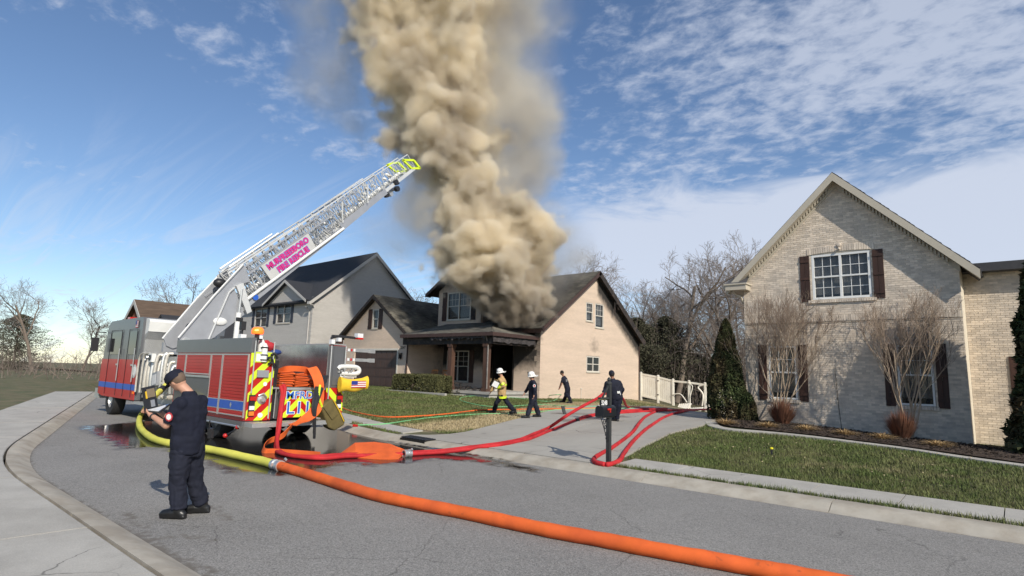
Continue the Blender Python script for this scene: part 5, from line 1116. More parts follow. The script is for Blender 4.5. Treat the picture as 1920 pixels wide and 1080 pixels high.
def chevrons(parent, o, u, v, rect, band, sgn=1, off=0.0, n_=None):
    """red panel with lime diagonal stripes; rect = (u0,u1,v0,v1) in the plane o,u,v; normal n_"""
    o, u, v, n_ = V(o), V(u), V(v), V(n_); u0, u1, v0, v1 = rect
    q = MB(); q.obox(o+u*u0+v*v0, u*(u1-u0), v*(v1-v0), n_*.012); P_ = q.build('chevron_panel', m_red, parent)
    d = (sgn*sqrt(.5), -sqrt(.5)); c0 = min(d[0]*a+d[1]*b for a in (u0, u1) for b in (v0, v1)); c1 = max(d[0]*a+d[1]*b for a in (u0, u1) for b in (v0, v1)); c = c0-off
    while c < c1:
        R = [(u0, v0), (u1, v0), (u1, v1), (u0, v1)]; R = clip_poly(R, (-d[0], -d[1]), -c)
        if len(R) > 2: R = clip_poly(R, d, c+band)
        if len(R) > 2: q = MB(); q.prism([o+u*a+v*b+n_*.012 for a, b in R], n_*.004); q.build('stripe', m_yel, P_)
        c += 2*band
    return P_
def us_flag(parent, o, u, v, w, h):
    o, u, v = V(o), V(u).normalized()*w, V(v).normalized()*h; n_ = u.cross(v).normalized(); q = MB()
    for k in range(7): q.add([o+v*(k/7), o+u+v*(k/7), o+u+v*((k+1)/7), o+v*((k+1)/7)], [(0, 1, 2, 3)], k % 2)
    q.add([o+v*.45+n_*.003, o+u*.42+v*.45+n_*.003, o+u*.42+v+n_*.003, o+v+n_*.003], [(0, 1, 2, 3)], 2)
    return q.build('flag', [m_txtred, m_txtw, m_flagb], parent)
m_txtred = mat('flag red', (.45, .03, .03), .5, var=0); m_flagb = mat('flag blue', (.02, .04, .25), .5, var=0)
def wheel(parent, c, r=.53, w_=.36):
    c = V(c); q = MB(); q.lathe(c-V((0, w_/2, 0)), [(r*.55, 0), (r*.93, 0), (r, .05), (r, w_-.05), (r*.93, w_), (r*.55, w_)], 28, ax=(0, 1, 0)); W_ = q.build('wheel', m_rub, parent, smooth=True)
    q = MB(); q.lathe(c-V((0, w_/2-.03, 0)), [(.001, .02), (.12, .0), (.14, .06), (r*.5, .08), (r*.56, .0), (r*.56, w_-.05), (.001, w_-.05)], 24, ax=(0, 1, 0)); q.build('rim', m_alu, W_, smooth=True)
def truck():
    Y0, Y1, XR, XB, XC, XF = 6.5, 9.12, -13.9, -18.5, -21.75, -25.7
    K = thing('fire_truck', (-18.5, 7.8, 0), 'red and grey ladder fire truck parked at the kerb with its aerial ladder raised', 'fire truck')
    def bx(name, a, b, m_, par=None, bev=0): q = MB(); q.box(a, b); o = q.build(name, m_, par or K); return o
    # chassis and wheels
    bx('chassis', (XF+.3, 7.2, .45), (XR-.4, 8.4, .75), m_blk); bx('axle_housing', (-17.4, 6.95, .4), (-15.2, 8.65, .62), m_blk)
    for x in (-16.9, -15.65, -24.3):
        for y in (Y0+.22, Y1-.22): wheel(K, (x, y, .53))
    # left body shell with roll-up doors
    bx('left_body', (XB, Y0+.02, .55), (XR, 7.12, 2.16), m_red)
    bx('left_top', (XB-.08, Y0, 2.16), (XR+.02, 6.62, 2.52), m_gry); bx('left_deck', (XB, 6.62, 2.161), (XR+.01, 7.12, 2.2), m_tread)
    bx('right_body', (XB, 8.60, .55), (XR, Y1, 2.46), m_red); bx('inner_steel_wall', (XB, 8.57, 1.3), (XR+.005, 8.598, 2.47), m_steel); bx('right_deck', (XB, 8.57, 2.471), (XR, Y1, 2.5), m_tread)
    bx('center_body', (XB, 7.122, .55), (XR-.35, 8.568, 1.3), m_gry); bx('hose_bed_floor', (XB, 7.122, 1.301), (XR-.02, 8.568, 1.34), m_alu); bx('hose_bed_front', (XB, 7.122, 1.342), (XB+.05, 8.568, 2.3), m_steel)
    def rollup(x0, x1, z0, z1, nm='roller_door'):
        q = MB(); n = int((z1-z0)/.075); h = (z1-z0)/n
        for k in range(n): q.box((x0+.03, Y0-.012, z0+k*h+.004), (x1-.03, Y0+.018, z0+(k+1)*h-.004))
        d = q.build(nm, m_red, K); d['kind'] = 'stuff' if False else None
        if d.get('kind') is None: del d['kind']
        q = MB(); q.box((x0, Y0-.02, z0), (x0+.028, Y0+.018, z1)); q.box((x1-.028, Y0-.02, z0), (x1, Y0+.018, z1)); q.box((x0+.028, Y0-.02, z1-.03), (x1-.028, Y0-.013, z1)); q.build('door_track', m_alu, d)
        q = MB(); q.box((x0+.05, Y0-.03, z0+.02), (x1-.05, Y0-.013, z0+.05)); q.build('lift_bar', m_alu, d); return d
    rollup(-17.72, -16.08, 1.56, 2.13); d2 = rollup(-16.04, -15.38, .62, 2.13); d3 = rollup(-15.34, -13.95, .62, 2.13); d4 = rollup(-18.42, -17.76, 1.56, 2.13)
    for x0, x1, dd in ((-16.0, -15.42, d2), (-15.30, -13.99, d3)):
        q = MB(); q.box((x0, Y0-.016, .77), (x1, Y0-.0125, 1.01)); q.build('stripe_edge', m_alu, dd); q = MB(); q.box((x0, Y0-.02, .79), (x1, Y0-.0165, .99)); q.build('blue_stripe', m_blue, dd)
    q = MB(); q.prism([(-14.65, Y0-.022, .89+.07), (-14.6, Y0-.022, .89), (-14.65, Y0-.022, .89-.07), (-14.70, Y0-.022, .89)], (0, .001, 0)); q.build('badge', m_alu, K)
    bx('lower_compartment', (-18.4, Y0-.005, .8), (-16.1, Y0+.018, 1.5), m_gry); bx('compartment_edge', (-18.4, Y0-.03, 1.502), (-16.1, Y0+.018, 1.555), m_alu)
    q = MB(); n = 20
    for x in ():
        pts = [(x+.62*cos(pi*i/14), Y0-.01, .53+.62*sin(pi*i/14)) for i in range(15)]; q = MB(); q.tube(pts, .03, 6); q.build('wheel_arch', m_blk, K)
    bx('running_board', (-18.5, Y0-.06, .44), (XR+.02, Y0+.35, .54), m_gry); q = MB(); q.tube([(-18.4, Y0-.06, .42), (-14.0, Y0-.06, .42)], .025, 6); q.build('guard_rail', m_alu, K)
    q = MB(); q.tube([(-14.15, Y0, .42), (-14.1, Y0-.12, .32), (-14.25, Y0-.22, .22)], .02, 6); q.build('chock_chain', m_blk, K); q = MB(); q.ball((-14.27, Y0-.24, .2), .055, 6); q.ball((-14.1, Y0-.05, .40), .05, 6); tag(q.build('marker_ball', m_redl, K, smooth=True), None)
    # rear: tailboard, chevron columns, centre door
    bx('tailboard', (XR+.001, Y0, .43), (XR+.42, Y1+.06, .53), m_tread)
    X = XR; U, Z, N = (0, 1, 0), (0, 0, 1), (1, 0, 0)
    chevrons(K, (X, 0, 0), U, Z, (Y0+.02, 7.12, .56, 1.93), .145, 1, .06, N); chevrons(K, (X, 0, 0), U, Z, (8.6, Y1, .56, 1.33), .145, -1, .0, N)
    bx('rear_plate', (X+.001, Y0+.02, 1.935), (X+.014, 7.12, 2.18), m_yel); bx('notice', (X+.015, Y0+.14, 1.96), (X+.018, Y0+.42, 2.14), m_txtw)
    bx('rear_upper_right', (X+.001, 8.6, 1.34), (X+.014, Y1, 2.45), m_gry)
    chevrons(K, (X-.02, 0, 0), U, Z, (7.36, 7.94, .6, 1.27), .13, 1, .05, N); chevrons(K, (X-.02, 0, 0), U, Z, (7.94, 8.52, .6, 1.27), .13, -1, .05, N)
    bx('center_door_frame', (X-.30, 7.33, 1.275), (X+.02, 8.55, 1.30), m_alu); bx('center_door_side', (X-.30, 7.33, .56), (X+.02, 7.355, 1.274), m_alu)
    q = MB(); q.box((X-.2, 7.13, .56), (X-.18, 7.33, 2.0)); q.build('recess', m_blk, K)
    for txt, z, s in (('MFRD', 1.14, .26), ('L11', .82, .42)):
        for m_, b_, e in ((m_txtw, .014 if s < .3 else .018, .001), (m_txt, .003, .003)):
            text_mesh(txt, s, m_, K, frame_matrix((X+.002+e, 7.87, z), (0, 1, 0), (0, 0, 1)), 'lettering', .001, b_, sx=1.12)
    # tail lamps, small fittings
    for y in (Y0+.13, Y1-.13):
        bx('lamp_housing', (X+.012, y-.075, .66), (X+.035, y+.075, 1.16), m_blk)
        for k, (m_, z) in enumerate(((m_redl, 1.08), (m_blk, .97), (m_clr, .86), (m_amb, .73))): q = MB(); q.box((X+.035, y-.06, z-.05), (X+.06, y+.06, z+.045)); q.build('lamp_lens', m_, K)
    q = MB(); q.lathe((X+.012, Y0+.37, 1.05), [(.001, .10), (.05, .10), (.06, .03), (.11, .02), (.12, 0)], 14, ax=(1, 0, 0)); q.tube([(X+.05, Y0+.27, 1.15), (X+.09, Y0+.37, 1.2), (X+.06, Y0+.47, 1.1)], .02, 6); q.build('rear_valve', m_alu, K, smooth=True)
    q = MB(); q.disc((X+.02, Y0+.36, .68), (1, 0, 0), .06, .03, 14); q.build('rear_lamp', m_clr, K); q = MB(); q.box((X+.012, Y0+.19, 1.58), (X+.06, Y0+.47, 1.75)); q.build('rear_light_box', m_ladg, K); q = MB(); q.disc((X+.015, Y0+.42, 1.42), (1, 0, 0), .05, .01, 12); q.build('rear_badge', m_txtw, K)
    # rear posts, grab rails, beacon, spotlights
    for y in (Y0+.08, 7.05, 8.64, Y1-.04): q = MB(); q.tube([(X+.06, y, .6 if y in (7.05, 8.64) else 1.2), (X+.06, y, 2.45)], .018, 7); q.build('grab_rail', m_alu, K)
    for y in (7.2, 7.32): q = MB(); q.tube([(X+.03, y, .6), (X+.05, y, 1.3)], .014, 6); q.build('grab_rail', m_alu, K)
    b = MB(); b.tube([(X-.1, 6.67, 2.5), (X-.1, 6.67, 2.62)], .06, 10); b = b.build('beacon', m_blk, K); q = MB(); q.lathe((X-.1, 6.67, 2.62), [(.13, 0), (.145, .05), (.13, .12), (.09, .16), (.001, .17)], 18); q.build('beacon_dome', m_glow, b, smooth=True)
    q = MB(); q.ball((X-.02, 6.62, 2.70), .05, 6, sc=(1, 1.3, .6)); q.build('bulb', m_glow2, b)
    q = MB(); q.tube([(X-.1, 6.67, 2.2), (X-.1, 6.67, 2.55)], .03, 6); q.cbox((X-.0, 6.69, 2.52), (.1, .1, .1)); q.build('lamp_post', m_blk, K); q = MB(); q.cbox((X+.06, 6.69, 2.54), (.02, .08, .08)); q.build('spotlight_lens', m_clr, K)
    q = MB(); q.tube([(X-1.0, 6.7, 2.2), (X-1.0, 6.7, 2.9)], .025, 6); q.cbox((X-1.0, 6.7, 2.85), (.12, .12, .22)); q.cbox((X-1.0, 6.6, 3.0), (.05, .16, .1)); q.build('side_camera', m_blk, K); q = MB(); q.cbox((X-.95, 6.69, 2.56), (.16, .14, .14)); q.build('side_lamp', m_clr, K)
    # clutter on the left rear corner: air bottle, bundles
    q = MB(); q.tube([(X-.1, 6.8, 2.2), (X-.1, 6.8, 2.42), (X-.1, 6.8, 2.5)], [.08, .08, .03], 12); q.build('air_bottle', m_wht, K, smooth=True); q = MB(); q.tube([(X+.02, 6.83, 1.95), (X+.02, 6.83, 2.33), (X+.02, 6.83, 2.4)], [.07, .07, .03], 12); q.build('air_bottle', m_wht, K, smooth=True)
    for z in (2.0, 2.12, 2.3): q = MB(); q.tube([(X+.02+.085*cos(i*.52), 6.83+.085*sin(i*.52), z) for i in range(13)], .012, 5); q.build('bottle_clamp', m_blk, K)
    for k, (y, z) in enumerate(((6.95, 2.02), (7.0, 1.9), (7.05, 2.12))): q = MB(); q.tube(spline([(X+.05, y-.06, z), (X+.12, y, z+.04), (X+.1, y+.08, z-.08)], 4), .03, 6); q.build('strap', m_blk, K, smooth=True)
    # right rear corner: floodlight arm, two folding racks, white reel
    q = MB(); q.tube([(X-.05, 8.68, 2.48), (X-.05, 8.68, 2.66), (X-.05, 8.9, 2.72), (X-.05, 9.5, 2.70)], .035, 7); q.cbox((X-.05, 8.95, 2.71), (.1, .5, .06)); q.build('light_arm', m_blk, K)
    q = MB(); q.cbox((X+.02, 8.66, 2.55), (.12, .1, .12)); q.cbox((X+.02, 8.86, 2.62), (.12, .1, .1)); q.build('camera_lamp', m_clr, K)
    q = MB(); q.cbox((X-.0, 9.5, 2.77), (.16, .18, .12)); q.build('flood_lamp', m_clr, K); q = MB(); q.cbox((X+.01, 9.5, 2.69), (.17, .18, .05)); q.build('flood_lamp_base', m_redl, K)
    for z in (2.36, 2.1):
        q = MB(); q.cbox((X-.03, 9.3, z), (.06, 1.25, .085)); q.cbox((X-.03, 9.98, z), (.08, .2, .11)); a_ = q.build('rack_arm', m_alu, K)
        for k in range(4): q = MB(); q.cbox((X+.004, 9.12+k*.09, z), (.008, .05, .07)); q.build('reflector', m_redl if k % 2 == 0 else m_txtw, a_)
    q = MB(); q.box((X-.02, 8.74, 1.4), (X+.03, 8.98, 2.42)); q.build('rack_post', m_gry, K)
    for y, z, w_ in ((8.95, 1.93, .5), (9.05, 1.5, .5)): q = MB(); q.tube([(X+.02, y, z), (X+.05, y+w_, z-.02), (X, y+w_+.02, z-.1)], .02, 6); q.build('rack_brace', m_alu, K)
    q = MB(); q.tube(spline([(X+.02, 8.9, 1.84), (X+.04, 9.0, 1.9), (X+.04, 9.45, 1.9), (X+.04, 9.56, 1.8), (X+.03, 9.45, 1.72), (X+.02, 9.0, 1.72)], 5), .06, 8); q.cbox((X-.03, 9.2, 1.66), (.1, .6, .08)); q.build('cord_reel', m_wht, K, smooth=True)
    q = MB()
    for k in range(8): q.cbox((X+.04+.02*(k % 3), 8.92+.07*k, 1.76+.03*((k*5) % 4)), (.04, .05, .06))
    q.build('reel_fittings', m_alu, K)['kind'] = 'stuff'
    # pump panel: pipes, gauges, rails
    bx('pump_house', (XC+.1, Y0+.25, .6), (XB-.09, Y1, 2.12), m_ladg); bx('pump_step', (XC+.1, Y0-.02, .52), (XB-.02, Y0+.25, .6), m_tread); bx('pump_panel', (XC+.5, Y0+.2, .95), (XC+2.7, Y0+.249, 2.05), m_alu)
    rd = random.Random(12)
    for k in range(10):
        x = XC+.35+.27*k; z0, z1 = .75+rd.random()*.3, 1.7+rd.random()*.4; q = MB(); q.tube(spline([(x, Y0+.1, z0), (x+.05*rd.random(), Y0+.06, (z0+z1)/2), (x, Y0+.1, z1), (x+.05, Y0+.24, z1+.06)], 5), .04+.02*rd.random(), 8); q.build('pump_pipe', m_pipe if k % 3 else m_alu, K, smooth=True)
    for k in range(14):
        x = XC+.9+.3*(k % 5)+.05*rd.random(); z = 1.35+.22*(k//5); q = MB(); q.disc((x, Y0+.17, z), (0, 1, 0), .06+.02*rd.random(), .07, 12); q.build('gauge', m_wht if k % 2 else m_blk, K)
    for k in range(6): q = MB(); q.cbox((XC+2.0, Y0+.13, 1.25+.11*k), (.5, .06, .07)); q.build('lever_label', m_wht, K)
    for k in range(7):
        x = XC+1.2+.26*k; q = MB(); q.lathe((x, Y0+.18, .85+.1*(k % 2)), [(.06, 0), (.08, .02), (.08, .1), (.05, .12), (.05, .16), (.001, .16)], 12, ax=(0, -1, 0)); q.build('discharge_cap', m_alu if k % 2 else m_pipe, K, smooth=True)
    for x0 in (XC+.15, XC+.55):
        q = MB(); q.tube(spline([(x0, Y0-.02, .9), (x0, Y0-.02, 1.8), (x0+.1, Y0-.02, 2.08), (x0+.4, Y0+.0, 2.14), (x0+.7, Y0+.1, 2.02)], 6), .03, 7); q.build('curved_grab_rail', m_pipe, K, smooth=True)
    q = MB(); q.cbox((XC+1.2, Y0+.02, 2.0), (.3, .12, .26)); q.build('speaker_box', m_wht, K); q = MB(); q.disc((XC+1.2, Y0-.05, 2.0), (0, 1, 0), .09, .03, 14); q.build('speaker_grille', m_blk, K)
    q = MB(); q.obox((XC+1.6, Y0-.05, 1.1), (.42, 0, .08), (0, .08, 0), (-.03, 0, .42)); q.build('control_screen', m_ladg, K); q = MB(); q.obox((XC+1.66, Y0-.055, 1.16), (.28, 0, .055), (0, .01, 0), (-.02, 0, .3)); q.build('screen', m_clr, K)
    # cab
    prof = [(XC, .62), (XC, 3.22), (XC-.1, 3.34), (XF+.55, 3.30), (XF+.25, 3.15), (XF, 1.75), (XF, .7), (XF+.5, .62)]
    q = MB(); q.prism([(x, Y0+.02, z) for x, z in prof], (0, Y1-Y0-.04, 0)); cabo = q.build('cab', m_gry, K)
    q = MB(); q.prism([(XC-.001, Y0, .62), (XC-.001, Y0, 1.93), (XF+.03, Y0, 1.93), (XF-.02, Y0, 1.7), (XF-.02, Y0, .7), (XF+.5, Y0, .62)], (0, .018, 0)); q.build('red_side', m_red, cabo)
    q = MB(); q.box((XF-.025, Y0, .7), (XF-.001, Y1, 1.7)); q.build('red_front', m_red, cabo)
    q = MB(); q.box((XC-.01, Y0-.004, .93), (XF+.0, Y0-.001, 1.12)); q.build('blue_stripe', m_blue, cabo)
    for x0, x1 in ((XC-.42, XC-1.12), (XC-2.0, XC-3.1)):
        q = MB(); q.box((x1, Y0+.0, 2.1), (x0, Y0+.019, 2.88)); q.build('side_window', m_cab_glass, cabo); q = MB(); q.tube([(x0+.05, Y0-.005, .7), (x0+.05, Y0-.005, 2.95), (x1-.05, Y0-.005, 2.95), (x1-.05, Y0-.005, .7)], .012, 4); q.build('door_seam', m_blk, cabo)
        q = MB(); q.tube([(x0+.14, Y0-.05, 1.2), (x0+.14, Y0-.05, 2.3)], .018, 6); q.build('cab_grab_rail', m_alu, cabo); q = MB(); q.cbox((x0-.1, Y0-.02, 1.75), (.14, .03, .06)); q.build('door_handle', m_alu, cabo)
    q = MB(); q.prism([(XF+.02, Y0+.2, 1.82), (XF+.02, Y1-.2, 1.82), (XF+.24, Y1-.3, 3.05), (XF+.24, Y0+.3, 3.05)], (-.02, 0, .003)); q.build('windshield', m_cab_glass, cabo)
    q = MB(); q.box((XF-.55, Y0+.05, .5), (XF-.03, Y1-.05, .85)); q.build('bumper', m_alu, cabo)
    for y in (Y0+.3, Y1-.3): q = MB(); q.cbox((XF-.04, y, 1.25), (.05, .4, .22)); q.build('headlight', m_clr, cabo)
    q = MB(); q.box((XF-.035, 7.3, 1.0), (XF-.025, 8.3, 1.55)); q.build('grille', m_alu, cabo)
    q = MB(); q.box((XC-3.4, 7.0, 3.32), (XC-3.1, 8.6, 3.5)); q.build('light_bar', m_redl, cabo)
    q = MB(); q.tube([(XF+.1, Y0, 2.9), (XF-.15, Y0-.25, 2.9), (XF-.15, Y0-.25, 2.3)], .02, 6); q.cbox((XF-.15, Y0-.25, 2.45), (.08, .22, .5)); q.build('mirror', m_blk, cabo)
    q = MB(); q.disc((XC-.25, Y0-.003, 1.55), (0, 1, 0), .22, .008, 24); q.build('round_emblem', m_lgry, cabo); q = MB(); q.disc((XC-.25, Y0-.009, 1.55), (0, 1, 0), .15, .006, 20); q.build('emblem_center', m_wht, cabo)
    us_flag(cabo, (XC-.66, Y0-.003, 2.93+.06), (1, 0, 0), (0, 0, 1), .26, .24)
    q = MB(); q.cbox((XC-.12, Y0-.01, .86), (.12, .02, .08)); q.build('side_marker', m_amb, cabo)
    # cab rear wall: smooth white cowl over tread plate
    q = MB(); q.prism([(XC+.001, Y0+.1, 2.75), (XC+.30, Y0+.1, 2.86), (XC+.34, Y0+.1, 3.18), (XC+.28, Y0+.1, 3.26), (XC+.001, Y0+.1, 3.30)], (0, Y1-Y0-.2, 0)); q.build('cowl', m_wht, cabo, smooth=True)
    q = MB(); q.prism([(XC+.001, Y0+.1, 1.9), (XC+.08, Y0+.1, 1.9), (XC+.10, Y0+.1, 2.6), (XC+.28, Y0+.1, 2.855), (XC+.001, Y0+.1, 2.749)], (0, Y1-Y0-.2, 0)); q.build('tread_wall', m_tread, cabo)
    # ------------------------------------------------ aerial ladder
    OY, OZ, CXL = 7.006, 2.542, -19.95
    def Lp(t, h, x): return V((CXL+x, OY+.7115*t-.7027*h, OZ+.7027*t+.7115*h))
    up_ = (0, -.7027, .7115)
    q = MB(); q.lathe((CXL, 7.8, 1.9), [(.001, .32), (.95, .32), (.95, .22), (.8, .2), (.8, 0)], 28); q.box((CXL-.75, 6.8, 2.2), (CXL-.62, 8.3, 2.5)); q.box((CXL+.62, 6.8, 2.2), (CXL+.75, 8.3, 2.5)); TT = q.build('turntable', m_ladg, K)
    q = MB(); q.box((XB-2.4, 6.75, 2.05), (XB-.1, 9.1, 2.11)); q.build('turntable_deck', m_tread, K)
    base = MB()
    poly = [(-.2, 0), (-.12, .2), (1.47, .56), (2.95, .82), (2.75, .25), (2.2, .42), (1.9, -.5), (.69, -.46), (.1, -.3), (-.12, -.2)]
    base.bar(Lp(.3, -.1, -.5), Lp(.3, -.1, .5), .12, .12)
    A_ = base.build('aerial_ladder', m_ladg, K)
    for sx in (-1, 1):
        q = MB(); q.prism([Lp(t, h, sx*.56) for t, h in poly], (sx*.06, 0, 0)); q.build('lift_plate', m_ladg, A_)
        q = MB(); q.tube([Lp(-.12, .22, sx*.66), Lp(1.47, .58, sx*.66), Lp(2.9, .83, sx*.66)], .035, 6); q.tube([Lp(.5, -.40, sx*.66), Lp(1.95, .38, sx*.66), Lp(2.2, .40, sx*.66)], .03, 6); q.build('plate_edge', m_lad, A_)
        q = MB(); q.disc(Lp(0, 0, sx*.64), (1, 0, 0), .1, .1, 16); q.build('pivot_pin', m_alu, A_)
        q = MB(); q.tube([V((CXL+sx*.72, 8.45, 2.3)), V((CXL+sx*.72, 8.48, 3.55))], .085, 12); q.build('lift_cylinder', m_wht, A_, smooth=True); q = MB(); q.tube([V((CXL+sx*.72, 8.48, 3.55)), V((CXL+sx*.72, 8.5, 4.35))], .04, 10); q.build('piston_rod', m_alu, A_, smooth=True)
        q = MB(); q.prism([Lp(2.25, .42, sx*.60), Lp(1.95, -.52, sx*.60), Lp(2.12, -.55, sx*.60), Lp(2.5, .36, sx*.60)], (sx*.12, 0, 0)); q.build('bracket', m_lad, A_)
    # hose line slung inside the lift frame
    for k in range(5): q = MB(); q.tube(spline([Lp(.1, -.05+.04*k, -.2+.1*k), Lp(.8, .12, -.1+.08*k), Lp(1.6, .1+.05*k, 0), Lp(2.4, .3, .1-.05*k), Lp(3.2, .1, .15)], 6), .045, 7); q.build('slung_hose', m_wht if k % 2 else m_pipe, A_, smooth=True)
    q = MB(); q.ball(Lp(.7, -.02, .0), .22, 6, sc=(1, 1.6, .8)); q.build('winch', m_blk, A_, smooth=True); q = MB(); q.ball(Lp(1.15, -.18, .64), .13, 6, sc=(.4, 1.7, 1)); q.build('lamp_pod', m_wht, A_, smooth=True)
    q = MB(); q.ball(Lp(2.25, .62, -.2), .16, 6, sc=(1, 1.5, 1)); q.build('control_head', m_blk, A_, smooth=True)
    # telescoping sections: start, end, half width, bottom height, top height at both ends, pitch
    secs = [('base_section', 1.7, 6.95, .56, -.34, -.34, .50, .32, .42, .06, m_ladg), ('second_section', 2.3, 8.47, .48, -.33, -.31, .72, .52, .38, .045, m_ladg),
            ('third_section', 2.4, 9.75, .41, -.30, -.31, .84, .56, .36, .04, m_lad), ('fly_section', 2.5, 11.95, .34, -.24, -.28, .92, .38, .34, .035, m_lad)]
    for nm, t0, t1, hw, b0, b1, h0, h1, pitch, bw, m_ in secs:
        S_ = MB()
        for sx in (-1, 1):
            S_.bar(Lp(t0, b0, sx*hw), Lp(t1, b1, sx*hw), .06, .13, up=up_); S_.bar(Lp(t0, h0, sx*hw), Lp(t1, h1, sx*hw), bw, bw, up=up_)
        S_.bar(Lp(t1, b1, -hw), Lp(t1, b1, hw), .05, .1, up=up_); S_.bar(Lp(t0, b0, -hw), Lp(t0, b0, hw), .05, .1, up=up_)
        n = int((t1-t0)/pitch)
        for k in range(n+1):
            t = t0+(t1-t0)*k/n; f = k/n; hb = b0+(b1-b0)*f; ht = h0+(h1-h0)*f
            for sx in (-1, 1):
                S_.bar(Lp(t, hb, sx*hw), Lp(t, ht, sx*hw), .022, .022)
                if k < n: f2 = (k+1)/n; S_.bar(Lp(t, (hb if k % 2 else ht), sx*hw), Lp(t0+(t1-t0)*f2, ((h0+(h1-h0)*f2) if k % 2 else b0+(b1-b0)*f2), sx*hw), .022, .022)
            S_.bar(Lp(t, hb, -hw), Lp(t, hb, hw), .03, .03)
        o = S_.build(nm, m_, A_); o['kind'] = 'stuff' if False else ''
        del o['kind']
    q = MB(); q.tube([Lp(2.3, -.16, .63), Lp(6.95, -.33, .63)], .055, 10); q.build('extension_cylinder', m_wht, A_, smooth=True); q = MB(); q.tube([Lp(2.3, -.16, -.63), Lp(6.95, -.33, -.63)], .055, 10); q.build('extension_cylinder', m_wht, A_, smooth=True)
    q = MB(); q.prism([Lp(6.95, -.40, .53), Lp(8.5, -.38, .53), Lp(8.5, -.12, .53), Lp(6.95, -.1, .53)], (.02, 0, 0)); q.build('side_plate', m_ladg, A_); q = MB(); q.prism([Lp(8.5, -.38, .45), Lp(9.8, -.38, .45), Lp(9.8, -.15, .45), Lp(8.5, -.12, .45)], (.02, 0, 0)); q.build('side_plate', m_ladg, A_)
    for a, b in (((7.1, -.15), (7.6, .5)), ((8.6, -.15), (9.1, .45))): q = MB(); q.bar(Lp(a[0], a[1], .56), Lp(b[0], b[1], .56), .02, .07); q.build('white_brace', m_wht, A_)
    q = MB(); q.tube([Lp(2.6, .98, -.36), Lp(4.9, .90, -.36)], .034, 6); q.build('top_handrail', m_lad, A_); q = MB(); q.tube([Lp(2.6, .98, .36), Lp(4.75, .92, .36)], .034, 6); q.build('top_handrail', m_lad, A_)
    # waterway pipe inside
    q = MB(); q.tube([Lp(1.0, -.12, 0), Lp(11.3, -.12, 0)], .07, 8); q.build('waterway', m_wht, A_, smooth=True)
    rd = random.Random(9)
    for k in range(26):
        t = 2.6+.33*k; q = MB(); q.ball(Lp(t, .02+.12*rd.random(), rd.uniform(-.25, .3)), .07+.04*rd.random(), 5, sc=(1, 1.5, .8)); q.build('cable_roller', m_wht if k % 3 else m_pipe, A_, smooth=True)
    # lettered sign
    sg = MB(); sg.prism([Lp(3.36, .44, .64), Lp(5.56, .345, .64), Lp(5.48, -.235, .64), Lp(3.34, -.165, .64)], (.02, 0, 0)); sg = sg.build('name_board', m_lgry, A_)
    for txt, t, h, s, sx_ in (('MURFREESBORO', 4.46, .215, .275, .93), ('FIRE RESCUE', 4.48, -.07, .275, .95)):
        for m_, b_, e in ((m_txt, .026, .022), (m_txt2, .013, .026)):
            text_mesh(txt, s, m_, sg, frame_matrix(Lp(t, h, .64+e), Lp(1, -.035, 0)-Lp(0, 0, 0), up_), 'lettering', .001, b_, sx=sx_)
    q = MB(); q.disc(Lp(2.55, -.28, .64), (1, 0, 0), .1, .02, 14); q.build('blue_badge', m_blue, A_)
    # tip: lime frames, monitor, lamps
    for sx in (-1, 1):
        P = [Lp(11.15, .36, sx*.34), Lp(11.75, .34, sx*.34), Lp(12.15, .0, sx*.34), Lp(11.85, -.22, sx*.34), Lp(11.3, -.0, sx*.34)]; x_ = sx*.34
        P = [Lp(11.45, -.05, x_), Lp(11.2, .42, x_), Lp(11.62, .42, x_)+V((0, .25, -.0)), Lp(12.0, -.22, x_)+V((0, .12, -.05))] if sx < 0 else [Lp(11.75, -.2, x_), Lp(11.55, .32, x_), Lp(11.95, .02, x_)+V((0, .1, .1)), Lp(12.15, -.4, x_)+V((0, .05, .0))]
        q = MB()
        for i in range(4): q.bar(P[i], P[(i+1) % 4], .085, .085, up=(1, 0, 0))
        q.build('tip_frame', m_yel, A_)
    q = MB(); q.bar(Lp(10.1, -.35, -.2), Lp(10.5, -.5, .2), .12, .12); q.build('monitor_bracket', m_ladg, A_)
    for k, (t, h, x) in enumerate(((9.9, -.45, .2), (10.2, -.55, .1), (10.45, -.5, .35), (10.55, -.25, .38), (10.75, -.3, .2))): q = MB(); q.disc(Lp(t, h, x), (1, .2, 0), .12, .14, 12); q.build('tip_lamp', m_blk if k != 1 else m_alu, A_)
    return K
truck()
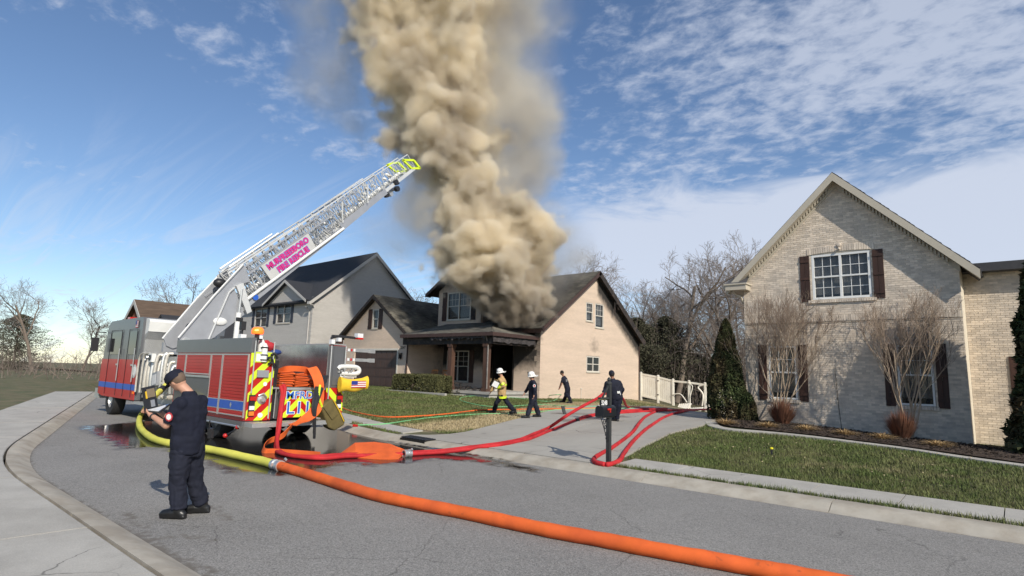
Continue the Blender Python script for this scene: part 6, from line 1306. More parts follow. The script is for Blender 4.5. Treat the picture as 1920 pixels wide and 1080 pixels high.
# ------------------------------------------------------------------ hoses
m_hy = mat('yellow hose jacket', (.72, .68, .12), .8, spec=.25, var=.16, vs=3, bump=.0015, bs=250, c2=(.60, .58, .10), cs=1.5)
m_ho = mat('orange hose jacket', (.72, .135, .03), .78, spec=.25, var=.16, vs=2.2, bump=.0015, bs=250, c2=(.62, .11, .03), cs=1.3)
attr_mix(m_ho, 'scuff', (.22, .06, .03), .50, .70, 9, 1.0)
m_hr = mat('red hose jacket', (.50, .028, .032), .72, spec=.25, var=.2, vs=3, bump=.001, bs=200, c2=(.40, .02, .025), cs=1.2)
m_hg = mat('green hose jacket', (.17, .46, .20), .7, var=.1, vs=3)
m_hd = mat('charcoal hose jacket', (.06, .06, .05), .8, var=.2, vs=3)
def G(x, y, up=.0): return gp(x, y, up)
def hose(name, pts, r, m_, label, group=None, n=8, sides=12, flat=None, sub=True):
    C_ = spline(pts, n)
    if sub: C_ = [V((p.x, p.y, max(p.z, (T(p.x, p.y)+r*(flat or 1)*.96)))) for p in C_]
    loc = C_[0].copy(); q = MB(); rs = [r*(1+.05*sin(i*.9)*sin(i*.37+1)) for i in range(len(C_))]; q.tube([p-loc for p in C_], rs, sides, flat=flat); o = q.build(name, m_, smooth='all'); o.location = loc
    return tag(o, label, 'hose', group)
def coupling(name, a, b, r, parent, m_=None):
    a, b = V(a), V(b); d = (b-a); w = parent_origin(parent); L_ = d.length
    q = MB(); q.lathe(a, [(r*.9, 0), (r*1.25, 0), (r*1.25, L_*.3), (r*1.05, L_*.32), (r*1.05, L_*.6), (r*1.3, L_*.62), (r*1.3, L_), (r*.9, L_)], 20, ax=d)
    for k in range(3): e = d.normalized().orthogonal(); e.rotate(Matrix.Rotation(k*2.1, 3, d.normalized())); q.bar(a+d*.8+e*r*1.2, a+d*.8+e*r*1.55, .03, .05)
    return q.build(name, m_ or m_alu, parent, smooth=True)
R1 = .078
inl = ony(316, 719, 6.55)
ypts = [inl+V((0, .0, .02)), ony(300, 733, 6.2), ony(283, 750, 5.9), G(268, 772, R1+.05), G(261, 787, R1), G(264, 803, R1), G(280, 818, R1), G(300, 827, R1), G(330, 833, R1), G(376, 840, R1), G(410, 846, R1), G(450, 855, R1), G(490, 864, R1), G(514, 871, R1)]
yh = hose('supply_hose', ypts, R1, m_hy, 'thick charged yellow supply hose curving from the pump panel to the silver coupling', sides=16)
opts = [G(522, 873, R1), G(560, 884, R1), (G(600, 896, R1)), G(650, 912, R1), G(700, 927, R1), G(750, 938, R1), G(800, 948, R1), G(880, 963, R1), G(960, 980, R1), G(1040, 996, R1), G(1130, 1012, R1), G(1220, 1029, R1), G(1320, 1047, R1), G(1420, 1065, R1), G(1500, 1079, R1), G(1620, 1102, R1), G(1800, 1140, R1), G(2050, 1180, R1)]
oh = hose('supply_hose', opts, R1+.002, m_ho, 'thick charged orange supply hose sweeping across the street to the lower right', sides=16)
n_ = len(oh.data.vertices); rr_ = np.random.default_rng(2); at = oh.data.attributes.new('scuff', 'FLOAT', 'POINT'); at.data.foreach_set('value', (.25+.2*rr_.random(n_)).astype(np.float32))
coupling('coupling', ypts[-1]-(opts[0]-ypts[-1]).normalized()*.02, opts[0]+(opts[1]-opts[0]).normalized()*.10, R1, yh)
q = MB(); q.lathe(inl, [(.1, -.06), (.12, -.05), (.12, .02), (.09, .05), (.09, .12), (.11, .12), (.11, .2)], 16, ax=(0, 1, 0)); q.build('inlet_fitting', m_blk, yh, smooth=True)
q = MB(); q.tube([ypts[1]+V((0, 0, -.0)), ypts[1]+(ypts[0]-ypts[1])*.35], R1*1.15, 14); q.build('hose_clamp', m_blk, yh, smooth=True)
# small puddle-side drip of lime tape where the hose leaves the panel
r2 = .045
def R(x, y, up=r2): return gp(x, y, up)
rp = onx(531, 722, -13.72); rdn = [rp, rp+V((.10, 0, -.1)), onx(529, 760, -13.45), onx(524, 800, -13.3)]
a1 = rdn+[R(517, 838), R(524, 849), R(560, 856), R(600, 856), R(640, 853), R(700, 851.5), R(760, 849), R(820, 846), R(880, 839), R(940, 831), R(975, 824), R(1000, 814, .08)]
hand = None
m5 = gp(1151, 791); d5 = (m5-EYEV).dot(CF)
air = [scr_ for scr_ in []]
def at_depth(x, y, d): return EYEV+ray_dir(x, y)*d
up_path = [at_depth(1030, 801, (R(1030, 803)-EYEV).dot(CF)), at_depth(1060, 781, 16.2), at_depth(1090, 763, 17.2), at_depth(1118, 748, 18.3), at_depth(1134, 738, d5-.15)]
h1 = hose('attack_hose', a1+up_path+[at_depth(1152, 738, d5+.15), at_depth(1168, 748, d5+.6), gp(1180, 764, .05), gp(1230, 767, .05)], r2, m_hr, 'red hose rising from the driveway into the hands of the man with his back turned', n=8, sub=False)
off = V((.02, .13, 0))
a2 = [rp+V((0, -.06, -.03)), rp+V((.12, -.07, -.2)), onx(526, 765, -13.45), onx(521, 805, -13.35), R(521, 842), R(540, 853), R(600, 859), R(650, 855.5), R(700, 854), R(760, 851.5), R(820, 848.5), R(880, 842), R(940, 834), R(985, 825), R(1020, 812), R(1060, 796), R(1086, 786), R(1130, 777), R(1200, 772), R(1280, 768.5), R(1366, 767)]
hose('attack_hose', a2, r2, m_hr, 'red hose lying along the driveway beside the lifted one', n=8)
hose('attack_hose', [R(1236, 769.5), R(1222, 775), R(1208, 783), R(1198, 794), R(1188, 808), R(1172, 822), R(1150, 838), R(1130, 849), R(1117, 857), R(1113, 863), R(1120, 868), R(1134, 871)], .048, m_hr, 'left of the two red hoses curving down the driveway to the mailbox', n=8)
hose('attack_hose', [R(1137, 871.5), R(1150, 869), R(1163, 862), R(1170, 850), R(1180, 836), R(1194, 820), R(1212, 804), R(1228, 793), R(1244, 783), R(1262, 776), R(1290, 770), R(1330, 767.5), R(1372, 766.5)], .048, m_hr, 'right of the two red hoses curving down the driveway edge to the mailbox', n=8)
q_ = hose('attack_hose', [R(1084, 788), R(1092, 783), R(1110, 779), R(1130, 775), R(1165, 771.5), R(1205, 769), R(1250, 767)], .055, m_hr, 'short red hose end lying on the driveway below the lifted hose', n=6)
q = MB(); a_ = R(1084, 788); q.lathe(a_, [(.001, -.1), (.07, -.1), (.075, -.02), (.06, .03)], 14, ax=(.3, .8, 0)); q.build('end_fitting', m_blk, q_, smooth=True)
r3 = .03
hose('garden_hose', [gp(x, y, r3) for x, y in ((640, 764), (655, 770), (690, 778), (725, 782), (770, 781), (830, 777), (900, 769), (960, 768), (1020, 767), (1090, 766), (1150, 764.5), (1200, 763))], r3, m_ho, 'thin orange hose crossing the lawn behind the fire truck', n=6, sides=8)
n_ = len(bpy.data.objects[-1].data.vertices) if False else 0
r4 = .022
g1 = hose('attack_line', [gp(x, y, r4) for x, y in ((664, 797), (690, 796.5), (730, 794), (770, 788), (830, 781), (900, 776.5), (960, 775), (1010, 772.5), (1045, 768.5), (1100, 767), (1150, 766), (1200, 765.5))], r4, m_hg, 'light green hose running along the front of the lawn from the sidewalk', n=6, sides=8)
q = MB(); a_ = gp(662, 798, .04); q.tube([a_, a_+V((.12, .08, 0))], .04, 10); q.build('end_cap', m_redl, g1)
hose('attack_line', [gp(x, y, r4) for x, y in ((1180, 764), (1120, 762.5), (1060, 761), (1010, 758.5), (985, 760), (950, 762.5), (915, 762), (885, 757), (865, 751), (863, 747), (875, 743.5), (900, 742.5), (940, 744), (990, 748.5), (1015, 752), (1035, 752), (1046, 747))]+[gp(1052, 741, .05), gp(1053, 740, .22), gp(1046, 740, .32), gp(1030, 741, .2)], r4, m_hg, 'light green hose looping over the upper lawn behind the walking men', n=6, sides=8)
hose('attack_line', [gp(1030, 741, .2), gp(1016, 743, .05), gp(1000, 741, .03), gp(975, 739, .03), V((-23.9, 23.3, .72)), V((-24.3, 24.2, .90)), V((-24.4, 26.9, .90)), V((-24.4, 28.5, .9))], .028, m_hd, 'charcoal hose leading over the porch step into the burnt doorway', n=6, sides=8, sub=False)
# ------------------------------------------------------------------ flat orange hose: folded stack, strap over the tailboard, limp piece on the street
def ribbon(mb, pts, w, th=.012, n=6, side=None):
    C_ = spline(pts, n); k = len(C_); vs = []
    for i, p in enumerate(C_):
        t = (C_[min(i+1, k-1)]-C_[max(i-1, 0)]).normalized(); s_ = V(side) if side is not None else t.cross(V((0, 0, 1)))
        s_ = (s_-t*s_.dot(t)).normalized()*w/2; u_ = s_.cross(t).normalized()*th/2; vs += [p-s_-u_, p+s_-u_, p+s_+u_, p-s_+u_]
    fs = [(i*4+j, i*4+(j+1) % 4, (i+1)*4+(j+1) % 4, (i+1)*4+j) for i in range(k-1) for j in range(4)]+[(3, 2, 1, 0), tuple((k-1)*4+j for j in range(4))]
    mb.add(vs, fs)
st = thing('folded_hose', (-14.3, 7.9, 1.345), 'stack of folded flat orange hose in the rear bed of the fire truck', 'hose')
rd = random.Random(6)
for k in range(9):
    for j in range(3):
        y0 = 7.30+j*.42; z = 1.36+k*.042; x = -13.97; w_ = .40+(.02 if k % 2 else -.02); q = MB(); dz_ = rd.uniform(-.006, .006)
        if k >= (9, 8, 5)[j]: continue
        C_ = [V((-15.2, y0+w_/2, z+dz_)), V((-14.3, y0+w_/2, z)), V((x+rd.uniform(-.03, .03), y0+w_/2, z+.012)), V((x+.03, y0+w_/2, z+.02)), V((x, y0+w_/2, z+.03))]
        ribbon(q, C_, w_-.03, .014, 3, side=(.05*rd.uniform(-1, 1), 1, rd.uniform(-.06, .09))); q.build('fold', m_ho, st)
q = MB(); ribbon(q, [V((-14.3, 7.45, 1.72)), V((-14.0, 7.5, 1.80)), V((-13.9, 7.75, 1.81)), V((-13.95, 8.05, 1.78)), V((-14.2, 8.2, 1.66))], .14, .014, 5, side=(.2, 0, 1)); q.build('top_fold', m_ho, st)
sh = thing('hanging_hose', (-13.6, 8.2, 1.3), 'flat orange hose hanging from the hose bed over the tailboard to the wet street', 'hose')
q = MB(); ribbon(q, [V((-14.4, 8.0, 1.66)), V((-13.98, 8.08, 1.70)), onx(585, 690, -13.8), onx(597, 715, -13.62), onx(598, 745, -13.56), onx(592, 768, -13.5), onx(572, 786, -13.4), onx(548, 797, -13.3)], .26, .014, 7, side=(.1, 1, .25)); q.build('upper_length', m_ho, sh)
q = MB(); ribbon(q, [onx(548, 797, -13.3), onx(540, 806, -13.2), onx(528, 818, -13.2), onx(505, 827, -13.25), gp(494, 838, .08), gp(496, 846, .04), gp(515, 847, .03), gp(560, 850, .02), gp(600, 853, .02)], .13, .014, 7, side=(.3, .2, 1)); q.build('lower_length', m_ho, sh)
fl = thing('limp_hose', tuple(gp(700, 852)), 'limp orange hose sheet lying beside the red hoses on the wet street', 'hose')
P_ = [gp(x, y) for x, y in ((640, 851), (660, 856), (700, 862), (742, 863), (752, 857), (757, 851), (735, 848), (700, 847), (668, 846))]
def limp():
    a = [gp(648, 855), gp(668, 859), gp(700, 861.5), gp(728, 862), (gp(748, 861)), gp(757, 853)]; b = [gp(640, 851), gp(664, 851), gp(700, 851), gp(730, 852), (gp(752, 852)), gp(759, 849)]
    hh = [.03, .24, .26, .23, .12, .05]; v = []; q = MB()
    for i in range(6):
        v += [a[i]+V((0, 0, .01)), a[i].lerp(b[i], .5)+V((0, 0, hh[i]*.5)), b[i]+V((0, 0, hh[i])), b[i]+V((0, .03, hh[i]*.96)), b[i]+V((0, .08, .01))]
    v = [V((p.x, p.y, p.z)) for p in v]; fs = [(i*5+j, (i+1)*5+j, (i+1)*5+j+1, i*5+j+1) for i in range(5) for j in range(4)]
    q.add(v, fs); o = q.build('sheet', m_ho, fl); md2 = o.modifiers.new('t', 'SOLIDIFY'); md2.thickness = .012
limp()
coupling('coupling', gp(757, 851, .07), gp(770, 850, .07), .07, fl)
# bags on the truck's rear, black straps, black tangle
yb = thing('yellow_bag', (-13.7, 9.3, 1.4), 'yellow padded bag with a flag patch hanging off the truck\'s right rear corner', 'bag')
m_yb = mat('yellow vinyl', (.78, .50, .03), .45, var=.12, vs=4, bump=.01, bs=6)
q = MB(); r_ = []
for i in range(13):
    f = i/12; y = 8.88+.86*f; hw = .155+.045*abs(f-.5)*2-.02*sin(f*9); c_ = V((-13.72, y, 1.41+.04*f-.06*(1-abs(f-.5)*2)*0+.03*cos(f*6)))
    r_.append([c_+V((.10*cos(a), 0, hw*sin(a)*(1.1 if sin(a) < 0 and f < .25 else 1))) for a in [2*pi*k/14 for k in range(14)]])
vs = [p for r in r_ for p in r]; q.add(vs, [(i*14+j, i*14+(j+1) % 14, (i+1)*14+(j+1) % 14, (i+1)*14+j) for i in range(12) for j in range(14)]+[tuple(range(14)), tuple(12*14+j for j in range(13, -1, -1))]); q.build('cover', m_yb, yb, smooth=True)
us_flag(yb, (-13.612, 9.18, 1.34), (0, 1, .02), (0, -.02, 1), .46, .19)
tb = thing('olive_bag', (-13.5, 8.6, .8), 'olive brown canvas bag hanging below the yellow bag at the truck\'s tailboard', 'bag')
m_ol = mat('olive canvas', (.13, .10, .035), .9, var=.25, vs=5, bump=.004, bs=30)
def P5_(x, y, X=-13.45): return onx(x, y, X)
q = MB(); poly = [P5_(603, 765), P5_(622, 748), P5_(630, 752), P5_(648, 788), P5_(646, 797), P5_(628, 808), P5_(616, 802)]; q.prism(poly, (-.26, 0, 0)); ob = q.build('bag_body', m_ol, tb); bv = ob.modifiers.new('b', 'BEVEL'); bv.width = .04; bv.segments = 3
q = MB(); q.prism([P5_(606, 764, -13.44), P5_(622, 750, -13.44), P5_(634, 776, -13.44), P5_(622, 787, -13.44)], (.02, 0, 0)); q.build('flap', m_ol, tb)
q = MB(); q.tube([P5_(625, 750, -13.42), P5_(636, 770, -13.42), P5_(645, 790, -13.42)], .014, 6); q.build('piping', m_yb, tb); q = MB(); q.tube(spline([P5_(600, 722, -13.6), P5_(598, 745, -13.5), P5_(604, 764, -13.5)], 5), .03, 6); q.build('strap', m_yel, tb)
bt_ = thing('black_webbing', (-13.5, 8.3, .9), 'black webbing and hose tangle dangling over the right side of the tailboard', 'webbing')
for k in range(7):
    x0 = 606-3*k; q = MB(); q.tube(spline([P5_(x0+8, 705, -13.75), P5_(x0-4+k, 735, -13.55), P5_(x0-14+2*k, 765, -13.42), P5_(x0-16+3*k, 795+(k % 3)*9, -13.4), P5_(x0-17+3*k, 812+(k % 2)*10, -13.42)], 5), .035-.002*k, 6); q.build('strap', m_blk, bt_, smooth=True)
rb = thing('red_bundle', (-14, 6.98, 2.22), 'small red fabric bundle on the truck\'s left rear shoulder', 'bag')
q = MB(); q.ball((-14.0, 7.0, 2.33), .13, 7, sc=(1, 1.15, .9)); q.ball((-14.02, 6.93, 2.40), .09, 6); q.build('cloth', mat('red fabric', (.40, .02, .03), .8, bump=.02, bs=10), rb, smooth=True)
q = MB(); q.ball((-13.95, 7.15, 2.2), .10, 7, sc=(1, 1.5, .7)); tag(q.build('cloth', mat('blue fabric', (.02, .05, .20), .8, bump=.02, bs=10), rb, smooth=True), 'blue fabric roll')
# ------------------------------------------------------------------ people
m_skin = mat('light skin', (.52, .28, .19), .55, var=.06, vs=8, spec=.35); m_skin2 = mat('tan skin', (.33, .17, .11), .55, var=.06, vs=8, spec=.35)
m_navy = mat('navy uniform cloth', (.012, .014, .026), .85, var=.25, vs=5, bump=.002, bs=180, spec=.25); m_navy2 = mat('faded navy cloth', (.016, .018, .030), .85, var=.2, vs=5, bump=.002, bs=150, spec=.25)
m_tan = mat('tan turnout cloth', (.44, .29, .13), .85, var=.15, vs=4, bump=.003, bs=60); m_boot = mat('black leather', (.012, .012, .012), .38, var=.3, vs=8)
m_helm = mat('white helmet', (.80, .79, .74), .3, var=.04, coat=.3); m_hair = mat('dark hair', (.02, .015, .012), .8, var=.3, bump=.004, bs=80)
def blob(name, mb, m_, parent, vox=.014, sm=4, wr=0.0, ws=9, seed=1, stretch=(1, 1, 1)):
    """fuses overlapping shapes into one continuous smooth skin"""
    me = bpy.data.meshes.new('b'); me.from_pydata(mb.v, [], mb.f); o = bpy.data.objects.new('b', me); col.objects.link(o)
    a = o.modifiers.new('r', 'REMESH'); a.mode = 'VOXEL'; a.voxel_size = vox; b = o.modifiers.new('s', 'SMOOTH'); b.factor = .5; b.iterations = sm
    dg = bpy.context.evaluated_depsgraph_get(); dg.update(); m2 = bpy.data.meshes.new_from_object(o.evaluated_get(dg)); bpy.data.objects.remove(o)
    m2.name = name; n = len(m2.vertices); co = np.empty(n*3, np.float32); m2.vertices.foreach_get('co', co); co = co.reshape(-1, 3)
    if wr and n:
        nr = np.array([v.normal[:] for v in m2.vertices]); P = (co-co.min(0)+1)*np.array(stretch); d = (np.abs(vnoise_np(P, ws, seed)-.5)*2+.5*np.abs(vnoise_np(P, ws*2.1, seed+1)-.5)*2-.55); co = co+nr*(d*wr)[:, None]
    w = np.array(parent_origin(parent)) if parent is not None else 0; m2.vertices.foreach_set('co', (co-w).astype(np.float32).ravel()); m2.polygons.foreach_set('use_smooth', [True]*len(m2.polygons)); m2.materials.clear(); m2.materials.append(m_); m2.update()
    o = bpy.data.objects.new(name, m2); col.objects.link(o)
    if parent is not None: o.parent = parent
    return o
def rings(mb, pts, side, front, wd, n=16):
    """closed tube with elliptical sections: pts centres, wd = (half width, half depth) per section"""
    s_, f_ = V(side).normalized(), V(front).normalized(); vs = []
    for p, (w, d) in zip(pts, wd): vs += [V(p)+s_*(cos(2*pi*k/n)*w)+f_*(sin(2*pi*k/n)*d) for k in range(n)]
    m = len(pts); mb.add(vs, [(i*n+j, i*n+(j+1) % n, (i+1)*n+(j+1) % n, (i+1)*n+j) for i in range(m-1) for j in range(n)]+[tuple(range(n-1, -1, -1)), tuple((m-1)*n+j for j in range(n))])
def limb(mb, pts, rs):
    for i in range(len(pts)-1): mb.tube([pts[i], pts[i+1]], [rs[i], rs[i+1]], 12)
    for p, r in zip(pts, rs): mb.ball(p, r, 6)
def hand_mesh(mb, wrist, d, palm_n, s=1.0, curl=.6, thumb=1):
    """palm, four unequal bent fingers and a thumb leaving the side of the palm"""
    d = V(d).normalized(); pn = V(palm_n); pn = (pn-d*pn.dot(d)).normalized(); sd = d.cross(pn); w = V(wrist)
    mb.tube([w, w+d*.03*s], [.027*s, .032*s], 8); R_ = Matrix((sd, pn, d)).transposed(); mb.ball(w+d*.05*s, .045*s, 6, sc=(.95, .42, 1.05), rot=R_)
    for k, L_ in enumerate((.070, .080, .074, .058)):
        b = w+d*.088*s+sd*(k-1.5)*.021*s; p1 = b+(d*cos(curl*.5)+pn*sin(curl*.5))*L_*.5*s; p2 = p1+(d*cos(curl*1.5)+pn*sin(curl*1.5))*L_*.5*s; mb.tube([b-d*.02*s, b, p1, p2], [.010*s, .0105*s, .0095*s, .007*s], 6)
    b = w+d*.025*s-sd*.03*thumb*s; p1 = b+(d*.6-sd*thumb*.7+pn*.3).normalized()*.04*s; p2 = p1+(d*.9-sd*thumb*.1+pn*.5).normalized()*.032*s; mb.tube([b, p1, p2], [.014*s, .012*s, .009*s], 6)
def foot(mb, an, toe, r=.05, up=.0):
    an, toe = V(an), V(toe); d = (toe-an); d.z = 0; d = d.normalized() if d.length > .01 else V((-1, 0, 0)); g = an.z-.075
    heel = V((an.x, an.y, g+r*.85))-d*.055; mid = V((an.x, an.y, g+r*.9))+d*.08; tp = V((an.x, an.y, g+r*.72))+d*.19
    mb.tube([an+V((0, 0, .13)), an, heel+d*.03], [r*1.25, r*1.15, r*.95], 10); mb.tube([heel, mid+V((0, 0, .012)), tp+V((0, 0, .008))], [r*.9, r*1.08, r*.85], 10); mb.ball(tp+V((0, 0, .01))-d*.02, r*.95, 6, sc=(1, 1, .8)); mb.ball(heel, r*.85, 6); mb.ball(tp, r*.78, 6)
    side = V((-d.y, d.x, 0)); mb.obox(heel-d*.04-side*.042-V((0, 0, r*.85)), d*.30, side*.084, V((0, 0, .025)))
def person(label, J, shirt, trousers, head_dir, sleeves='long', headgear='helmet', skin=None, coat=None, vox=.02, s=1.0, wide=1.0, hair=m_hair, vfine=False, sd_override=None):
    g = V(J['an1'])*.5+V(J['an2'])*.5; t = thing('person', (g.x, g.y, g.z-.08), label, 'person', None); skin = skin or m_skin
    sh1, sh2, pel, neck, head = V(J['sh1']), V(J['sh2']), V(J['pel']), V(J['neck']), V(J['head'])
    up = (neck-pel).normalized(); side = (sh2-sh1); side = (side-up*side.dot(up)).normalized() if sd_override is None else V(sd_override).normalized(); front = side.cross(up).normalized()
    if front.dot(V(head_dir)) < 0: front = -front
    cen = [pel-up*.06*s, pel+up*.06*s, pel.lerp(neck, .35), pel.lerp(neck, .62), pel.lerp(neck, .82), pel.lerp(neck, .93)]
    wd = [(.155, .115), (.165, .12), (.155, .115), (.185, .125), (.18, .105), (.11, .075)]; wd = [(a*s*wide, b*s*wide) for a, b in wd]
    hd = V(head_dir).normalized(); hu = (head-neck).normalized(); hu = (hu-hd*hu.dot(hd)*.6).normalized(); hs = hu.cross(hd).normalized(); hf = hs.cross(hu).normalized() if hs.cross(hu).dot(hd) > 0 else -hs.cross(hu).normalized()
    B = MB(); rings(B, cen, side, front, [(a*.86, b*.86) for a, b in wd]); B.tube([neck-up*.06*s, neck, head-hu*.05*s], [.065*s, .058*s, .06*s], 10)
    Rh = Matrix((hs, hf, hu)).transposed(); B.ball(head, .098*s, 10, sc=(.80, .98, 1.12), rot=Rh); B.ball(head-hu*.055*s+hf*.03*s, .07*s, 8, sc=(.82, .9, .85), rot=Rh)
    B.tube([head+hf*.085*s+hu*.01*s, head+hf*.115*s-hu*.025*s], [.012*s, .018*s], 6)
    for k in (-1, 1): B.ball(head+hs*.078*s*k-hf*.005*s-hu*.01*s, .026*s, 6, sc=(.4, .8, 1.15), rot=Rh); B.ball(head+hs*.03*s*k+hf*.088*s+hu*.025*s, .014*s, 5)
    for a in ('1', '2'):
        if 'el'+a in J:
            limb(B, [J['sh'+a], J['el'+a], J['ha'+a]], [.052*s, .042*s, .028*s]); dv = V(J['ha'+a])-V(J['el'+a]); hand_mesh(B, J['ha'+a], dv if 'hd'+a not in J else J['hd'+a], J.get('pn'+a, front), s*1.02, J.get('curl'+a, .7), 1 if a == '1' else -1)
        limb(B, [V(J['pel'])+side*(.09*s if a == '2' else -.09*s), J['kn'+a], J['an'+a]], [.085*s, .055*s, .04*s])
    body = blob('body', B, skin, t, vox=min(vox, .012) if vfine else vox*.8, sm=2)
    S = MB(); rings(S, cen if coat is None else [pel-up*.16*s]+cen[1:], side, front, [(a*1.06+.012, b*1.1+.015) for a, b in wd] if coat is None else [(.19*s, .16*s)]+[(a*1.15+.02, b*1.25+.02) for a, b in wd[1:]])
    e_ = .42 if sleeves == 'short' else .93
    for a in ('1', '2'):
        if 'el'+a in J:
            P, E_, H_ = V(J['sh'+a]), V(J['el'+a]), V(J['ha'+a]); S.ball(P, .078*s, 7)
            if sleeves == 'short': S.tube([P, P.lerp(E_, .88)], [.08*s, .066*s], 12)
            else: S.tube([P, E_], [.08*s, .065*s], 12); S.ball(E_, .064*s, 6); S.tube([E_, E_.lerp(H_, e_)], [.065*s, .052*s], 12)
    S.tube([neck-up*.06*s, neck+up*.03*s], [.098*s, .072*s], 12)
    sh = blob('coat' if coat else 'shirt', S, shirt, t, vox=vox, sm=5 if not vfine else 4, wr=.020, ws=6, seed=3)
    Tm = MB(); rings(Tm, [pel-up*.10*s, pel, pel+up*.10*s], side, front, [(.17*s*wide, .128*s*wide), (.178*s*wide, .135*s*wide), (.168*s*wide, .125*s*wide)])
    for a in ('1', '2'):
        h0 = V(J['pel'])+side*(.085*s if a == '2' else -.085*s)-up*.02; k_, n_ = V(J['kn'+a]), V(J['an'+a]); limb(Tm, [h0, k_, n_+(k_-n_).normalized()*.07], [.120*s*wide**.5, .094*s*wide**.5, .084*s]); Tm.tube([k_, n_+(k_-n_).normalized()*.03], [.094*s*wide**.5, .090*s], 12)
    blob('trousers', Tm, trousers, t, vox=vox, sm=4, wr=.028, ws=7, seed=7, stretch=(1, 1, 1.1))
    for a in ('1', '2'): F = MB(); foot(F, J['an'+a], J['toe'+a], .052*s); blob('boot', F, m_boot, t, vox=min(vox, .014), sm=2)
    if hair is not None:
        H = MB(); H.ball(head+hu*.022*s-hf*.018*s, .104*s, 10, sc=(.84, .95, 1.0), rot=Rh); ho = blob('hair', H, hair, t, vox=.014, sm=1, wr=.004, ws=30)
    if headgear == 'helmet':
        H = MB(); c = head+hu*.035*s; ax = hu; q = MB(); q.lathe(c, [(.150*s, -.02), (.146*s, .005), (.122*s, .02), (.12*s, .07), (.10*s, .115), (.06*s, .145), (.001, .155)], 22, ax=ax)
        h_ = q.build('helmet', m_helm, t, smooth=True); q = MB(); q.obox(c-hf*.22*s-hs*.07*s-hu*.03*s, hf*.09*s, hs*.16*s, hu*.02*s); q.build('rear_brim', m_helm, h_)
        for k in range(3): q = MB(); q.ball(c+Rh @ V((.121*s*sin(1.2+k*.5), .121*s*cos(1.2+k*.5), .045)), .013, 5); q.build('helmet_vent', m_blk, h_)
        q = MB(); q.obox(c+hf*.11*s-hs*.03*s+hu*.03*s, hs*.06*s, hf*.02*s, hu*.12*s); q.build('front_shield', m_blk, h_)
    elif headgear == 'cap':
        q = MB(); c = head+hu*.04*s; q.lathe(c, [(.108*s, -.015), (.112*s, .02), (.10*s, .06), (.065*s, .09), (.001, .1)], 20, ax=hu); h_ = q.build('cap', m_navy, t, smooth=True)
        q = MB(); q.prism([c+Rh @ V((.10*s*sin(a), .10*s*cos(a)+(.075*s*cos(a) if abs(a) < 1 else 0), -.012-.02*cos(a))) for a in [(-1.15+i*.23) for i in range(11)]], hu*.008); q.build('cap_visor', m_navy, h_)
    elif headgear == 'beanie':
        q = MB(); q.ball(head+hu*.03*s-hf*.005*s, .112*s, 10, sc=(.86, .98, 1.02), rot=Rh); o_ = blob('knit_cap', q, m_navy2, t, vox=.014, sm=1)
    return t, dict(up=up, side=side, front=front, head=head, hu=hu, hf=hf, hs=hs)
def jpx(d0, **k): return {a: at_depth(v[0], v[1], d0+(v[2] if len(v) > 2 else 0)) for a, v in k.items()}
# --- man in the foreground with a tablet case
f1, f2 = gp(318, 972), gp(370, 962); d1, d2 = (f1-EYEV).dot(CF), (f2-EYEV).dot(CF); dm = (d1+d2)/2
J = jpx(dm, head=(332, 714, .02), neck=(354, 737, .02), pel=(352, 838, .0), sh1=(338, 756, -.16), sh2=(378, 752, .14), el1=(312, 798, -.18), ha1=(284, 779, .0), el2=(338, 800, .34), ha2=(292, 768, .34), kn1=(334, 902, -.10), kn2=(364, 898, .12))
J['an1'] = V(gp(333, 973))+V((0, 0, .085)); J['toe1'] = J['an1']-CR*.3-CU*.02; J['an2'] = V(gp(378, 962))+V((0, 0, .085)); J['toe2'] = J['an2']-CR*.3-CF*.1
J['hd1'] = CR*-.7+CU*.15+CF*.5; J['pn1'] = CU*.5+CF*.5; J['hd2'] = CR*-.9+CU*.0-CF*.3; J['pn2'] = -CF
lk = CR*-.80-CU*.50+CF*.22
t1, A1 = person('man in a black uniform and cap reading a tablet in the left foreground', J, m_navy, m_navy2, lk, 'short', 'cap', m_skin, vox=.012, s=1.04, wide=1.13, hair=mat('greying hair', (.12, .08, .055), .8, var=.3), vfine=True)
# sleeve patch, radio, belt, watch
w1 = V(J['ha1']).lerp(V(J['el1']), .12); q = MB(); dv = (V(J['ha1'])-V(J['el1'])).normalized(); q.lathe(w1-dv*.012, [(.036, 0), (.040, .004), (.040, .022), (.036, .026)], 16, ax=dv); q.build('watch', m_blk, t1, smooth=True)
pc = V(J['sh1']).lerp(V(J['el1']), .55)-CF*.079; q = MB(); q.prism([pc+CR*.045*sin(a)+CU*.055*cos(a) for a in [k*pi/4 for k in range(8)]], CF*.012); q.build('sleeve_patch', mat('red patch', (.45, .04, .05), .7), t1)
q = MB(); q.prism([pc-CF*.003+CR*.03*sin(a)+CU*.036*cos(a) for a in [k*pi/4 for k in range(8)]], CF*.004); q.build('patch_center', m_txtw, t1)
q = MB(); pp = at_depth(389, 822, dm+.02); q.obox(pp, CR*.05, CU*.12, CF*.05); q.tube([pp+CU*.12+CR*.02, pp+CU*.22+CR*.03], .008, 5); q.build('radio', m_blk, t1)
q = MB(); pp = at_depth(283, 786, dm-.02); q.obox(pp+CR*.02, CR*.045-CU*.02, CU*.035, CF*.04); q.build('lime_glove', m_yel, t1)
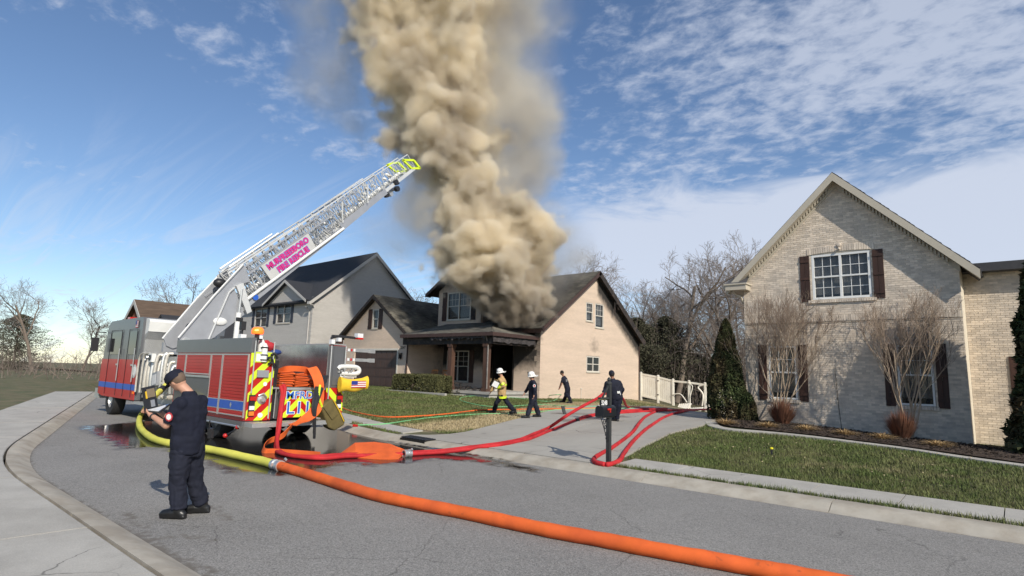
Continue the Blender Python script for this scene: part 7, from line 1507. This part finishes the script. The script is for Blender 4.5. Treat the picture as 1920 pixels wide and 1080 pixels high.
# tablet case: two leaves standing open
tc_ = thing('tablet_case', tuple(at_depth(283, 770, dm+.2)), 'open black tablet case held by the man in the left foreground', 'tablet')
a, b, c, d = at_depth(267, 727, dm+.10), at_depth(290, 722, dm+.30), at_depth(297, 764, dm+.22), at_depth(273, 769, dm+.02)
nrm_ = (b-a).cross(d-a).normalized()*.018; nrm_ = nrm_ if nrm_.dot(CF) > 0 else -nrm_
q = MB(); q.prism([a, b, c, d], nrm_); o = q.build('cover_leaf', m_blk, tc_)
f_ = -nrm_.normalized()*.003
def inn(u, v): return a.lerp(b, u).lerp(d.lerp(c, u), v)
q = MB(); q.prism([inn(.25, .12)+f_, inn(.88, .12)+f_, inn(.88, .5)+f_, inn(.25, .5)+f_], f_*2); q.build('document_pocket', mat('brown card', (.22, .17, .11), .8), tc_)
q = MB(); q.prism([inn(.14, .2)+f_, inn(.24, .2)+f_, inn(.24, .52)+f_, inn(.14, .52)+f_], f_*2); q.build('yellow_tab', m_yb, tc_)
q = MB(); q.prism([inn(.45, .62)+f_, inn(.75, .62)+f_, inn(.75, .92)+f_, inn(.45, .92)+f_], f_*2); q.build('phone_pocket', m_ladg, tc_)
q = MB(); e1, e2 = at_depth(320, 757, dm+.42), at_depth(300, 772, dm+.08); q.prism([d, c, e1, e2], V((0, 0, -.018))); q.build('tablet', m_blk, tc_)
q = MB(); q.prism([d.lerp(e2, .1)+V((0, 0, .002)), c.lerp(e1, .1)+V((0, 0, .002)), e1.lerp(c, .1)+V((0, 0, .002)), e2.lerp(d, .1)+V((0, 0, .002))], (0, 0, .004)); q.build('screen', m_clr, tc_)
# --- officer in tan coat walking with a clipboard
fa, fb = gp(926, 775), gp(965, 777); d2_ = ((fa-EYEV).dot(CF)+(fb-EYEV).dot(CF))/2
J = jpx(d2_, head=(938, 699), neck=(941, 707), pel=(941, 738), sh1=(937, 712, -.20), sh2=(943, 711, .20), el1=(945, 724, -.28), ha1=(934, 727, -.22), el2=(926, 724, .22), ha2=(920, 735, .2), kn1=(931, 755, -.08), kn2=(951, 755, .08))
J['an1'] = fa+V((0, 0, .085)); J['toe1'] = fa-CR*.3; J['an2'] = fb+V((0, 0, .1)); J['toe2'] = fb-CR*.2; J['sh1'] = J['sh1']; lkp = -CR*1.0+CF*.25-CU*.05
t2, A2 = person('officer in a tan reflective coat and white helmet walking with a clipboard', J, m_tan, m_navy, lkp, 'long', 'helmet', m_skin, coat=True, vox=.022, s=1.0, wide=1.05, sd_override=CF)
def band(t_, c, up, side, front, w, d, h, m_): q = MB(); rings(q, [c-up*h/2, c+up*h/2], side, front, [(w, d), (w, d)], 18); q.build('reflective_band', m_, t_)
pe, nk = J['pel'], J['neck']; band(t2, pe-A2['up']*.12, A2['up'], A2['side'], A2['front'], .222, .19, .08, m_yel); band(t2, pe.lerp(nk, .55), A2['up'], A2['side'], A2['front'], .252, .19, .06, m_yel)
for a in ('1',): e_ = J['sh'+a].lerp(J['el'+a], .7); dv = (J['el'+a]-J['sh'+a]).normalized(); q = MB(); q.tube([e_-dv*.04, e_+dv*.04], .085, 12); q.build('sleeve_band', m_yel, t2)
q = MB(); q.tube([J['el1'].lerp(J['ha1'], .55), J['ha1']-A2['side']*0], [.06, .05], 10); q.ball(J['ha1']+(-CR*.05), .055, 6); q.build('lime_glove', m_yel, t2, smooth=True)
cb = thing('clipboard', tuple(at_depth(929, 722, d2_-.3)), 'white paper on a dark clipboard under the arm of the tan coated officer', 'clipboard')
K_ = [at_depth(x, y, d2_-.34) for x, y in ((927, 712.5), (937.5, 718), (932, 729), (920.5, 723))]; q = MB(); q.prism(K_, CF*.015); q.build('board', m_blk, cb); c_ = sum(K_, V((0, 0, 0)))/4; q = MB(); q.prism([p.lerp(c_, .12)-CF*.002 for p in K_], -CF*.002); q.build('paper', m_txtw, cb)
# --- officer in navy with white helmet
fa, fb = gp(989, 785), gp(1010, 783); d3 = ((fa-EYEV).dot(CF)+(fb-EYEV).dot(CF))/2
J = jpx(d3, head=(997, 706), neck=(999, 713), pel=(999, 746), sh1=(1001, 717, -.19), sh2=(996, 717, .19), el1=(1003, 731, -.26), ha1=(1001, 741, -.22), el2=(990, 728, .22), ha2=(984, 737, .2), kn1=(993, 765, -.08), kn2=(1005, 763, .08))
J['an1'] = fa+V((0, 0, .085)); J['toe1'] = fa-CR*.3; J['an2'] = fb+V((0, 0, .09)); J['toe2'] = fb-CR*.2
t3, A3 = person('officer in navy uniform and white helmet walking just left of the mailbox', J, m_navy, m_navy2, -CR+CF*.35, 'long', 'helmet', m_skin, vox=.022, s=1.0, wide=1.05, sd_override=CF*.95-CR*.2)
pc = J['sh1'].lerp(J['el1'], .4)-CF*.085; q = MB(); q.prism([pc+CR*.05*sin(a)+CU*.055*cos(a) for a in [k*pi/4 for k in range(8)]], CF*.02); q.build('sleeve_patch', m_txtw, t3); q = MB(); q.prism([pc-CF*.003+CR*.03*sin(a)+CU*.035*cos(a) for a in [k*pi/4 for k in range(8)]], CF*.004); q.build('patch_center', m_redl, t3)
# --- man stooping by the house wall
fa, fb = gp(1057, 755), gp(1070, 757); d4 = ((fa-EYEV).dot(CF)+(fb-EYEV).dot(CF))/2
J = jpx(d4, head=(1053.5, 699), neck=(1057, 706), pel=(1064, 728), sh1=(1055, 709, -.2), sh2=(1058, 708, .18), el1=(1053.5, 719, -.22), ha1=(1050, 727, -.2), el2=(1052, 718, .2), ha2=(1049, 726, .2), kn1=(1061, 742, -.08), kn2=(1066, 742, .1))
J['an1'] = fa+V((0, 0, .085)); J['toe1'] = fa-CR*.3; J['an2'] = fb+V((0, 0, .085)); J['toe2'] = fb-CR*.3
t4, A4 = person('dark haired man in a navy T-shirt stooping beside the tan gable wall', J, m_navy2, m_navy, -CR+CF*.3-CU*.3, 'short', None, m_skin2, vox=.024, s=1.0, sd_override=CF*.9+CR*.3)
q = MB(); pb = J['pel'].lerp(J['neck'], .72)-CF*.16+CR*.05; q.obox(pb-CR*.08, CR*.16, CU*.03, -CF*.01); q.obox(pb-CR*.06-CU*.06, CR*.12, CU*.025, -CF*.01); q.build('shirt_print', m_lgry, t4)
# --- man with his back turned, hauling the red hose
J = jpx(d5, head=(1147, 702, .05), neck=(1149, 711, .03), pel=(1156, 744), sh1=(1138, 718, .0), sh2=(1161, 718, .02), el1=(1134, 730, .08), ha1=(1131, 737, .0), el2=(1168, 731, .1), ha2=(1163, 742, .28), kn1=(1152, 766, .08), kn2=(1159, 766, -.05))
fa = gp(1151, 790); fb = gp(1156, 791); J['an1'] = V(at_depth(1150, 788, d5+.2)); J['an1'].z = T(J['an1'].x, J['an1'].y)+.09; J['toe1'] = J['an1']+CF*.3; J['an2'] = V(at_depth(1156, 789, d5)); J['an2'].z = T(J['an2'].x, J['an2'].y)+.09; J['toe2'] = J['an2']-CR*.15+CF*.2
t5, A5 = person('man in dark navy seen from behind lifting the red hose beyond the mailbox', J, m_navy2, m_navy, CF-CR*.3, 'long', 'beanie', m_skin2, vox=.02, s=1.0, wide=1.12)
q = MB(); pb = J['pel'].lerp(J['neck'], .25)-CF*.17; q.tube([pb+CR*.02, pb+CR*.1+CU*.07, pb+CR*.13-CU*.05], .015, 6); q.obox(pb+CR*.02, CR*.08, CU*.07, -CF*.02); q.build('belt_gear', m_wht, t5)
# ------------------------------------------------------------------ mailbox with number board
m_post2 = mat('weathered black post', (.03, .032, .032), .7, var=.3, vs=6, stretch=(1, 1, .3)); m_mb = mat('black enamel', (.012, .014, .018), .35, var=.1)
def mailbox():
    b = gp(1141, 872); d = (b-EYEV).dot(CF); M = thing('mailbox', tuple(b), 'black mailbox with the number 5248 on a dark post between kerb and sidewalk', 'mailbox')
    top = at_depth(1145.5, 720, d); z1 = top.z; x, y = b.x, b.y
    q = MB(); q.box((x-.04, y-.04, b.z-.1), (x+.04, y+.04, z1)); q.build('post', m_post2, M); q = MB(); q.lathe((x, y, z1), [(.06, 0), (.06, .02), (.03, .05), (.045, .08), (.03, .11), (.001, .14)], 10); q.build('finial', m_post2, M, smooth=True)
    # box: barrel-roofed, door towards the street (-Y)
    bz = at_depth(1130, 780, d).z; w, h, L_ = .09, .22, .48; yc = y-.10
    prof = [(-w, 0), (w, 0), (w, h*.55)]+[(w*cos(a), h*.55+w*sin(a)) for a in [k*pi/10 for k in range(1, 10)]]+[(-w, h*.55)]
    xo = x-.0; q = MB(); q.prism([(xo+a, yc-L_/2, bz+c) for a, c in prof], (0, L_, 0)); q.build('box', m_mb, M)
    q = MB(); q.prism([(xo+a*1.06, yc-L_/2-.02, bz-.006+c*1.04) for a, c in prof], (0, .018, 0)); dr = q.build('door', m_mb, M); q = MB(); q.tube([(xo-.02, yc-L_/2-.03, bz+.2), (xo, yc-L_/2-.05, bz+.22), (xo+.02, yc-L_/2-.03, bz+.2)], .006, 5); q.build('handle', m_alu, dr)
    q = MB(); q.obox((xo+w+.002, yc-.02, bz+.07), (.012, 0, 0), (0, .03, 0), (0, 0, .085)); q.obox((xo+w+.014, yc-.12, bz+.12), (.006, 0, 0), (0, .13, 0), (0, 0, .035)); q.build('red_flag', m_redl, M)
    q = MB(); q.box((x-.06, y-.40, bz-.03), (x+.06, y+.12, bz-.002)); q.build('bracket_board', m_post2, M)
    # scroll bracket
    for k, (cy_, cz, r) in enumerate(((y-.16, bz-.12, .055), (y-.13, bz-.22, .045), (y-.10, bz-.36, .04), (y-.09, bz-.44, .03))):
        q = MB(); q.tube([(x, cy_+r*cos(a)*(1-a/14), cz+r*sin(a)*(1-a/14)) for a in [i*.45 for i in range(17)]], .008, 5); q.build('scroll', m_mb, M, smooth=True)
    q = MB(); q.tube(spline([V((x, y-.30, bz-.03)), V((x, y-.2, bz-.2)), V((x, y-.05, bz-.5))], 6), .009, 5); q.build('scroll_arm', m_mb, M, smooth=True)
    # number board hanging from an arm, brace above
    az = at_depth(1131, 747, d).z; q = MB(); q.box((x-.03, y-.37, az-.015), (x+.03, y+.0, az+.02)); q.build('arm', m_post2, M); q = MB(); q.bar((x, y-.02, az+.25), (x, y-.24, az+.02), .025, .03); q.build('brace', m_post2, M)
    pl = MB(); pl.box((x-.012, y-.33, az-.15), (x+.012, y-.06, az-.03)); pl = pl.build('number_board', m_mb, M)
    text_mesh('5248', .125, m_txtw, pl, frame_matrix((x+.013, y-.195, az-.09), (0, 1, 0), (0, 0, 1)), 'lettering', .001, .004, sx=.86)
mailbox()
# storm drain opening in the kerb, irrigation marker, debris
dn = thing('storm_drain', tuple(gp(772, 826)), 'dark storm drain inlet in the kerb behind the red hoses', 'drain')
c = gp(768, 827); a = gp(742, 824); b = gp(790, 836); X0_, X1_ = -12.6, -11.5
def drain():
    x0, x1 = gp(745, 826).x, gp(792, 833).x; s0, s1 = 9.72, 10.50; q = MB(); v = []
    f = lambda x, s, z: V((x, s+float(bend(x)), z))
    q.prism([f(x0, s1-.25, .135), f(x1, s1-.25, .135), f(x1, s0+.18, .12), f(x0, s0+.18, .12)], (0, 0, .022)); q.build('iron_plate', m_ladg if False else mat('wet cast iron', (.03, .03, .032), .3, .3), dn)
    q = MB(); q.prism([f(x0, s0+.17, .02), f(x1, s0+.17, .02), f(x1, s0+.16, .118), f(x0, s0+.16, .118)], (0, -.012, 0)); q.build('opening', m_dark, dn)
    for k in range(9): x = x0+(x1-x0)*(k+.5)/9; q = MB(); q.bar(f(x-.03, s1-.28, .16), f(x-.03, s0+.2, .146), .02, .008); q.build('rib', m_blk, dn)
drain()
p = gp(1447, 853); mk = thing('irrigation_marker', tuple(p), 'short black irrigation stake with a yellow cap in the front lawn', 'marker')
q = MB(); q.tube([p, p+V((0, 0, .13))], .022, 8); q.build('stake', m_blk, mk); q = MB(); q.lathe(p+V((0, 0, .13)), [(.036, 0), (.036, .03), (.001, .04)], 10); q.build('cap', mat('yellow cap', (.8, .7, .03), .4), mk)
p = gp(1056, 778); q = MB(); q.obox(p+V((0, 0, .0)), (.03, 0, .0), (.05, .12, 0), (-.12, .0, .32)); tag(q.build('edging_board', m_post2, loc=p), 'short dark board propped at the lawn edge by the driveway', 'board')
# rocking chairs and charred things on the porch
m_rock = mat('orange stained wood', (.38, .15, .035), .6, var=.25, vs=6)
def rocker(c, rz, label):
    R_ = thing('rocking_chair', c, label, 'chair', 'rocking chairs on the porch'); R_.rotation_euler = (0, 0, rz)
    def L(nm, f): q = MB(); f(q); me = q.build(nm, m_rock); me.parent = R_
    for s_ in (-.26, .26):
        L('rocker_runner', lambda q: q.tube([(x, s_, .03+.12*(x/.45)**2) for x in np.linspace(-.5, .42, 9)], .022, 6))
        for x, z0_, z1_ in ((-.22, .06, 1.08), (.22, .06, .66)): L('leg', lambda q: q.tube([(x, s_, z0_), (x-.0, s_, z1_*.4), (x-(.12 if x < 0 else 0), s_, z1_)], .022, 6))
        L('armrest', lambda q: q.box((-.3, s_-.04, .64), (.28, s_+.04, .67)))
    L('seat', lambda q: q.box((-.24, -.26, .40), (.26, .26, .43)))
    for k in range(6): y_ = -.2+k*.08; L('back_slat', lambda q: q.bar((-.24, y_, .43), (-.37, y_, 1.05), .03, .015))
    L('top_rail', lambda q: q.bar((-.36, -.28, 1.08), (-.36, .28, 1.08), .04, .1))
rocker((-26.3, 24.2, .845), -1.2, 'orange brown rocking chair on the porch between the posts'); rocker((-28.4, 25.0, .845), -1.5, 'orange brown rocking chair behind the clipped hedge')
db = thing('charred_table', (-25.4, 24.1, .845), 'charred small table and debris on the porch floor by the rocking chair', 'table')
q = MB(); q.box((-25.9, 23.8, 1.2), (-25.0, 24.5, 1.25)); q.build('top', m_burnt, db)
for dx, dy in ((-.4, .25), (.4, .25), (-.4, -.3), (.4, -.3)): q = MB(); q.bar((-25.45+dx, 24.15+dy, .845), (-25.45+dx*.9, 24.15+dy*.9, 1.2), .05, .05); q.build('leg', m_burnt, db)
rd = random.Random(31); q = MB()
for k in range(60): c = V((rd.uniform(-26.5, -22.6), rd.uniform(23.4, 24.6), .86+rd.random()*.12)); q.bar(c, c+V((rd.gauss(0, .25), rd.gauss(0, .25), rd.random()*.15)), .03+.05*rd.random(), .03)
tag(q.build('charred_debris', m_burnt), 'scatter of charred fragments along the front edge of the porch', kind='stuff')
pots = [(-23.3, 24.9, 'pale plant pot with a dead plant nearest the burnt doorway'), (-22.9, 25.1, 'second pale plant pot with a dead plant right of the doorway'), (-22.55, 25.3, 'rightmost pale plant pot beside the quoined corner')]
for x, y, lb in pots:
    P_ = thing('plant_pot', (x, y, .845), lb, 'plant pot', 'plant pots on the porch'); q = MB(); q.lathe((x, y, .845), [(.001, 0), (.10, 0), (.15, .26), (.17, .28), (.13, .28), (.12, .24), (.001, .24)], 14); q.build('pot', m_cream, P_, smooth=True)
    q = MB()
    for k in range(24): a = rd.random()*6.28; q.tube([(x, y, 1.08), (x+cos(a)*.08, y+sin(a)*.08, 1.28), (x+cos(a)*.22*rd.random(), y+sin(a)*.22, 1.3+.3*rd.random())], .007, 4, cap=False)
    q.build('dead_stems', m_dry, P_)
# bright scraps of litter on the right lawn, leaves
n = 160; q = MB()
for k in range(n):
    x = RNG.uniform(-7, -.5); y = RNG.uniform(11.5, 16.5)
    if x < dedge(y, 2)+.2: continue
    z = T(x, y)+.045; a = RNG.random()*6.28; s_ = RNG.uniform(.012, .028); u_ = V((cos(a), sin(a), RNG.uniform(-.4, .4)))*s_; w_ = V((-sin(a), cos(a), RNG.uniform(-.4, .4)))*s_*.7; c = V((x, y, z)); q.add([c-u_, c-w_, c+u_, c+w_], [(0, 1, 2, 3)])
tag(q.build('fallen_leaves', mat('dry leaf', (.42, .33, .20), .8, var=.3, island=.5)), 'scattered dry leaves on the front lawn', kind='stuff')
# ------------------------------------------------------------------ smoke plume (a real density grid)
def vnoise(P, scale, seed):
    r = np.random.default_rng(seed); N = 32
    L = r.random((N, N, N)).astype(np.float32)
    q = P*scale; i = np.floor(q).astype(np.int32); f = (q - i).astype(np.float32); f = f*f*(3-2*f); i &= N-1; j = (i+1) & (N-1)
    a, b, c = f[..., 0], f[..., 1], f[..., 2]
    x0, y0, z0 = i[..., 0], i[..., 1], i[..., 2]; x1, y1, z1 = j[..., 0], j[..., 1], j[..., 2]
    def l(u, v_, w): return u + (v_-u)*w
    return l(l(l(L[x0, y0, z0], L[x1, y0, z0], a), l(L[x0, y1, z0], L[x1, y1, z0], a), b),
             l(l(L[x0, y0, z1], L[x1, y0, z1], a), l(L[x0, y1, z1], L[x1, y1, z1], a), b), c)
def scr(x, y, d):
    v = CF + CR*((x-PCX)/FPX) - CU*((y-PCY)/FPX); return EYEV + v*d
def make_smoke():
    vox = 0.135
    lo = np.array([-38.0, 16.5, 4.6]); hi = np.array([-13.5, 40.0, 34.0])
    n = np.ceil((hi-lo)/vox).astype(int); nx, ny, nz = [int(v_) for v_ in n]
    X = lo[0]+(np.arange(nx)+.5)*vox; Y = lo[1]+(np.arange(ny)+.5)*vox; Z = lo[2]+(np.arange(nz)+.5)*vox
    F = np.full((nx, ny, nz), -1.0, np.float32); T = np.zeros((nx, ny, nz), np.float32)
    r = np.random.default_rng(5)
    def puff(A, c, rad, s=1.0):
        a = [max(0, int((c[k]-rad*1.6-lo[k])/vox)) for k in range(3)]
        b = [min((nx, ny, nz)[k], int((c[k]+rad*1.6-lo[k])/vox)+1) for k in range(3)]
        if any(b[k] <= a[k] for k in range(3)): return
        dx = X[a[0]:b[0]][:, None, None]-c[0]; dy = Y[a[1]:b[1]][None, :, None]-c[1]; dz_ = Z[a[2]:b[2]][None, None, :]-c[2]
        d = (1-np.sqrt(dx*dx+dy*dy+dz_*dz_)/rad)*s
        sl = A[a[0]:b[0], a[1]:b[1], a[2]:b[2]]; np.maximum(sl, d.astype(np.float32), out=sl)
    # dense column: picture x, y, radius (photo pixels), depth, count of small billows
    keys = [(1012, 548, 36, 33.8, 10), (1034, 532, 24, 33.8, 6), (880, 520, 40, 35.4, 10), (850, 500, 34, 35.8, 8), (1000, 520, 36, 34.4, 12), (800, 20, 90, 37.4, 14), (700, 60, 60, 36.5, 12), (870, 160, 50, 37.8, 10), (985, 572, 20, 33.5, 8), (958, 548, 34, 33.6, 12), (990, 548, 36, 34.0, 14), (930, 535, 48, 34.3, 16), (975, 515, 50, 34.6, 18), (900, 515, 46, 35.0, 12),
            (940, 480, 66, 35.2, 22), (885, 475, 56, 35.6, 14), (955, 430, 58, 35.4, 20), (900, 430, 66, 35.8, 18), (870, 395, 56, 36.0, 14), (915, 385, 54, 35.6, 16), (885, 345, 42, 35.4, 10),
            (845, 350, 52, 36.4, 12), (830, 300, 58, 36.8, 14), (850, 255, 62, 37.0, 14), (800, 240, 62, 36.6, 18), (780, 190, 66, 36.4, 18),
            (835, 190, 58, 37.2, 12), (745, 145, 60, 36.2, 18), (800, 120, 70, 36.8, 16), (730, 85, 62, 36.2, 18), (790, 60, 72, 36.8, 16), (850, 90, 56, 37.8, 10),
            (720, 30, 60, 36.4, 16), (780, 0, 80, 37.0, 16), (850, 20, 66, 37.8, 12), (710, -40, 70, 36.6, 14), (800, -60, 90, 37.2, 12), (880, -60, 70, 38, 8), (740, -130, 110, 37.2, 12), (850, -130, 90, 38, 8)]
    for (x, y, rp, d, m) in keys:
        if y < 210: x += 14; rp *= .93
        c = np.array(scr(x, y, d)); R = rp*d/FPX
        puff(F, c, R*1.15)
        for _ in range(m//2):
            u = r.normal(size=3); u /= np.linalg.norm(u); k = r.uniform(0.3, 0.6)
            puff(F, c+u*R*r.uniform(0.6, 1.05), R*k*1.35, 0.8)
    # thin veils behind and beside
    for (x, y, rp, d, w) in [(985, 470, 60, 37, .5), (970, 400, 70, 38, .6), (960, 340, 74, 38.5, .75), (975, 280, 66, 39, .8), (960, 220, 76, 39, .8), (940, 160, 80, 39.2, .85), (935, 100, 74, 39.2, .8),
                          (930, 40, 80, 39.2, .85), (920, -20, 90, 39.2, .8), (915, -100, 110, 39.5, .8), (870, 300, 70, 38.5, .9), (900, 240, 80, 39, .9), (880, 150, 80, 39, .9), (780, 340, 52, 37.5, .6), (790, 400, 58, 37.5, .6), (765, 300, 40, 37, .5),
                          (830, 460, 50, 37, .55), (1020, 530, 40, 36, .3), (850, 500, 46, 36.5, .6),
                          (640, 60, 66, 37, .22), (590, 110, 70, 37, .30), (600, 30, 80, 37, .30), (640, 160, 60, 37, .30), (600, -30, 90, 37, .36), (680, 235, 46, 37, .32), (545, 60, 50, 37, .22), (740, 440, 60, 37, .2), (775, 380, 50, 36.6, .8), (770, 330, 44, 36.5, .75), (960, 420, 60, 37, .9), (992, 380, 50, 37.5, .9), (985, 330, 60, 38, .9), (1000, 450, 54, 37, .9), (935, 300, 60, 38, .9), (1000, 200, 56, 39, .7), (985, 120, 56, 39, .7), (740, 470, 44, 36.8, .3), (810, 430, 50, 36.4, .8), (650, -20, 90, 37, .45), (690, 40, 60, 37, .5), (620, 20, 60, 37.5, .3), (990, 40, 50, 39, .4), (1000, 240, 50, 39, .7), (1010, 300, 40, 38.5, .5), (1010, 500, 60, 36.8, .5), (1040, 540, 50, 36, .25)]:
        c = np.array(scr(x, y, d)); R = rp*d/FPX
        puff(T, c, R*1.45, w)
        for _ in range(5):
            u = r.normal(size=3); u /= np.linalg.norm(u)
            puff(T, c+u*R*0.7, R*r.uniform(.5, .9), w)
    out = np.zeros((nx, ny, nz), np.float32)
    def tri(A, P):
        q = (P-lo.astype(np.float32))/vox-.5; i = np.floor(q).astype(np.int32); f = q-i
        def g(a, b, c): return A[np.clip(i[..., 0]+a, 0, nx-1), np.clip(i[..., 1]+b, 0, ny-1), np.clip(i[..., 2]+c, 0, nz-1)]
        x, y, z = f[..., 0], f[..., 1], f[..., 2]; L_ = lambda u, v_, w_: u+(v_-u)*w_
        return L_(L_(L_(g(0, 0, 0), g(1, 0, 0), x), L_(g(0, 1, 0), g(1, 1, 0), x), y), L_(L_(g(0, 0, 1), g(1, 0, 1), x), L_(g(0, 1, 1), g(1, 1, 1), x), y), z)
    G = np.stack(np.meshgrid(X, Y, np.zeros(1), indexing='ij'), -1)[:, :, 0, :].astype(np.float32)
    for k in range(nz):
        P = G.copy(); P[..., 2] = Z[k]
        w = np.stack([vnoise(P, .3, 11), vnoise(P, .3, 12), vnoise(P, .3, 13)], -1)-.5; w2 = np.stack([vnoise(P, 1.1, 14), vnoise(P, 1.1, 15), vnoise(P, 1.1, 16)], -1)-.5
        Q = P + w*2.4 + w2*.7
        bil = 0; amp = 0.5
        for o, sc_ in enumerate((.42, .85, 1.7, 3.2, 4.9)):
            bil = bil + amp*(np.abs(vnoise(Q, sc_, 20+o)*2-1)*2-0.62); amp *= 0.64
        h = (Z[k]-lo[2])/(hi[2]-lo[2])
        w3 = np.stack([vnoise(P, 2.7, 17), vnoise(P, 2.7, 18), vnoise(P, 2.7, 19)], -1)-.5; Q = Q + w3*.55
        f = tri(F, P + w*2.6 + w2*1.7 + w3*.7) + 0.62*(1-.3*h)*bil + 0.04
        edge = 0.20 + 0.50*h
        dens = np.clip(f/edge, 0, 1); dens = dens*dens*(3-2*dens)
        dens = dens*(2.6*(1-h)**1.4 + 1.2)
        fb = 0.5*vnoise(Q, .5, 31)+.3*vnoise(Q, 1.1, 32)+.2*vnoise(Q, 2.4, 33)
        Tk = tri(T, P + w*3.0 + w2*1.2)
        t = np.clip(Tk+ (fb-.5)*0.9*np.minimum(1, np.maximum(Tk, 0)*3), 0, 1)
        out[:, :, k] = dens + 0.50*np.clip(t/.55, 0, 1)**1.3
    me = bpy.data.meshes.new('smoke_plume'); me.vertices.add(nx*ny*nz)
    flat = np.transpose(out, (2, 1, 0)).ravel()           # x fastest
    at = me.attributes.new('d', 'FLOAT', 'POINT'); at.data.foreach_set('value', flat)
    me.update()
    ob = bpy.data.objects.new('smoke_plume', me); col.objects.link(ob)
    ob['kind'] = 'stuff'; ob['label'] = 'thick tan and grey smoke billowing up from the roof of the burning house'
    g = bpy.data.node_groups.new('smoke_grid', 'GeometryNodeTree')
    g.interface.new_socket('Geometry', in_out='INPUT', socket_type='NodeSocketGeometry')
    g.interface.new_socket('Geometry', in_out='OUTPUT', socket_type='NodeSocketGeometry')
    N = g.nodes; L = g.links
    gi = N.new('NodeGroupInput'); go = N.new('NodeGroupOutput')
    pos = N.new('GeometryNodeInputPosition'); sp = N.new('ShaderNodeSeparateXYZ'); L.new(pos.outputs[0], sp.inputs[0])
    def m(op, a, b):
        q = N.new('ShaderNodeMath'); q.operation = op
        for i, v_ in enumerate((a, b)):
            if v_ is None: continue
            if isinstance(v_, (int, float)): q.inputs[i].default_value = v_
            else: L.new(v_, q.inputs[i])
        return q.outputs[0]
    idx = []
    for k in range(3):
        q = m('FLOOR', m('DIVIDE', m('SUBTRACT', sp.outputs[k], float(lo[k])), vox), None)
        idx.append(m('MINIMUM', m('MAXIMUM', q, 0.0), float((nx, ny, nz)[k]-1)))
    # integer index arithmetic stays exact below 2**24
    lin = m('ADD', idx[0], m('MULTIPLY', m('ADD', idx[1], m('MULTIPLY', idx[2], float(ny))), float(nx)))
    si = N.new('GeometryNodeSampleIndex'); si.data_type = 'FLOAT'; si.domain = 'POINT'
    na = N.new('GeometryNodeInputNamedAttribute'); na.data_type = 'FLOAT'; na.inputs['Name'].default_value = 'd'
    L.new(gi.outputs[0], si.inputs['Geometry']); L.new(na.outputs['Attribute'], si.inputs['Value']); L.new(lin, si.inputs['Index'])
    vc = N.new('GeometryNodeVolumeCube'); L.new(si.outputs['Value'], vc.inputs['Density'])
    vc.inputs['Min'].default_value = tuple(float(v_) for v_ in lo)
    vc.inputs['Max'].default_value = tuple(float(v_) for v_ in lo+np.array([nx, ny, nz])*vox)
    vc.inputs['Resolution X'].default_value = nx; vc.inputs['Resolution Y'].default_value = ny; vc.inputs['Resolution Z'].default_value = nz
    sm = N.new('GeometryNodeSetMaterial'); L.new(vc.outputs[0], sm.inputs[0]); L.new(sm.outputs[0], go.inputs[0])
    mt = bpy.data.materials.new('smoke'); mt.use_nodes = True; nt = mt.node_tree; nt.nodes.clear()
    pv = nt.nodes.new('ShaderNodeVolumePrincipled'); mo = nt.nodes.new('ShaderNodeOutputMaterial'); nt.links.new(pv.outputs[0], mo.inputs['Volume'])
    vi = nt.nodes.new('ShaderNodeAttribute'); vi.attribute_name = 'density'
    cr = nt.nodes.new('ShaderNodeValToRGB'); nt.links.new(vi.outputs['Fac'], cr.inputs[0])
    cr.color_ramp.elements[0].color = (0.70, 0.695, 0.68, 1); cr.color_ramp.elements[1].color = (0.965, 0.90, 0.765, 1)
    cr.color_ramp.elements[0].position = 0.1; cr.color_ramp.elements[1].position = 0.8
    tco = nt.nodes.new('ShaderNodeTexCoord'); ns = nt.nodes.new('ShaderNodeTexNoise'); nt.links.new(tco.outputs['Object'], ns.inputs['Vector']); ns.inputs['Scale'].default_value = .33; ns.inputs['Detail'].default_value = 2
    sx = nt.nodes.new('ShaderNodeSeparateXYZ'); nt.links.new(tco.outputs['Object'], sx.inputs[0])
    zr = nt.nodes.new('ShaderNodeMapRange'); nt.links.new(sx.outputs[2], zr.inputs[0]); zr.inputs[1].default_value = 5.0; zr.inputs[2].default_value = 8.0; zr.inputs[3].default_value = .9; zr.inputs[4].default_value = 0
    nr = nt.nodes.new('ShaderNodeMapRange'); nt.links.new(ns.outputs[0], nr.inputs[0]); nr.inputs[1].default_value = .48; nr.inputs[2].default_value = .68; nr.inputs[3].default_value = 0; nr.inputs[4].default_value = .5
    mx_ = nt.nodes.new('ShaderNodeMath'); mx_.operation = 'MAXIMUM'; nt.links.new(zr.outputs[0], mx_.inputs[0]); nt.links.new(nr.outputs[0], mx_.inputs[1])
    mc = nt.nodes.new('ShaderNodeMix'); mc.data_type = 'RGBA'; nt.links.new(mx_.outputs[0], mc.inputs[0]); nt.links.new(cr.outputs[0], mc.inputs[6]); mc.inputs[7].default_value = (.48, .42, .345, 1)
    nt.links.new(mc.outputs[2], pv.inputs['Color'])
    pv.inputs['Density'].default_value = 1.0; pv.inputs['Anisotropy'].default_value = 0.1
    sm.inputs['Material'].default_value = mt; me.materials.append(mt)
    md = ob.modifiers.new('grid', 'NODES'); md.node_group = g
    return ob
make_smoke()
